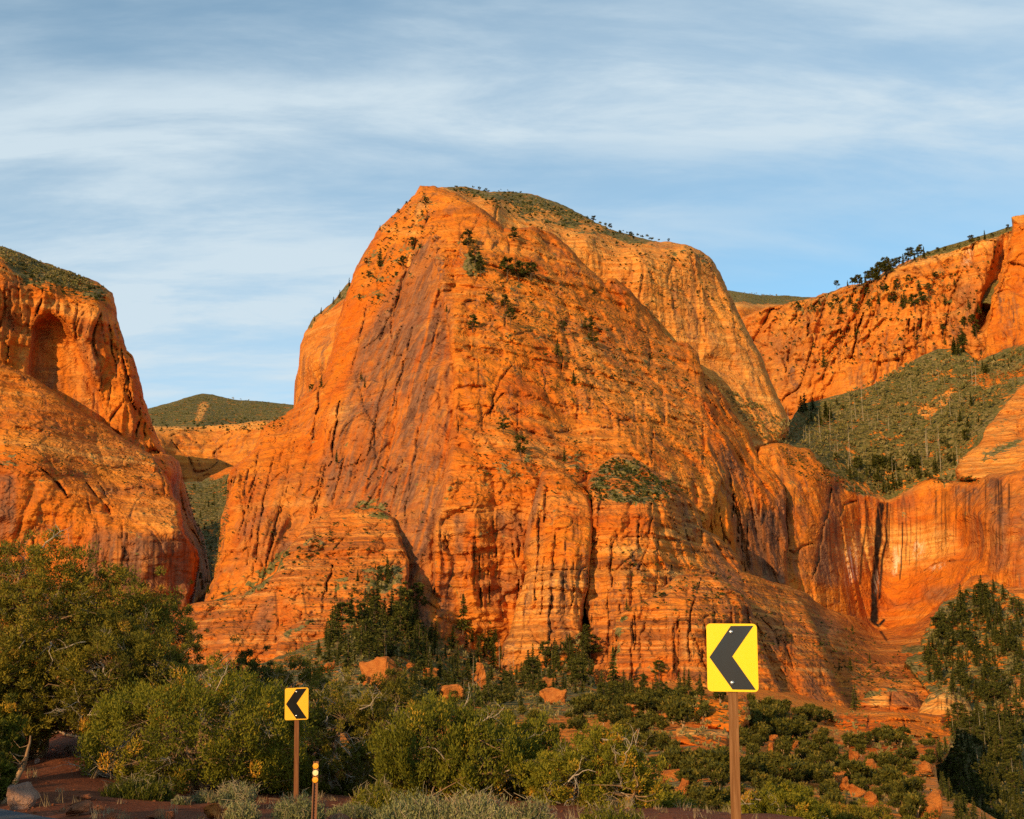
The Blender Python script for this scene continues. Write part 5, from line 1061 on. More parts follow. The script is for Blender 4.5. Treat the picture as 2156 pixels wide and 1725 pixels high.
# v is where the foot of the stone is seen; its distance is where that sight line meets the ground
def foot(u, v, lo=9., hi=60.):
    for _ in range(40):
        m = (lo + hi) / 2
        p = at(u, v, m)
        if p.z > float(near_z(p.x, p.y)): lo = m
        else: hi = m
    return lo
for i, (u, v, w, h, mt, rot, tilt, lab) in enumerate([
    (48, 1702, 74, 56, 'stone_grey', .35, (0, -.14), 'big grey pink stone block on the shoulder at bottom left'),
    (163, 1716, 56, 24, 'stone', .6, (.1, -.38), 'flat red slab leaning beside the road edge'),
    (182, 1683, 26, 11, 'stone', .3, (0, .1), 'small orange red rock behind the leaning slab'),
    (236, 1727, 24, 18, 'stone', .2, (0, 0), 'small squared red rock at the bottom edge'),
    (340, 1727, 60, 22, 'stone', .1, (0, .05), 'broad low red rock at the bottom edge'),
    (446, 1727, 44, 34, 'boulder', .2, (0, .05), 'sunlit orange rock beside the sagebrush tuft'),
    (478, 1727, 22, 26, 'boulder', .8, (0, 0), 'narrow sunlit orange rock against its neighbour'),
    (610, 1726, 30, 20, 'stone', .5, (0, 0), 'rounded red rock left of the sagebrush under the small sign'),
    (716, 1728, 50, 14, 'stone', .5, (0, 0), 'low red rock right of the reflector post'),
    (208, 1706, 22, 10, 'stone', .9, (0, 0), 'thin red stone between slab and juniper'),
    (78, 1608, 13, 11, 'stone_grey', .2, (0, 0), 'small round grey stone on the dirt bank'),
    (146, 1584, 22, 15, 'stone_grey', .7, (0, .2), 'pale stone below the dead branches')]):
    stone('rock', u, v, foot(u, v), w, h, 40 + i, M[mt], lab, ang=.9, rot=rot, tilt=tilt, group='rocks along the road shoulder')
# loose gravel and pebbles
pv, pf = [], []
ico = bmesh.new(); bmesh.ops.create_icosphere(ico, subdivisions=1, radius=1.0)
icv = np.array([v.co[:] for v in ico.verts]); icf = np.array([[v.index for v in f.verts] for f in ico.faces]); ico.free()
N = 5200
px = rng.uniform(-17, 3, N); py = rng.uniform(12, 31, N)
e = edge_dist(px, py)
k = (e > .12) & (rng.random(N) < np.where(e < 1.6, 1.0, .35)) & (py > -.9 * px + 8)
px, py = px[k], py[k]; pz = near_z(px, py)
rad = .012 + .035 * rng.random(len(px)) ** 3
for i in range(len(px)):
    s = rad[i] * rng.uniform(.6, 1.3, 3); s[2] *= .7
    pv.append(icv * s * rng.uniform(.85, 1.15, (len(icv), 1)) + (px[i], py[i], pz[i] + rad[i] * .25)); pf.append(icf + i * len(icv))
tag(obj('gravel', mesh_np('gravel', np.vstack(pv), np.vstack(pf), M['stone'])), 'loose red gravel on the road shoulder', 'gravel', kind='stuff')
# ------------------------------------------------------------------ plants: leaves as small faces
def leaf_tris(cent, dirs, length, width, r):
    """one narrow triangle per leaf spray"""
    n = len(cent)
    d = dirs / (np.linalg.norm(dirs, axis=1)[:, None] + 1e-9)
    a = r.normal(size=(n, 3)); a -= (a * d).sum(1)[:, None] * d; a /= np.linalg.norm(a, axis=1)[:, None] + 1e-9
    L, Wd = np.asarray(length).reshape(-1, 1), np.asarray(width).reshape(-1, 1)
    v = np.stack([cent - d * L * .35 - a * Wd * .5, cent - d * L * .25 + a * Wd * .5, cent + d * L * .65], 1)
    return v.reshape(-1, 3), np.arange(n * 3).reshape(-1, 3)
def clump_leaves(centers, radii, per, size, r, up=.6, out=.7, tints=None, aspect=.42, flat=.8):
    """tufts of leaf sprays round every clump centre"""
    n = len(centers)
    per = np.broadcast_to(per, n).astype(int)
    ci = np.repeat(np.arange(n), per)
    q = r.normal(size=(len(ci), 3)); q /= np.linalg.norm(q, axis=1)[:, None]
    rr = r.random(len(ci))[:, None] ** .45
    off = q * rr * radii[ci][:, None] * np.array([1, 1, flat])
    d = q * out + np.array([0, 0, up]) + r.normal(size=q.shape) * .45
    L = size * r.uniform(.6, 1.35, len(ci))
    v, f = leaf_tris(centers[ci] + off, d, L, L * aspect, r)
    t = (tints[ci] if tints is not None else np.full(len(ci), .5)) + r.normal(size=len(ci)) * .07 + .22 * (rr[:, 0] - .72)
    return v, f, np.repeat(np.clip(t, 0, 1), 3)
def wander(p, d, length, n, r, bend=.25, grav=0.0):
    pts = [np.array(p, float)]; d = np.array(d, float); d /= np.linalg.norm(d)
    for i in range(n):
        d = d + r.normal(size=3) * bend + np.array([0, 0, grav]); d /= np.linalg.norm(d)
        pts.append(pts[-1] + d * length / n)
    return pts, d
def dead_branch(mb, p, d, length, rad, r, level=2, sides=4):
    pts, dd = wander(p, d, length, 5, r, .30, .02)
    mb.tube(pts, [rad * (1 - .8 * i / 5) for i in range(6)], sides, r.uniform(.2, .9))
    if level > 0:
        for _ in range(r.integers(2, 5)):
            i = r.integers(1, 5)
            nd = (pts[i + 1] - pts[i]); nd = nd / np.linalg.norm(nd) + r.normal(size=3) * .75
            dead_branch(mb, pts[i], nd, length * r.uniform(.35, .65), rad * .5 * (1 - .1 * i), r, level - 1, 3)

def juniper(loc, width, height, seed, mat, label, lobes=9, leaf=.075, per=150, dens=1.0, trunk_h=.25, stems=3, dead=14, depth=.8, low=.12, tint=.5, lean=(0, 0), name='juniper_tree', group=None, spike=.0, open_=0.0, cat='tree'):
    """a juniper: twisted stems, a crown of many tufts carried on branches, and bare dead twigs"""
    r = np.random.default_rng(seed); leaf, per = leaf * 1.02, int(per * .80)
    root = empty(name, loc)
    # lobes that make up the outline
    lc, lr = [], []
    for i in range(lobes):
        a = 2 * math.pi * i / lobes + r.uniform(-.5, .5)
        k = r.uniform(.25, .75) if i else 0.05
        x = math.cos(a) * width * .5 * k; y = math.sin(a) * width * .5 * k * depth
        top = height * (1 - .50 * k ** 1.7) * r.uniform(.84, 1.02)
        hr = top * (.5 - low / 2); cz = top - hr
        lc.append((x + lean[0] * cz, y + lean[1] * cz, cz)); lr.append((width * r.uniform(.22, .32), width * depth * r.uniform(.22, .32), hr))
    lc, lr = np.array(lc), np.array(lr)
    # clump centres in the shell of the lobes
    want = int(330 * dens); C = []
    while len(C) < want:
        i = r.integers(0, lobes); q = r.normal(size=3); q /= np.linalg.norm(q)
        rad = r.uniform(.55, 1.0) ** .6 * (r.uniform(1.0, 1.32) if r.random() < .16 else 1.0)
        p = lc[i] + q * lr[i] * rad
        if p[2] < height * low * r.uniform(.6, 1.3): continue
        ins = (((p - lc) / lr) ** 2).sum(1)
        if (ins < .45).sum() > 0 and r.random() < .8: continue
        if open_ and perlin(p[0] * 1.1 + seed, p[1] * 1.1, p[2] * 1.1) < open_ - .5: continue
        C.append(p)
    C = np.array(C)
    cr = r.uniform(.13, .27, want) * (width / 5.0) ** .35
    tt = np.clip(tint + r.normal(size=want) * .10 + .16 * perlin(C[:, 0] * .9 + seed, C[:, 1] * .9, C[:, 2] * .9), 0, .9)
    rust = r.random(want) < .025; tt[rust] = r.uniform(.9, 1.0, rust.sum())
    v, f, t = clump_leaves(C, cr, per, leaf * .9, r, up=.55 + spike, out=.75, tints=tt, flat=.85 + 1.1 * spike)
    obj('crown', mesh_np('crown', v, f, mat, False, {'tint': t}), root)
    # stems and branches
    mb = MB(); nodes = []
    for s in range(stems):
        a = 2 * math.pi * s / max(1, stems) + r.uniform(-.6, .6)
        d = np.array([math.cos(a) * .45 + lean[0], math.sin(a) * .35 + lean[1], 1.0])
        pts, _ = wander((.12 * math.cos(a), .10 * math.sin(a), -.2), d, height * r.uniform(.62, .85), 9, r, .16, .05)
        rb = (.055 + .022 * height) * r.uniform(.6, 1.0) * (1.25 if stems < 3 else .85)
        mb.tube(pts, [rb * (1.15 - .95 * i / 9) for i in range(10)], 7, .5); nodes += [(p, rb * (1.1 - .95 * i / 9)) for i, p in enumerate(pts)][2:]
    tr = mb.build('trunk', M['bark'], root, True)
    mb = MB(); np_ = np.array([n_[0] for n_ in nodes])
    for j in range(0, want, 2):
        c_ = C[j]; w = np.linalg.norm(np_ - c_, axis=1) + 1.2 * np.clip(np_[:, 2] - c_[2], 0, None)
        i = int(np.argmin(w)); p0 = np_[i]; m_ = (p0 + c_) / 2 + r.normal(size=3) * .15 * np.linalg.norm(c_ - p0) + np.array([0, 0, -.05])
        rr = min(nodes[i][1] * .5, .012 + .010 * np.linalg.norm(c_ - p0))
        mb.tube([p0, p0 * .6 + m_ * .4 + r.normal(size=3) * .04, m_, m_ * .4 + c_ * .6 + r.normal(size=3) * .05, c_], [rr, rr * .8, rr * .62, rr * .45, rr * .2], 4, r.uniform(.2, .8), False)
    mb.build('branches', M['bark'], root)
    for _ in range(int(dead * 1.35)):
        mb = MB()
        c_ = C[r.integers(0, want)]; o = np.array([c_[0], c_[1], 0]); o = o / (np.linalg.norm(o) + .01)
        p = c_ * np.array([.72, .72, .92]); p[1] -= .1 * width * r.random()
        d = o * .6 + np.array([0, -.65, .3]) + r.normal(size=3) * .55
        dead_branch(mb, p, d, r.uniform(.5, 1.15) * (width / 5) ** .5, .019, r, 2)
        mb.build('dead_branch', M['deadwood'], root)
    return tag(root, label, cat, group)

def gz_at(u, v, Y):
    p = at(u, v, Y); return p, float(near_z(p.x, p.y))
def plant(u, vtop, vbase, Y, wpx, seed, mat, label, **kw):
    """a tree whose top is seen at vtop, foot at vbase (or in the ground below), width wpx"""
    sc = Y / FPX
    p = at(u, vbase, Y); g = float(near_z(p.x, p.y))
    z0 = min(p.z, g) if kw.pop('sit', True) else p.z
    ht = at(u, vtop, Y).z - z0
    return juniper((p.x, p.y, z0), wpx * sc, ht, seed, mat, label, **kw)
FG = 'junipers along the roadside'
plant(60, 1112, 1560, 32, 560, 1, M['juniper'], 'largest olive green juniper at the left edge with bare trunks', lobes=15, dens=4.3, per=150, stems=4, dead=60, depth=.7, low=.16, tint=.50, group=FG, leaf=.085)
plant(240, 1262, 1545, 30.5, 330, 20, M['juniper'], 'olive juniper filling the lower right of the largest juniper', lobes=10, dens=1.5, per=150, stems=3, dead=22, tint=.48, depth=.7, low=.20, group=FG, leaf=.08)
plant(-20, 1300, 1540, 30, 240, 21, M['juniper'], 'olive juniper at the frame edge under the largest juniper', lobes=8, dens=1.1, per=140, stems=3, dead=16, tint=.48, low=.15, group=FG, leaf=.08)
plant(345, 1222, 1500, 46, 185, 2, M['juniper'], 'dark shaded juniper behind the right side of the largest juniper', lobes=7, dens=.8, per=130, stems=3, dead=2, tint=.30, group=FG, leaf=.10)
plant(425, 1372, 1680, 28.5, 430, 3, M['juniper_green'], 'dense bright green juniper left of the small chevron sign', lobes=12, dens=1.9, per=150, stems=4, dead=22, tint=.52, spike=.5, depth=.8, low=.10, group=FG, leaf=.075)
plant(520, 1338, 1640, 38, 150, 4, M['juniper'], 'nearly black juniper squeezed behind the bright green one', lobes=6, dens=.8, per=130, stems=2, dead=6, tint=.22, group=FG, leaf=.085)
plant(610, 1350, 1660, 40, 210, 14, M['juniper'], 'olive juniper with dead tips above the small chevron sign', lobes=8, dens=1.0, per=120, stems=3, dead=12, tint=.42, group=FG, leaf=.085, open_=.28)
plant(590, 1560, 1690, 30, 150, 15, M['juniper_green'], 'young green juniper just behind the small sign post', lobes=6, dens=.6, per=140, stems=3, dead=5, tint=.42, spike=.5, group=FG, leaf=.075)
plant(715, 1420, 1650, 35, 240, 5, M['juniper'], 'olive juniper with pale dead limbs right of the small sign', lobes=9, dens=1.0, per=120, stems=3, dead=24, tint=.48, group=FG, leaf=.08, open_=.30)
plant(812, 1385, 1640, 36, 170, 6, M['juniper'], 'open juniper with a fan of twisted bare trunks', lobes=8, dens=.55, per=130, stems=7, dead=16, tint=.46, low=.45, group=FG, leaf=.08)
plant(945, 1455, 1690, 29, 330, 7, M['juniper_green'], 'broad light green juniper in the middle of the foreground', lobes=11, dens=1.6, per=140, stems=6, dead=20, tint=.55, spike=.7, depth=.8, low=.10, group=FG, leaf=.08)
plant(760, 1560, 1700, 31, 200, 16, M['juniper'], 'low olive juniper in shade right of the reflector post', lobes=7, dens=.8, per=120, stems=4, dead=12, tint=.40, group=FG, leaf=.075, open_=.25)
plant(1105, 1490, 1710, 30, 200, 17, M['juniper_green'], 'upright green juniper between the two broad ones', lobes=7, dens=.9, per=130, stems=5, dead=16, tint=.45, spike=.6, group=FG, leaf=.08)
plant(1265, 1520, 1740, 27.5, 290, 8, M['juniper_green'], 'spreading green juniper with dead tops left of the near sign post', lobes=11, dens=1.5, per=140, stems=5, dead=34, tint=.56, depth=.8, low=.08, group=FG, leaf=.075)
plant(1405, 1655, 1790, 33, 190, 9, M['juniper_green'], 'low green juniper just left of the near sign post', lobes=7, dens=.8, per=130, stems=4, dead=10, tint=.46, group=FG, leaf=.08)
plant(1650, 1640, 1800, 42, 230, 10, M['juniper_green'], 'rounded green juniper just right of the near sign post', lobes=8, dens=1.0, per=130, stems=4, dead=14, tint=.55, group=FG, leaf=.10)
plant(1800, 1672, 1830, 47, 230, 11, M['juniper'], 'olive juniper top at the bottom right of the post', lobes=8, dens=.9, per=130, stems=4, dead=12, tint=.55, group=FG, leaf=.11)
plant(1500, 1700, 1840, 36, 190, 18, M['juniper'], 'olive juniper top at the bottom edge behind the near post', lobes=7, dens=.7, per=120, stems=3, dead=8, tint=.5, group=FG, leaf=.09)
plant(1945, 1700, 1850, 58, 190, 19, M['juniper'], 'small olive juniper top below the big boulder', lobes=7, dens=.6, per=120, stems=3, dead=5, tint=.55, group=FG, leaf=.13)
plant(8, 1462, 1545, 26, 90, 12, M['juniper_green'], 'shaded green bush at the left edge under the largest juniper', lobes=6, dens=.45, per=130, stems=4, dead=0, tint=.30, low=.05, group='bushes at the left edge', leaf=.075, name='bush', cat='bush')
plant(-8, 1578, 1625, 23.5, 62, 13, M['juniper_green'], 'dark low bush at the left edge on the dirt bank', lobes=5, dens=.3, per=110, stems=4, dead=0, tint=.24, low=.05, group='bushes at the left edge', leaf=.07, name='bush', cat='bush')
# junipers added across the road, out of view: their shade falls on the shoulder
for i, (x, y, w, h) in enumerate(((-12.8, 6.0, 4.0, 3.9), (-15.2, 8.6, 4.6, 4.3), (-18.2, 11.0, 4.8, 4.4), (-21.8, 14.0, 5.0, 4.6))):
    juniper((x, y, float(near_z(x, y))), w, h, 60 + i, M['juniper'], ('nearest', 'second', 'third', 'farthest')[i] + ' juniper added across the road out of view for shade', lobes=7, dens=.5, per=80, stems=3, dead=0, leaf=.20, group='junipers added across the road for shade')

def blades(n, w, d, h, r, flare=.35, wid=.012, tint=.5):
    a = r.uniform(0, 2 * math.pi, n); k = np.sqrt(r.random(n))
    bx, by = np.cos(a) * k * w * .42, np.sin(a) * k * d * .42
    hh = h * (1 - .55 * k ** 2) * r.uniform(.55, 1.05, n)
    dx = np.cos(a) * k * flare * hh + r.normal(size=n) * .12 * hh; dy = np.sin(a) * k * flare * hh + r.normal(size=n) * .12 * hh
    z0 = np.zeros(n)
    return bx, by, z0, dx, dy, hh
def sagebrush(loc, w, d, h, seed, mat, label, stems=260, leaves=26, leaf=.05, stalk=60, name='sagebrush', group='sagebrush along the shoulder', tint=.5, cat='shrub'):
    r = np.random.default_rng(seed)
    root = empty(name, loc)
    bx, by, z0, dx, dy, hh = blades(stems, w, d, h, r)
    # leaves up the stems
    i = np.repeat(np.arange(stems), leaves); s = r.uniform(.25, 1.0, len(i))
    c_ = np.stack([bx[i] + dx[i] * s, by[i] + dy[i] * s, hh[i] * s], 1) + r.normal(size=(len(i), 3)) * .022
    dr = np.stack([dx[i] * .8, dy[i] * .8, hh[i]], 1) / (hh[i][:, None]) + r.normal(size=(len(i), 3)) * .45
    L = leaf * r.uniform(.6, 1.3, len(i))
    v, f = leaf_tris(c_, dr, L, L * .30, r)
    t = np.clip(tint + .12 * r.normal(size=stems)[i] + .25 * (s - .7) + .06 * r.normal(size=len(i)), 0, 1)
    obj('leaves', mesh_np('leaves', v, f, mat, False, {'tint': np.repeat(t, 3)}), root)
    mb = MB()
    for j in range(min(stems, 90)):
        mb.tube([(bx[j], by[j], 0), (bx[j] + dx[j] * .5, by[j] + dy[j] * .5, hh[j] * .5), (bx[j] + dx[j], by[j] + dy[j], hh[j])], [.006, .005, .002], 3, .3, False)
    for j in range(stalk):
        q = r.integers(0, stems); x, y = bx[q] + dx[q], by[q] + dy[q]
        mb.tube([(x, y, hh[q] * .8), (x + r.normal() * .04, y + r.normal() * .04, hh[q] * 1.0 + .04), (x + r.normal() * .07, y + r.normal() * .07, hh[q] * 1.05 + r.uniform(.05, .22) * h)], [.004, .004, .003], 3, .8, False)
    mb.build('stems', M['drybrush'], root)
    return tag(root, label, cat, group)
def sage(u, vtop, vbase, wpx, seed, mat, label, Y=None, **kw):
    Y = Y or foot(u, vbase)
    p = at(u, vbase, Y); sc = Y / FPX
    return sagebrush((p.x, p.y, p.z - .03), wpx * sc, wpx * sc * .8, (vbase - vtop) * sc, seed, mat, label, **kw)
sage(628, 1672, 1738, 100, 70, M['sage'], 'round grey green sagebrush at the foot of the small sign', stems=420)
sage(508, 1684, 1738, 62, 71, M['sage'], 'small bright sagebrush tuft between the orange rocks', stems=240, tint=.55)
sage(500, 1645, 1698, 70, 72, M['sage'], 'pale dry sagebrush behind the small tuft', stems=260, tint=.62, stalk=140)
sage(880, 1668, 1760, 170, 73, M['sage'], 'big grey sagebrush at the bottom centre', stems=700, Y=17.5, tint=.5)
sage(1000, 1672, 1760, 180, 74, M['sage'], 'wide grey sagebrush with dry stalks at the bottom centre', stems=700, Y=17.5, tint=.55, stalk=160)
sage(425, 1664, 1692, 60, 75, M['sage'], 'low sagebrush at the foot of the bright green juniper', stems=170, tint=.35)
sage(380, 1676, 1694, 34, 76, M['sage'], 'tiny sagebrush sprig beside the bright green juniper', stems=90, tint=.3)
sage(740, 1690, 1722, 110, 77, M['sage'], 'low dull scrub right of the reflector post', stems=300, tint=.25)
sage(800, 1650, 1712, 120, 78, M['juniper_green'], 'olive tufted shrub between reflector post and sagebrush', stems=300, tint=.5, leaf=.06, name='shrub', group='low shrubs')
sage(290, 1630, 1690, 150, 79, M['juniper_green'], 'dark green low shrub at the lower left of the bright juniper', stems=420, tint=.28, leaf=.06, name='shrub', group='low shrubs', Y=25.0)
sage(1290, 1690, 1760, 150, 80, M['juniper_green'], 'low green shrub at the bottom edge under the dead tops', stems=300, tint=.4, leaf=.06, name='shrub', group='low shrubs', Y=20.0)
sage(1120, 1680, 1760, 80, 81, M['sage'], 'small grey sagebrush right of the wide one', stems=200, Y=17.0, tint=.45)
# leaning dead bush at the left, roots on the fallen wood
def dead_bush(u, v, seed, label, n, length, dirs, rad=.022, name='dead_bush', level=2):
    r = np.random.default_rng(seed); Y = foot(u, v); p = at(u, v, Y); mb = MB()
    for _ in range(n):
        dead_branch(mb, (0, 0, 0), np.array(dirs) + r.normal(size=3) * .35, length * r.uniform(.6, 1.1), rad, r, level)
    o = mb.build(name, M['deadwood'], None); o.location = p
    return tag(o, label, 'dead bush')
dead_bush(245, 1640, 90, 'leaning dead bush with pale twigs fanning left', 16, 1.1, (-.9, -.15, .55), .018)
dead_bush(135, 1540, 91, 'tangle of dead branches under the largest juniper', 16, 1.3, (-.2, -.3, .35), .03)
dead_bush(330, 1630, 92, 'tangle of dry twigs at the foot of the bright juniper', 14, .9, (-.5, -.4, .5), .016)
def log_(u0, v0, u1, v1, rad, seed, label, sides=9):
    r = np.random.default_rng(seed); a = at(u0, v0, foot(u0, v0)); b_ = at(u1, v1, foot(u1, v1)); mb = MB()
    pts = [a.lerp(b_, i / 7) + Vector(r.normal(size=3) * rad * .5) + Vector((0, 0, rad * .6)) for i in range(8)]
    mb.tube(pts, [rad * (1 - .5 * i / 7) for i in range(8)], sides)
    return tag(mb.build('fallen_log', M['bark'], None, True), label, 'log', 'fallen logs under the largest juniper')
log_(205, 1512, 95, 1500, .10, 93, 'fallen bare trunk lying under the largest juniper')
log_(190, 1560, 120, 1545, .06, 94, 'thin fallen limb on the red bank')

r_ = np.random.default_rng(404); gc, gd, gl, gt = [], [], [], []
for _ in range(420):
    x, y = r_.uniform(-13, 5), r_.uniform(13, 29)
    e_ = float(edge_dist(x, y))
    if e_ < .5 or (x < -8.5 and r_.random() < .75): continue
    z = float(near_z(x, y)); hh = r_.uniform(.08, .28); t_ = r_.uniform(.2, .9)
    for _k in range(r_.integers(10, 26)):
        d = np.array([r_.normal() * .35, r_.normal() * .35, 1.0]); L_ = hh * r_.uniform(.6, 1.2)
        gc.append((x + r_.normal() * .05, y + r_.normal() * .05, z + L_ * .33)); gd.append(d); gl.append(L_); gt.append(t_)
v, f = leaf_tris(np.array(gc), np.array(gd), np.array(gl), np.full(len(gl), .011), r_)
tag(obj('dry_grass', mesh_np('dry_grass', v, f, M['drybrush'], False, {'tint': np.repeat(np.array(gt), 3)})), 'sparse dry grass on the red shoulder', 'grass', kind='stuff')
# ------------------------------------------------------------------ trees and shrubs of the country beyond
def conifer_proto(seed, kind):
    """unit-height tree as (trunk mesh, crown mesh)"""
    r = np.random.default_rng(seed)
    mb = MB()
    lean = r.normal(size=2) * .015
    mb.tube([(0, 0, -.06), (lean[0] * .5, lean[1] * .5, .5), (lean[0], lean[1], .97)], [.020, .013, .004], 5)
    C, L, Dv, T = [], [], [], []
    if kind == 'fir':
        wid = r.uniform(.14, .27); z0 = r.uniform(.02, .16); lev = 22; pw = r.uniform(.6, 1.0)
        for i in range(lev):
            t = (i + r.uniform(-.3, .3)) / lev; z = z0 + (1 - z0) * t
            rad = wid * (1 - t) ** pw * r.uniform(.6, 1.2) + .006
            for k in range(int(6 + 4 * (1 - t))):
                a = r.uniform(0, 2 * math.pi); rr = rad * r.uniform(.7, 1.1)
                for q in range(4):
                    s = (q + r.random()) / 4
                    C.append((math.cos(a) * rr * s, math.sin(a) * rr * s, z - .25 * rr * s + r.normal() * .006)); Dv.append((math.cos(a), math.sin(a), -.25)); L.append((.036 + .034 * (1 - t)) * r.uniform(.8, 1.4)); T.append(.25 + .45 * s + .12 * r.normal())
    else:
        wid = r.uniform(.22, .30); z0 = r.uniform(.16, .34)
        for i in range(26):
            t = r.random(); z = z0 + (.97 - z0) * t; a = r.uniform(0, 2 * math.pi); k = wid * math.sqrt(max(.04, 1 - (abs(t - .35) / .75) ** 2)) * r.uniform(.3, 1.0)
            c = np.array([math.cos(a) * k, math.sin(a) * k, z])
            mb.tube([(0, 0, z - .06), tuple(c)], [.007, .003], 3)
            for q in range(46):
                d = r.normal(size=3); d /= np.linalg.norm(d); s = r.random() ** .5
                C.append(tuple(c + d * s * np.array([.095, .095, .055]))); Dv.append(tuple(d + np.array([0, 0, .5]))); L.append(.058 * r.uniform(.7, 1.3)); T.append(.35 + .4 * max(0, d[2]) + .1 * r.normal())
    L = np.array(L)
    v, f = leaf_tris(np.array(C), np.array(Dv) + r.normal(size=(len(C), 3)) * .25, L, L * .75, r)
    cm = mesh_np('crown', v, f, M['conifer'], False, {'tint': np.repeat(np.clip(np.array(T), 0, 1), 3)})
    tm = bpy.data.meshes.new('trunk'); tm.from_pydata([tuple(p) for p in mb.v], [], mb.f); tm.materials.append(M['trunk'])
    return tm, cm
def shrub_proto(seed, n, trunked, mat):
    """unit-width round shrub or pinyon"""
    r = np.random.default_rng(seed); C, R, T = [], [], []
    for i in range(n):
        q = r.normal(size=3); q /= np.linalg.norm(q); q[2] = abs(q[2]) if not trunked else q[2]
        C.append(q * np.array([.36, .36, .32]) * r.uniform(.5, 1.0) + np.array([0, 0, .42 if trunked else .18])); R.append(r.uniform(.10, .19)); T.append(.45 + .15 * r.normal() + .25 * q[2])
    v, f, t = clump_leaves(np.array(C), np.array(R), 26, .12, r, up=.5, out=.8, tints=np.clip(np.array(T), 0, 1), aspect=.6)
    cm = mesh_np('crown', v, f, mat, False, {'tint': t})
    tm = None
    if trunked:
        mb = MB()
        for k in range(3):
            a = r.uniform(0, 6.3); mb.tube([(0, 0, -.1), (.06 * math.cos(a), .06 * math.sin(a), .2), (.2 * math.cos(a), .2 * math.sin(a), .5)], [.035, .028, .012], 5)
        tm = bpy.data.meshes.new('trunk'); tm.from_pydata([tuple(p) for p in mb.v], [], mb.f); tm.materials.append(M['bark'])
    return tm, cm
def snag_proto(seed):
    r = np.random.default_rng(seed); mb = MB()
    l = r.normal(size=2) * .02
    mb.tube([(0, 0, -.03), (l[0] * .4, l[1] * .4, .4), (l[0], l[1], 1)], [.011, .008, .002], 5)
    for i in range(14):
        z = r.uniform(.3, .95); a = r.uniform(0, 6.3); k = (1.05 - z) * r.uniform(.05, .16)
        mb.tube([(l[0] * z, l[1] * z, z), (math.cos(a) * k, math.sin(a) * k, z + k * r.uniform(-.4, .3))], [.003, .001], 3, .5, False)
    me = bpy.data.meshes.new('snag'); me.from_pydata([tuple(p) for p in mb.v], [], mb.f); me.materials.append(M['snag'])
    return me
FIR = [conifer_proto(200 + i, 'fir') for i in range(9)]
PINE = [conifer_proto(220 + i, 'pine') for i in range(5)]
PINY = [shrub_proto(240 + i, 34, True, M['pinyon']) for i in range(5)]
SHRUB = [shrub_proto(260 + i, 14, False, M['darkshrub']) for i in range(5)]
SNAG = [snag_proto(280 + i) for i in range(4)]
pr = random.Random(77)
CAND = []                                            # every far plant: decided later which stand alone
def put_tree(protos, u, v, hm, name, label, group, cat='tree', wide=1.0, keep=False):
    p = spot(u, v)
    if p is None: return
    CAND.append(dict(proto=pr.choice(protos), p=p, u=u, v=v, h=hm, w=hm * wide, rz=pr.uniform(0, 6.28), name=name, label=label, group=group, cat=cat, px=hm * FPX / p.y, keep=keep))
def put_one(mesh, u, v, s, name, label, group, cat, sz=1.0):
    p = spot(u, v)
    if p is None: return
    CAND.append(dict(proto=(None, mesh), p=p, u=u, v=v, h=s * sz, w=s, rz=pr.uniform(0, 6.28), name=name, label=label, group=group, cat=cat, px=s * FPX / p.y, keep=False))
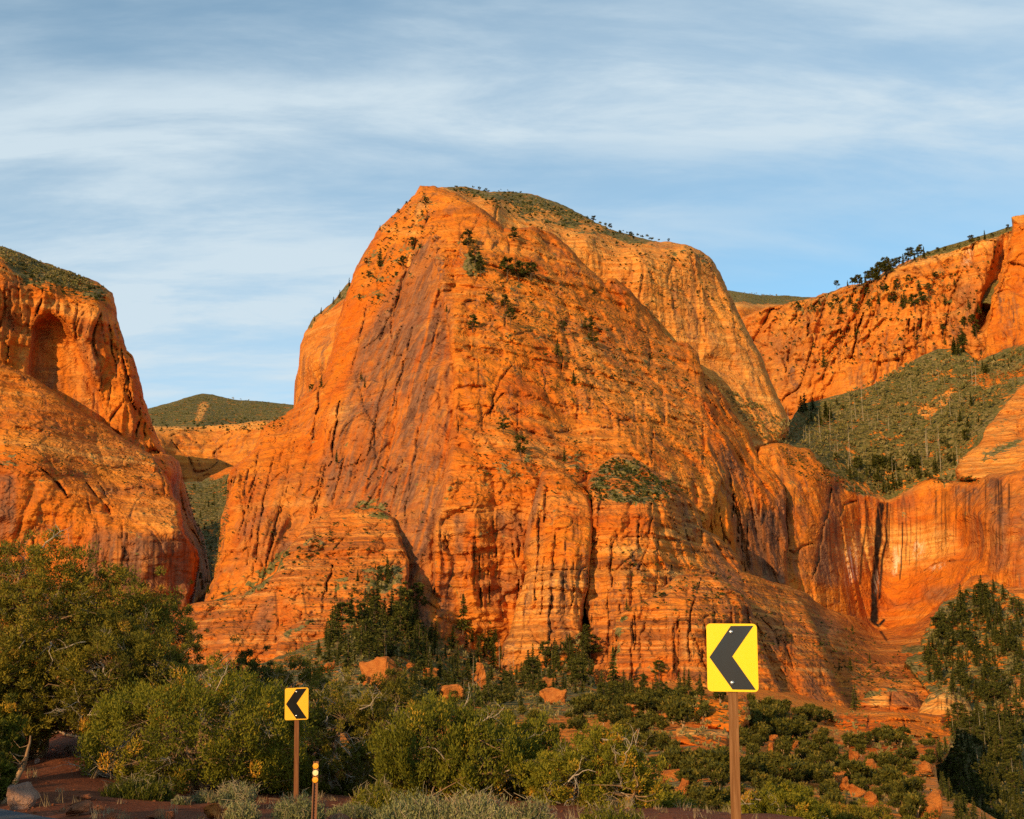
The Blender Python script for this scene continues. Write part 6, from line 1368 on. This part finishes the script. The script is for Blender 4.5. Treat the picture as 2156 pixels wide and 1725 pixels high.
def place_all():
    kinds = {}
    for c in CAND: kinds.setdefault(c['name'], []).append(c)
    limit = {'fir_tree': 290, 'pine_tree': 290, 'juniper_tree': 275, 'shrub': 280, 'dead_tree': 290}
    for name, L in kinds.items():
        L.sort(key=lambda c: (not c['keep'], -c['px']))
        solo, rest = L[:limit[name]], L[limit[name]:]
        # words that set a tree apart inside its stand
        gr = {}
        for c in solo: gr.setdefault(c['group'], []).append(c)
        for g_, m in gr.items():
            if '{' not in m[0]['label']: continue
            us_ = np.quantile([c['u'] for c in m], [.2, .4, .6, .8]); vs_ = np.quantile([c['v'] for c in m], [.25, .5, .75])
            hs_ = np.quantile([c['px'] for c in m], [.33, .67]); ws_ = np.median([c['w'] / c['h'] for c in m])
            for c in m:
                hw = ('far left', 'left', 'middle', 'right', 'far right')[int(np.searchsorted(us_, c['u']))]
                vw = ('top', 'upper', 'lower', 'bottom')[int(np.searchsorted(vs_, c['v']))]
                sw = ('short', 'mid sized', 'tall')[int(np.searchsorted(hs_, c['px']))]
                ww = 'broad' if c['w'] / c['h'] > ws_ else 'slim'
                c['label'] = c['label'].format(k=f'{sw} {ww}', z=f'{vw} {hw}')
        same = {}
        for c in solo: same.setdefault(c['label'], []).append(c)
        for lb, m in same.items():
            if len(m) < 2: continue
            m.sort(key=lambda c: c['u'])
            for i_, c in enumerate(m): c['label'] = lb + ', ' + ('leftmost' if i_ == 0 else 'rightmost' if i_ == len(m) - 1 else ('second', 'third', 'fourth', 'fifth', 'sixth', 'seventh', 'eighth')[min(i_ - 1, 6)])
        for c in solo:
            tm, cm = c['proto']
            sc = (c['w'], c['w'], c['h'])
            if tm is None:
                o = obj(name, cm); o.location = c['p']; o.rotation_euler = (0, 0, c['rz']); o.scale = sc
            else:
                o = empty(name, c['p'], c['rz'], sc); obj('trunk', tm, o); obj('crown', cm, o)
            tag(o, c['label'], c['cat'], c['group'])
        if not rest: continue
        V, F, T, n = [], [], [], 0
        for c in rest:
            me = c['proto'][1]; k = len(me.vertices)
            co = np.empty(k * 3, np.float32); me.vertices.foreach_get('co', co); co = co.reshape(-1, 3)
            fi = np.empty(len(me.loops), np.int32); me.loops.foreach_get('vertex_index', fi)
            tt = np.empty(k, np.float32); me.attributes['tint'].data.foreach_get('value', tt)
            if name in ('fir_tree', 'juniper_tree'):   # the lesser trees: fewer sprays, a little larger
                q3 = co.reshape(-1, 3, 3)[::3 if name == 'juniper_tree' else 2]; mid_ = q3.mean(1, keepdims=True); co = (mid_ + (q3 - mid_) * (1.6 if name == 'juniper_tree' else 1.3)).reshape(-1, 3); tt = tt.reshape(-1, 3)[::3 if name == 'juniper_tree' else 2].ravel(); k = len(co); fi = np.arange(k)
            cs, sn = math.cos(c['rz']), math.sin(c['rz'])
            x, y = co[:, 0] * c['w'], co[:, 1] * c['w']
            V.append(np.stack([x * cs - y * sn + c['p'].x, x * sn + y * cs + c['p'].y, co[:, 2] * c['h'] + c['p'].z], 1)); F.append(fi.reshape(-1, 3) + n); T.append(np.clip(tt + pr.uniform(-.08, .08), 0, 1)); n += k
        nm = {'fir_tree': 'fir_forest', 'juniper_tree': 'juniper_scrub', 'shrub': 'rock_shrubs', 'pine_tree': 'pine_wood'}[name]
        o = obj(nm, mesh_np(nm, np.vstack(V), np.vstack(F), rest[0]['proto'][1].materials[0], False, {'tint': np.concatenate(T)}))
        tag(o, {'fir_tree': 'mass of smaller firs filling the forests between the taller ones', 'juniper_tree': 'mass of smaller junipers and pinyons filling the scrubby slope', 'shrub': 'many smaller dark shrubs on ledges and rims of the cliffs', 'pine_tree': 'smaller pines'}[name], 'trees' if name != 'shrub' else 'shrubs', kind='stuff')
def sample(poly, n, margin=0):
    P = np.array(poly, float); out = []
    u0, v0 = P.min(0); u1, v1 = P.max(0)
    while len(out) < n:
        u, v = pr.uniform(u0, u1), pr.uniform(v0, v1); ins = False
        j = len(P) - 1
        for i in range(len(P)):
            if (P[i, 1] > v) != (P[j, 1] > v) and u < (P[j, 0] - P[i, 0]) * (v - P[i, 1]) / (P[j, 1] - P[i, 1]) + P[i, 0]: ins = not ins
            j = i
        if ins: out.append((u, v))
    return out
def px_h(u, v, px):
    d = depth_at(u, v); return None if d is None else px * d / FPX
# (polygon, how many, height in picture units, kind, label, group)
FORESTS = [
    ([(690, 1330), (760, 1300), (830, 1285), (890, 1300), (900, 1345), (880, 1400), (690, 1410), (650, 1385)], 110, (42, 80), 'fir', '{k} fir at the {z} of the left foot forest', 'firs at the left foot of the butte'),
    ([(900, 1345), (1050, 1345), (1060, 1420), (1020, 1440), (880, 1430)], 60, (26, 62), 'fir', '{k} fir at the {z} of the fin hollow', 'firs left of the central fin'),
    ([(820, 1400), (1060, 1430), (1150, 1440), (1150, 1500), (960, 1500), (820, 1470)], 110, (26, 55), 'fir', '{k} fir at the {z} of the slope below the fin', 'firs on the slope below the central fin'),
    ([(1095, 1420), (1160, 1380), (1235, 1335), (1245, 1400), (1250, 1450), (1180, 1480), (1100, 1460)], 80, (32, 60), 'fir', '{k} fir at the {z} of the fin gully', 'firs right of the central fin'),
    ([(1250, 1440), (1330, 1450), (1480, 1452), (1500, 1480), (1400, 1500), (1270, 1510)], 60, (26, 58), 'fir', '{k} fir at the {z} of the buttress stand', 'firs below the front buttress'),
    ([(1960, 1310), (2010, 1265), (2085, 1240), (2156, 1270), (2156, 1490), (2060, 1490), (1990, 1470), (1945, 1420)], 360, (20, 44), 'fir', '{k} conifer at the {z} of the amphitheatre foot slope', 'conifers below the amphitheatre'),
    ([(1990, 1530), (2060, 1510), (2156, 1510), (2156, 1760), (2030, 1760), (1985, 1680), (1975, 1600)], 400, (28, 54), 'fir', '{k} dark conifer at the {z} of the lower right ravine', 'conifers in the lower right ravine'),
    ([(1680, 868), (1760, 850), (1780, 870), (1720, 900), (1690, 895)], 14, (26, 50), 'fir', '{k} fir at the {z} of the slope head clump', 'firs at the head of the brushy slope'),
    ([(1720, 960), (1850, 970), (1960, 975), (2040, 960), (1990, 1000), (1870, 1040), (1800, 1015)], 60, (22, 42), 'fir', '{k} fir at the {z} of the wood above the lip', 'firs above the amphitheatre lip'),
    ([(2000, 860), (2060, 830), (2080, 900), (2020, 960), (1960, 940)], 16, (16, 32), 'fir', '{k} fir at the {z} of the upper right slope', 'firs on the upper right slope'),
    ([(1940, 740), (2070, 690), (2085, 740), (2050, 770), (1990, 740)], 16, (20, 40), 'fir', '{k} fir at the {z} of the right cliff recess', 'firs under the right cliff'),
    ([(2050, 760), (2130, 745), (2150, 770), (2080, 800)], 12, (16, 28), 'fir', '{k} fir at the {z} of the pillar foot', 'firs below the right pillar'),
    ([(740, 1230), (800, 1190), (830, 1200), (800, 1260), (750, 1265)], 12, (24, 46), 'fir', '{k} fir at the {z} of the left ramp gully', 'firs in the gully of the left ramp'),
    ([(400, 1230), (440, 1220), (450, 1260), (410, 1275)], 10, (14, 26), 'fir', '{k} fir at the {z} of the canyon mouth', 'firs at the canyon mouth'),
    ([(385, 1030), (430, 1025), (480, 1010), (480, 1100), (450, 1200), (420, 1120)], 26, (8, 18), 'fir', '{k} fir at the {z} of the slope inside the gap', 'firs inside the canyon gap'),
    ([(1735, 1395), (1960, 1390), (1960, 1420), (1760, 1430)], 8, (18, 34), 'fir', '{k} fir at the {z} of the slickrock apron', 'firs on the slickrock apron'),
]
for poly, n, (h0, h1), kind, lab, grp in FORESTS:
    for u, v in sorted(sample(poly, n), key=lambda q: q[1]):
        h = px_h(u, v, (h0 * .55 + (h1 - h0 * .55) * pr.random() ** 1.5) * .92)
        if h is None: continue
        put_tree(FIR if pr.random() < .75 else PINE, u, v, h, 'fir_tree', lab, grp, wide=pr.uniform(.8, 1.5))
# single trees that stand out on the rock
for u, v, px, kind, lab in [
    (1060, 912, 38, 'pine', 'bushy pine on a ledge of the orange slickrock front'), (1188, 972, 36, 'fir', 'lone fir on the orange slickrock right of the bushy pine'), (1096, 958, 44, 'pine', 'broad pine below the bushy ledge pine'), (1208, 812, 36, 'fir', 'lone fir high on the orange slickrock'), (1174, 750, 42, 'fir', 'upper lone fir on the orange slickrock'),
    (1080, 504, 30, 'pine', 'round pine near the top of the orange slickrock'), (1068, 588, 52, 'pine', 'large left pine of the dark clump near the summit'), (1092, 590, 46, 'pine', 'middle pine of the dark clump near the summit'), (1118, 590, 44, 'pine', 'right pine of the dark clump near the summit'), (985, 520, 42, 'pine', 'upper pine in the summit gully'), (1000, 558, 40, 'pine', 'middle pine in the summit gully'), (1012, 580, 34, 'pine', 'lower pine in the summit gully'),
    (1028, 640, 24, 'pine', 'pine on the upper slickrock left of the pair'), (1062, 648, 30, 'pine', 'upper pine of the pair on the slickrock'), (1075, 682, 36, 'pine', 'lower pine of the pair on the slickrock'), (995, 698, 38, 'pine', 'leaning pine above the brown streaked face'), (1240, 700, 34, 'pine', 'upper of two stacked pines on the right slickrock'), (1248, 726, 30, 'pine', 'lower of two stacked pines on the right slickrock'), (1318, 654, 16, 'fir', 'small fir on the right shoulder of the slickrock'), (1186, 700, 26, 'pine', 'small pine left of the stacked pines'), (1250, 625, 18, 'pine', 'small round pine on the right slickrock shoulder'),
    (975, 1332, 82, 'fir', 'very tall fir standing against the orange wall'), (1028, 1370, 100, 'fir', 'broad tall fir beside the central fin'), (1292, 1440, 76, 'fir', 'tall narrow fir left of the front buttress'), (1388, 1432, 40, 'pine', 'round pine before the front buttress'), (1802, 1495, 56, 'fir', 'tall conifer pair on the edge of the slickrock apron'), (1795, 1330, 16, 'fir', 'little fir on the upper apron'), (1735, 772, 40, 'fir', 'fir in the foot crack of the right cliff'), (2018, 748, 40, 'fir', 'fir where the right cliff meets the slope'),
    (1680, 655, 22, 'pine', 'pine on the low rim of the right cliff'), (1762, 607, 18, 'pine', 'lone round pine on the right skyline'), (1250, 468, 16, 'pine', 'tiny tree on the summit skyline'), (1285, 483, 14, 'pine', 'second tiny tree on the summit skyline'), (1328, 502, 16, 'pine', 'spreading tiny tree on the summit skyline'), (1408, 510, 9, 'pine', 'tiny bush tree on the summit corner'), (856, 432, 10, 'pine', 'tiny leaning tree on the left summit edge'), (838, 450, 12, 'pine', 'small tree on the left summit edge'), (800, 486, 14, 'fir', 'small fir on the upper left edge of the butte'), (735, 604, 22, 'fir', 'tallest fir on the pale shoulder'),
    (715, 628, 20, 'fir', 'second fir on the pale shoulder'), (702, 640, 17, 'fir', 'third fir on the pale shoulder'), (676, 662, 17, 'fir', 'fir on the pale shoulder rim'), (662, 676, 14, 'fir', 'lowest fir on the pale shoulder rim'), (866, 520, 24, 'pine', 'pine in the upper left face of the butte'), (848, 566, 30, 'pine', 'dark narrow pine on the upper left face of the butte'), (800, 560, 44, 'fir', 'dark fir cleft in the upper left edge of the butte'), (896, 434, 22, 'pine', 'dark pine just below the summit'), (770, 555, 14, 'pine', 'small pine on the left edge of the butte'), (776, 585, 16, 'pine', 'small pine lower on the left edge of the butte'),
    (676, 815, 26, 'fir', 'fir in the corner under the pale shoulder'), (655, 825, 18, 'pine', 'bush pine in the corner under the pale shoulder'), (760, 800, 20, 'fir', 'narrow fir on the streaked brown face'), (768, 816, 22, 'fir', 'second narrow fir on the streaked brown face'), (708, 975, 30, 'fir', 'narrow fir in the lower crack of the left face'), (940, 658, 18, 'fir', 'small fir on the ridge between the two faces'), (1320, 1285, 26, 'fir', 'fir on the ledge of the layered foot'), (1478, 1100, 6, 'pine', 'bush at the small dark cave')]:
    h = px_h(u, v, px)
    if h: put_tree(FIR if kind == 'fir' else PINE, u, v, h, 'fir_tree' if kind == 'fir' else 'pine_tree', lab, 'lone trees on the rock', keep=True, wide=1.0 if kind == 'fir' else 1.25)
# pines on the right skyline
for i, (u, v, px) in enumerate([(1785, 604, 16), (1795, 602, 20), (1806, 602, 26), (1815, 600, 20), (1828, 597, 30), (1838, 593, 34), (1846, 590, 30), (1854, 586, 38), (1864, 578, 40), (1872, 572, 34), (1880, 566, 24), (1894, 560, 22), (1902, 557, 26), (1918, 551, 34), (1938, 545, 34), (1946, 543, 28), (1990, 531, 14), (2046, 518, 26), (2074, 505, 24), (2122, 487, 16), (1880, 640, 30), (1900, 650, 34), (1926, 655, 40), (1940, 640, 30), (1990, 640, 24), (1830, 650, 22), (1800, 660, 24), (1770, 660, 28), (1750, 655, 20), (1985, 700, 20), (2040, 650, 26), (2050, 690, 30), (1600, 664, 8), (1725, 640, 18), (1733, 700, 10), (1915, 600, 24), (1935, 610, 24), (1860, 615, 24), (1825, 625, 22), (2010, 600, 16), (1800, 600, 18), (1810, 599, 24), (1822, 597, 22), (1833, 594, 26), (1842, 591, 28), (1850, 588, 30), (1859, 581, 32), (1868, 575, 30), (1876, 569, 26), (1886, 562, 20), (1910, 553, 24), (1926, 549, 22), (1955, 541, 14), (1975, 535, 16), (2020, 524, 12), (2060, 510, 14), (2090, 502, 14), (1850, 640, 30), (1870, 625, 28), (1890, 610, 26), (1905, 640, 30), (1955, 620, 26), (1970, 590, 20), (1790, 640, 24), (1760, 640, 22), (2030, 690, 26), (2060, 660, 28), (2056, 710, 30), (1715, 660, 16)]):
    h = px_h(u, v, px)
    if h: put_tree(PINE if i % 3 else FIR, u, v, h, 'pine_tree', '{k} pine at the {z} of the right cliff rim' if i < 20 or 40 <= i < 57 else '{k} pine at the {z} of the right cliff face', 'pines on the rim of the right cliff' if i < 20 or 40 <= i < 57 else 'pines on the face of the right cliff', keep=True, wide=1.15)
# bleached dead trees
for i, (u, v) in enumerate(sample([(1700, 900), (1830, 830), (2000, 760), (2080, 820), (2060, 940), (1960, 980), (1800, 1000), (1720, 950)], 58) + sample([(1640, 880), (1700, 900), (1720, 950), (1660, 930)], 6) + sample([(1860, 960), (1990, 930), (2020, 980), (1870, 1030)], 16)):
    h = px_h(u, v, 12 + 52 * pr.random() ** 1.6)
    if h: put_one(pr.choice(SNAG), u, v, h, 'dead_tree', '{k} bleached dead tree at the {z} of the brushy slope', 'dead trees on the brushy slope', 'dead tree')
for i, (u, v) in enumerate(sample([(700, 1380), (1050, 1400), (1230, 1400), (1200, 1480), (850, 1470)], 12) + sample([(1990, 1540), (2150, 1540), (2150, 1700), (2020, 1700)], 10)):
    h = px_h(u, v, pr.uniform(30, 60))
    if h: put_one(pr.choice(SNAG), u, v, h, 'dead_tree', '{k} bleached dead tree at the {z} of the valley forest', 'dead trees among the valley firs', 'dead tree')
# pinyons and junipers of the scrubby slope
for poly, n, hm, lab, grp in [
    ([(1290, 1455), (1500, 1470), (1600, 1480), (1600, 1530), (1420, 1530), (1250, 1520), (1180, 1500)], 140, (4.5, 8.5), '{k} pinyon, {z} of the scrub below the buttress', 'pinyons near the front buttress'),
    ([(1560, 1490), (1760, 1500), (1760, 1560), (1560, 1560)], 90, (5.0, 8.0), '{k} pinyon, {z} of the slope beside the red band', 'pinyons between near sign and red band'),
    ([(1180, 1510), (1420, 1530), (1540, 1580), (1540, 1650), (1400, 1640), (1180, 1560)], 100, (4.0, 6.5), '{k} juniper, {z} of the slope left of post', 'junipers on the red slope left of the near post'),
    ([(1560, 1560), (1760, 1560), (1900, 1620), (1960, 1660), (1900, 1690), (1700, 1660), (1560, 1640)], 120, (3.6, 6.0), '{k} juniper, {z} of the slope right of post', 'junipers on the red slope right of the near post'),
    ([(1770, 1545), (1960, 1555), (1965, 1610), (1880, 1640), (1780, 1600)], 80, (4.0, 6.5), '{k} juniper at the {z} of the red ledges', 'junipers among the red ledges'),
    ([(1400, 1640), (1560, 1650), (1700, 1660), (1960, 1700), (1980, 1740), (1400, 1740)], 80, (2.6, 4.2), '{k} low juniper, {z} of the nearest red slope', 'junipers on the nearest red slope'),
    ([(660, 1400), (1000, 1440), (1150, 1500), (1150, 1540), (660, 1500)], 46, (4, 7), '{k} bushy tree, {z} of the green slope', 'bushy trees behind the roadside junipers')]:
    for u, v in sorted(sample(poly, n), key=lambda q: q[1]):
        if any(a <= u <= b and c <= v <= d for a, b, c, d in ((1415, 1545, 1532, 1612), (1745, 1985, 1496, 1566), (1466, 1582, 1466, 1540), (1770, 1970, 1575, 1606))) and pr.random() < .85: continue
        put_tree(PINY, u, v, hm[0] * .6 + (hm[1] * 1.1 - hm[0] * .6) * pr.random() ** 1.4, 'juniper_tree', lab, grp, wide=pr.uniform(.85, 1.4))
# boulders and pinnacles
for i, (u, v, w, h, lab) in enumerate([(1953, 1716, 72, 66, 'largest pale orange boulder at lower right'), (1798, 1618, 26, 44, 'tall orange pinnacle on the red slope'), (1834, 1640, 22, 42, 'narrow orange pinnacle right of the tall one'), (1762, 1650, 34, 24, 'tilted orange slab at the head of the boulder chain'), (1786, 1664, 40, 28, 'orange block in the boulder chain'), (1806, 1676, 40, 26, 'orange block further down the boulder chain'), (1832, 1690, 34, 24, 'pale block at the end of the boulder chain'), (1775, 1632, 26, 16, 'flat pale block above the boulder chain'), (1572, 1612, 32, 20, 'striped pale boulder right of the near post'), (1630, 1560, 22, 14, 'cream block on the slope right of the near post'), (1672, 1572, 18, 26, 'leaning orange stone on the slope'), (1625, 1590, 14, 28, 'bright red stone right of the near post'), (1560, 1622, 60, 16, 'long orange ledge stone behind the near post'), (1420, 1640, 70, 20, 'pale orange ledge stone left of the near post'), (1400, 1618, 40, 16, 'small orange outcrop left of the near post'), (1440, 1668, 30, 26, 'orange soil hump left of the near post'), (1650, 1640, 60, 26, 'orange outcrop right of the near post'),
        (795, 1445, 108, 62, 'big grey orange boulder behind the twisted trunks'), (865, 1410, 20, 14, 'small stone right of the big boulder'), (905, 1428, 34, 22, 'pale stone on the green slope'), (1013, 1446, 24, 52, 'pointed standing stone on the green slope'), (1000, 1436, 22, 18, 'small pale stone beside the pointed one'), (1152, 1452, 50, 26, 'orange outcrop below the central fin'), (1170, 1480, 60, 40, 'dark red hummock below the central fin'), (690, 1410, 34, 22, 'pale stone below the left firs'), (1265, 1440, 30, 44, 'dark red rock at the foot of the front buttress'), (950, 1470, 60, 30, 'pale red rubble on the green slope'), (1330, 1500, 40, 18, 'orange outcrop among the pinyons'), (1400, 1515, 40, 16, 'red outcrop among the pinyons'), (1350, 1545, 30, 18, 'orange outcrop on the red slope'), (1690, 1600, 40, 26, 'pinkish outcrop on the red slope'), (1745, 1600, 24, 22, 'pinkish stone left of the tall pinnacle'), (1890, 1650, 40, 16, 'orange ledge stone near the ravine'), (1950, 1630, 30, 28, 'orange block at the ravine edge')]):
    d = depth_at(u, v)
    if d: stone('boulder', u, v, d * .995, w, h, 300 + i, M['boulder'], lab, depth=.9, ang=.62, sink=.3, rot=pr.uniform(-.5, .5), tilt=(pr.uniform(-.1, .1), pr.uniform(-.15, .15)), group='boulders on the slopes', far=True)
# shrubs on the rock: the larger ones singly, the small ones together
SH = [
    ([(760, 540), (890, 410), (910, 440), (880, 540), (830, 640), (750, 660), (740, 630)], 46, (5, 12), '{k} dark shrub, {z} part, on the upper left edge'),
    ([(1020, 560), (1180, 640), (1400, 740), (1480, 850), (1400, 880), (1200, 780), (1030, 700)], 60, (5, 11), '{k} dark shrub, {z} part, on the slickrock front'),
    ([(1240, 1010), (1290, 965), (1330, 965), (1430, 1035), (1380, 1058), (1250, 1050)], 46, (6, 16), '{k} dark shrub, {z} part, on the brushy knob'),
    ([(1000, 960), (1240, 950), (1260, 1010), (1120, 1030), (1000, 1000)], 34, (5, 11), '{k} dark shrub, {z} part, on the middle ledges'),
    ([(40, 560), (230, 612), (200, 640), (120, 610), (40, 590)], 30, (6, 14), '{k} dark shrub, {z} part, on the left cliff rim'),
    ([(1090, 470), (1250, 480), (1480, 530), (1500, 570), (1360, 540), (1200, 500)], 44, (4, 11), '{k} dark shrub, {z} part, on the summit rim'),
    ([(1620, 660), (1900, 590), (2050, 560), (2040, 700), (1800, 760), (1640, 760)], 60, (5, 12), '{k} dark shrub, {z} part, on the right cliff'),
    ([(1720, 970), (1850, 1040), (1800, 1036), (1740, 1010)], 22, (4, 9), '{k} dark shrub, {z} part, on the amphitheatre lip'),
    ([(1390, 1240), (1430, 1215), (1520, 1215), (1570, 1260), (1480, 1270), (1340, 1290)], 26, (5, 13), '{k} dark shrub, {z} part, on the front buttress'),
    ([(440, 1262), (540, 1235), (600, 1170), (700, 1110), (690, 1160), (560, 1245)], 34, (5, 12), '{k} dark shrub, {z} part, along the left ramp'),
    ([(700, 1285), (760, 1240), (850, 1200), (860, 1270), (760, 1290)], 26, (6, 16), '{k} green shrub, {z} part, in the ramp hollow'),
    ([(735, 1075), (800, 1050), (830, 1085), (770, 1100)], 14, (7, 16), '{k} green shrub, {z} part, above the round hollow'),
    ([(0, 930), (330, 960), (350, 1000), (200, 1000), (0, 985)], 40, (3, 8), '{k} dark shrub, {z} part, on the left slickrock'),
    ([(1775, 1400), (1880, 1412), (1900, 1440), (1790, 1445)], 26, (5, 10), '{k} green shrub, {z} part, on the slickrock apron')]
for poly, n, (a, b), lab in SH:
    for u, v in sample(poly, n):
        s = px_h(u, v, pr.uniform(a, b) * (1.25 if pr.random() < .15 else .9))
        if s: put_one(pr.choice(SHRUB)[1], u, v, s, 'shrub', lab, 'shrubs ' + lab.split('part, ')[1], 'shrub', pr.uniform(.8, 1.3))
place_all()
def scatter(name, regions, mat, label, seed, faces=14):
    """many little bushes as one object"""
    r = np.random.default_rng(seed); C, R, T = [], [], []
    for poly, n, (a, b) in regions:
        for u, v in sample(poly, n):
            p = spot(u, v)
            if p is None: continue
            s = r.uniform(a, b) * p.y / FPX
            C.append((p.x, p.y, p.z + s * .2)); R.append(s * .5); T.append(np.clip(.5 + .18 * r.normal(), 0, 1))
    C, R, T = np.array(C), np.array(R), np.array(T)
    n = len(C); i = np.repeat(np.arange(n), faces)
    q = r.normal(size=(len(i), 3)); q /= np.linalg.norm(q, axis=1)[:, None]; q[:, 2] = np.abs(q[:, 2])
    v, f = leaf_tris(C[i] + q * R[i][:, None] * r.uniform(.3, 1, (len(i), 1)), q + np.array([0, 0, .4]), R[i] * 1.0, R[i] * .75, r)
    o = obj(name, mesh_np(name, v, f, mat, False, {'tint': np.repeat(T[i], 3)}))
    return tag(o, label, 'shrubs', kind='stuff')
scatter('small_cliff_shrubs', [
    ([(740, 640), (800, 480), (890, 400), (930, 470), (900, 560), (800, 680)], 170, (3, 6)), ([(1000, 560), (1100, 560), (1250, 620), (1420, 740), (1490, 870), (1480, 960), (1300, 900), (1030, 760)], 620, (2.5, 6)), ([(950, 900), (1250, 930), (1480, 940), (1490, 1050), (1250, 1050), (960, 1060)], 260, (2.5, 6)),
    ([(1240, 1010), (1290, 965), (1330, 965), (1440, 1035), (1380, 1060), (1240, 1055)], 260, (4, 9)), ([(0, 900), (200, 900), (330, 950), (380, 1080), (360, 1130), (250, 1010), (0, 1000)], 330, (2, 5)), ([(1240, 500), (1500, 540), (1580, 720), (1500, 700), (1300, 600)], 170, (2.5, 6)), ([(1570, 680), (1900, 580), (2100, 520), (2070, 720), (1850, 760), (1640, 820)], 320, (2.5, 7)),
    ([(1640, 940), (1720, 960), (1850, 1045), (1780, 1035), (1650, 990)], 150, (2.5, 6)), ([(1950, 1000), (2060, 1005), (2060, 1020), (1950, 1018)], 50, (3, 6)), ([(300, 890), (600, 880), (600, 905), (320, 912)], 120, (2.5, 7)), ([(1260, 1130), (1560, 1210), (1720, 1400), (1600, 1400), (1300, 1250)], 170, (3, 7)), ([(500, 1000), (700, 950), (900, 1000), (900, 1200), (600, 1200), (480, 1200)], 80, (3, 6)), ([(430, 1265), (700, 1100), (840, 1120), (850, 1260), (640, 1330), (420, 1340)], 220, (3, 7)), ([(1620, 1240), (1800, 1330), (1960, 1400), (1960, 1470), (1760, 1470)], 190, (3, 6)), ([(40, 540), (230, 610), (215, 640), (40, 600)], 90, (4, 9)), ([(930, 392), (1080, 400), (1250, 465), (1400, 510), (1250, 490), (1090, 460)], 260, (3, 8))], M['darkshrub'], 'countless small dark shrubs dotting the cliffs', 501, 16)
scatter('slope_brush', [
    ([(1490, 795), (1660, 890), (1760, 840), (1970, 740), (2060, 770), (2156, 730), (2156, 790), (2060, 900), (2020, 980), (1960, 1000), (1869, 1045), (1700, 945), (1600, 925)], 3600, (3, 8)), ([(1490, 795), (1660, 890), (1760, 840), (1970, 740), (2060, 770), (2156, 730), (2156, 790), (2060, 900), (2020, 980), (1869, 1045), (1700, 945)], 260, (9, 16)), ([(1960, 1300), (2085, 1235), (2156, 1265), (2156, 1490), (1990, 1475), (1945, 1420)], 900, (4, 10)), ([(1975, 1560), (2156, 1510), (2156, 1725), (2020, 1720)], 700, (5, 12)), ([(640, 1390), (770, 1290), (900, 1320), (1060, 1420), (1235, 1330), (1260, 1440), (1250, 1520), (1100, 1520), (640, 1480)], 1800, (5, 13)), ([(390, 1030), (480, 1000), (480, 1100), (450, 1220), (420, 1140)], 700, (2.5, 6)), ([(1280, 1450), (1800, 1500), (1960, 1560), (1960, 1690), (1300, 1690)], 900, (6, 14)), ([(314, 862), (425, 832), (600, 852), (600, 885), (320, 893)], 900, (2, 5)), ([(0, 520), (200, 595), (190, 620), (0, 548)], 420, (4, 9)), ([(1955, 533), (2126, 482), (2126, 488), (1960, 538)], 120, (3, 6)), ([(1080, 404), (1165, 426), (1300, 490), (1160, 460), (1080, 440)], 300, (2.5, 6)), ([(1536, 614), (1700, 626), (1700, 642), (1545, 636)], 200, (2, 4))], M['brush'], 'low brush covering the open slopes', 502, 10)
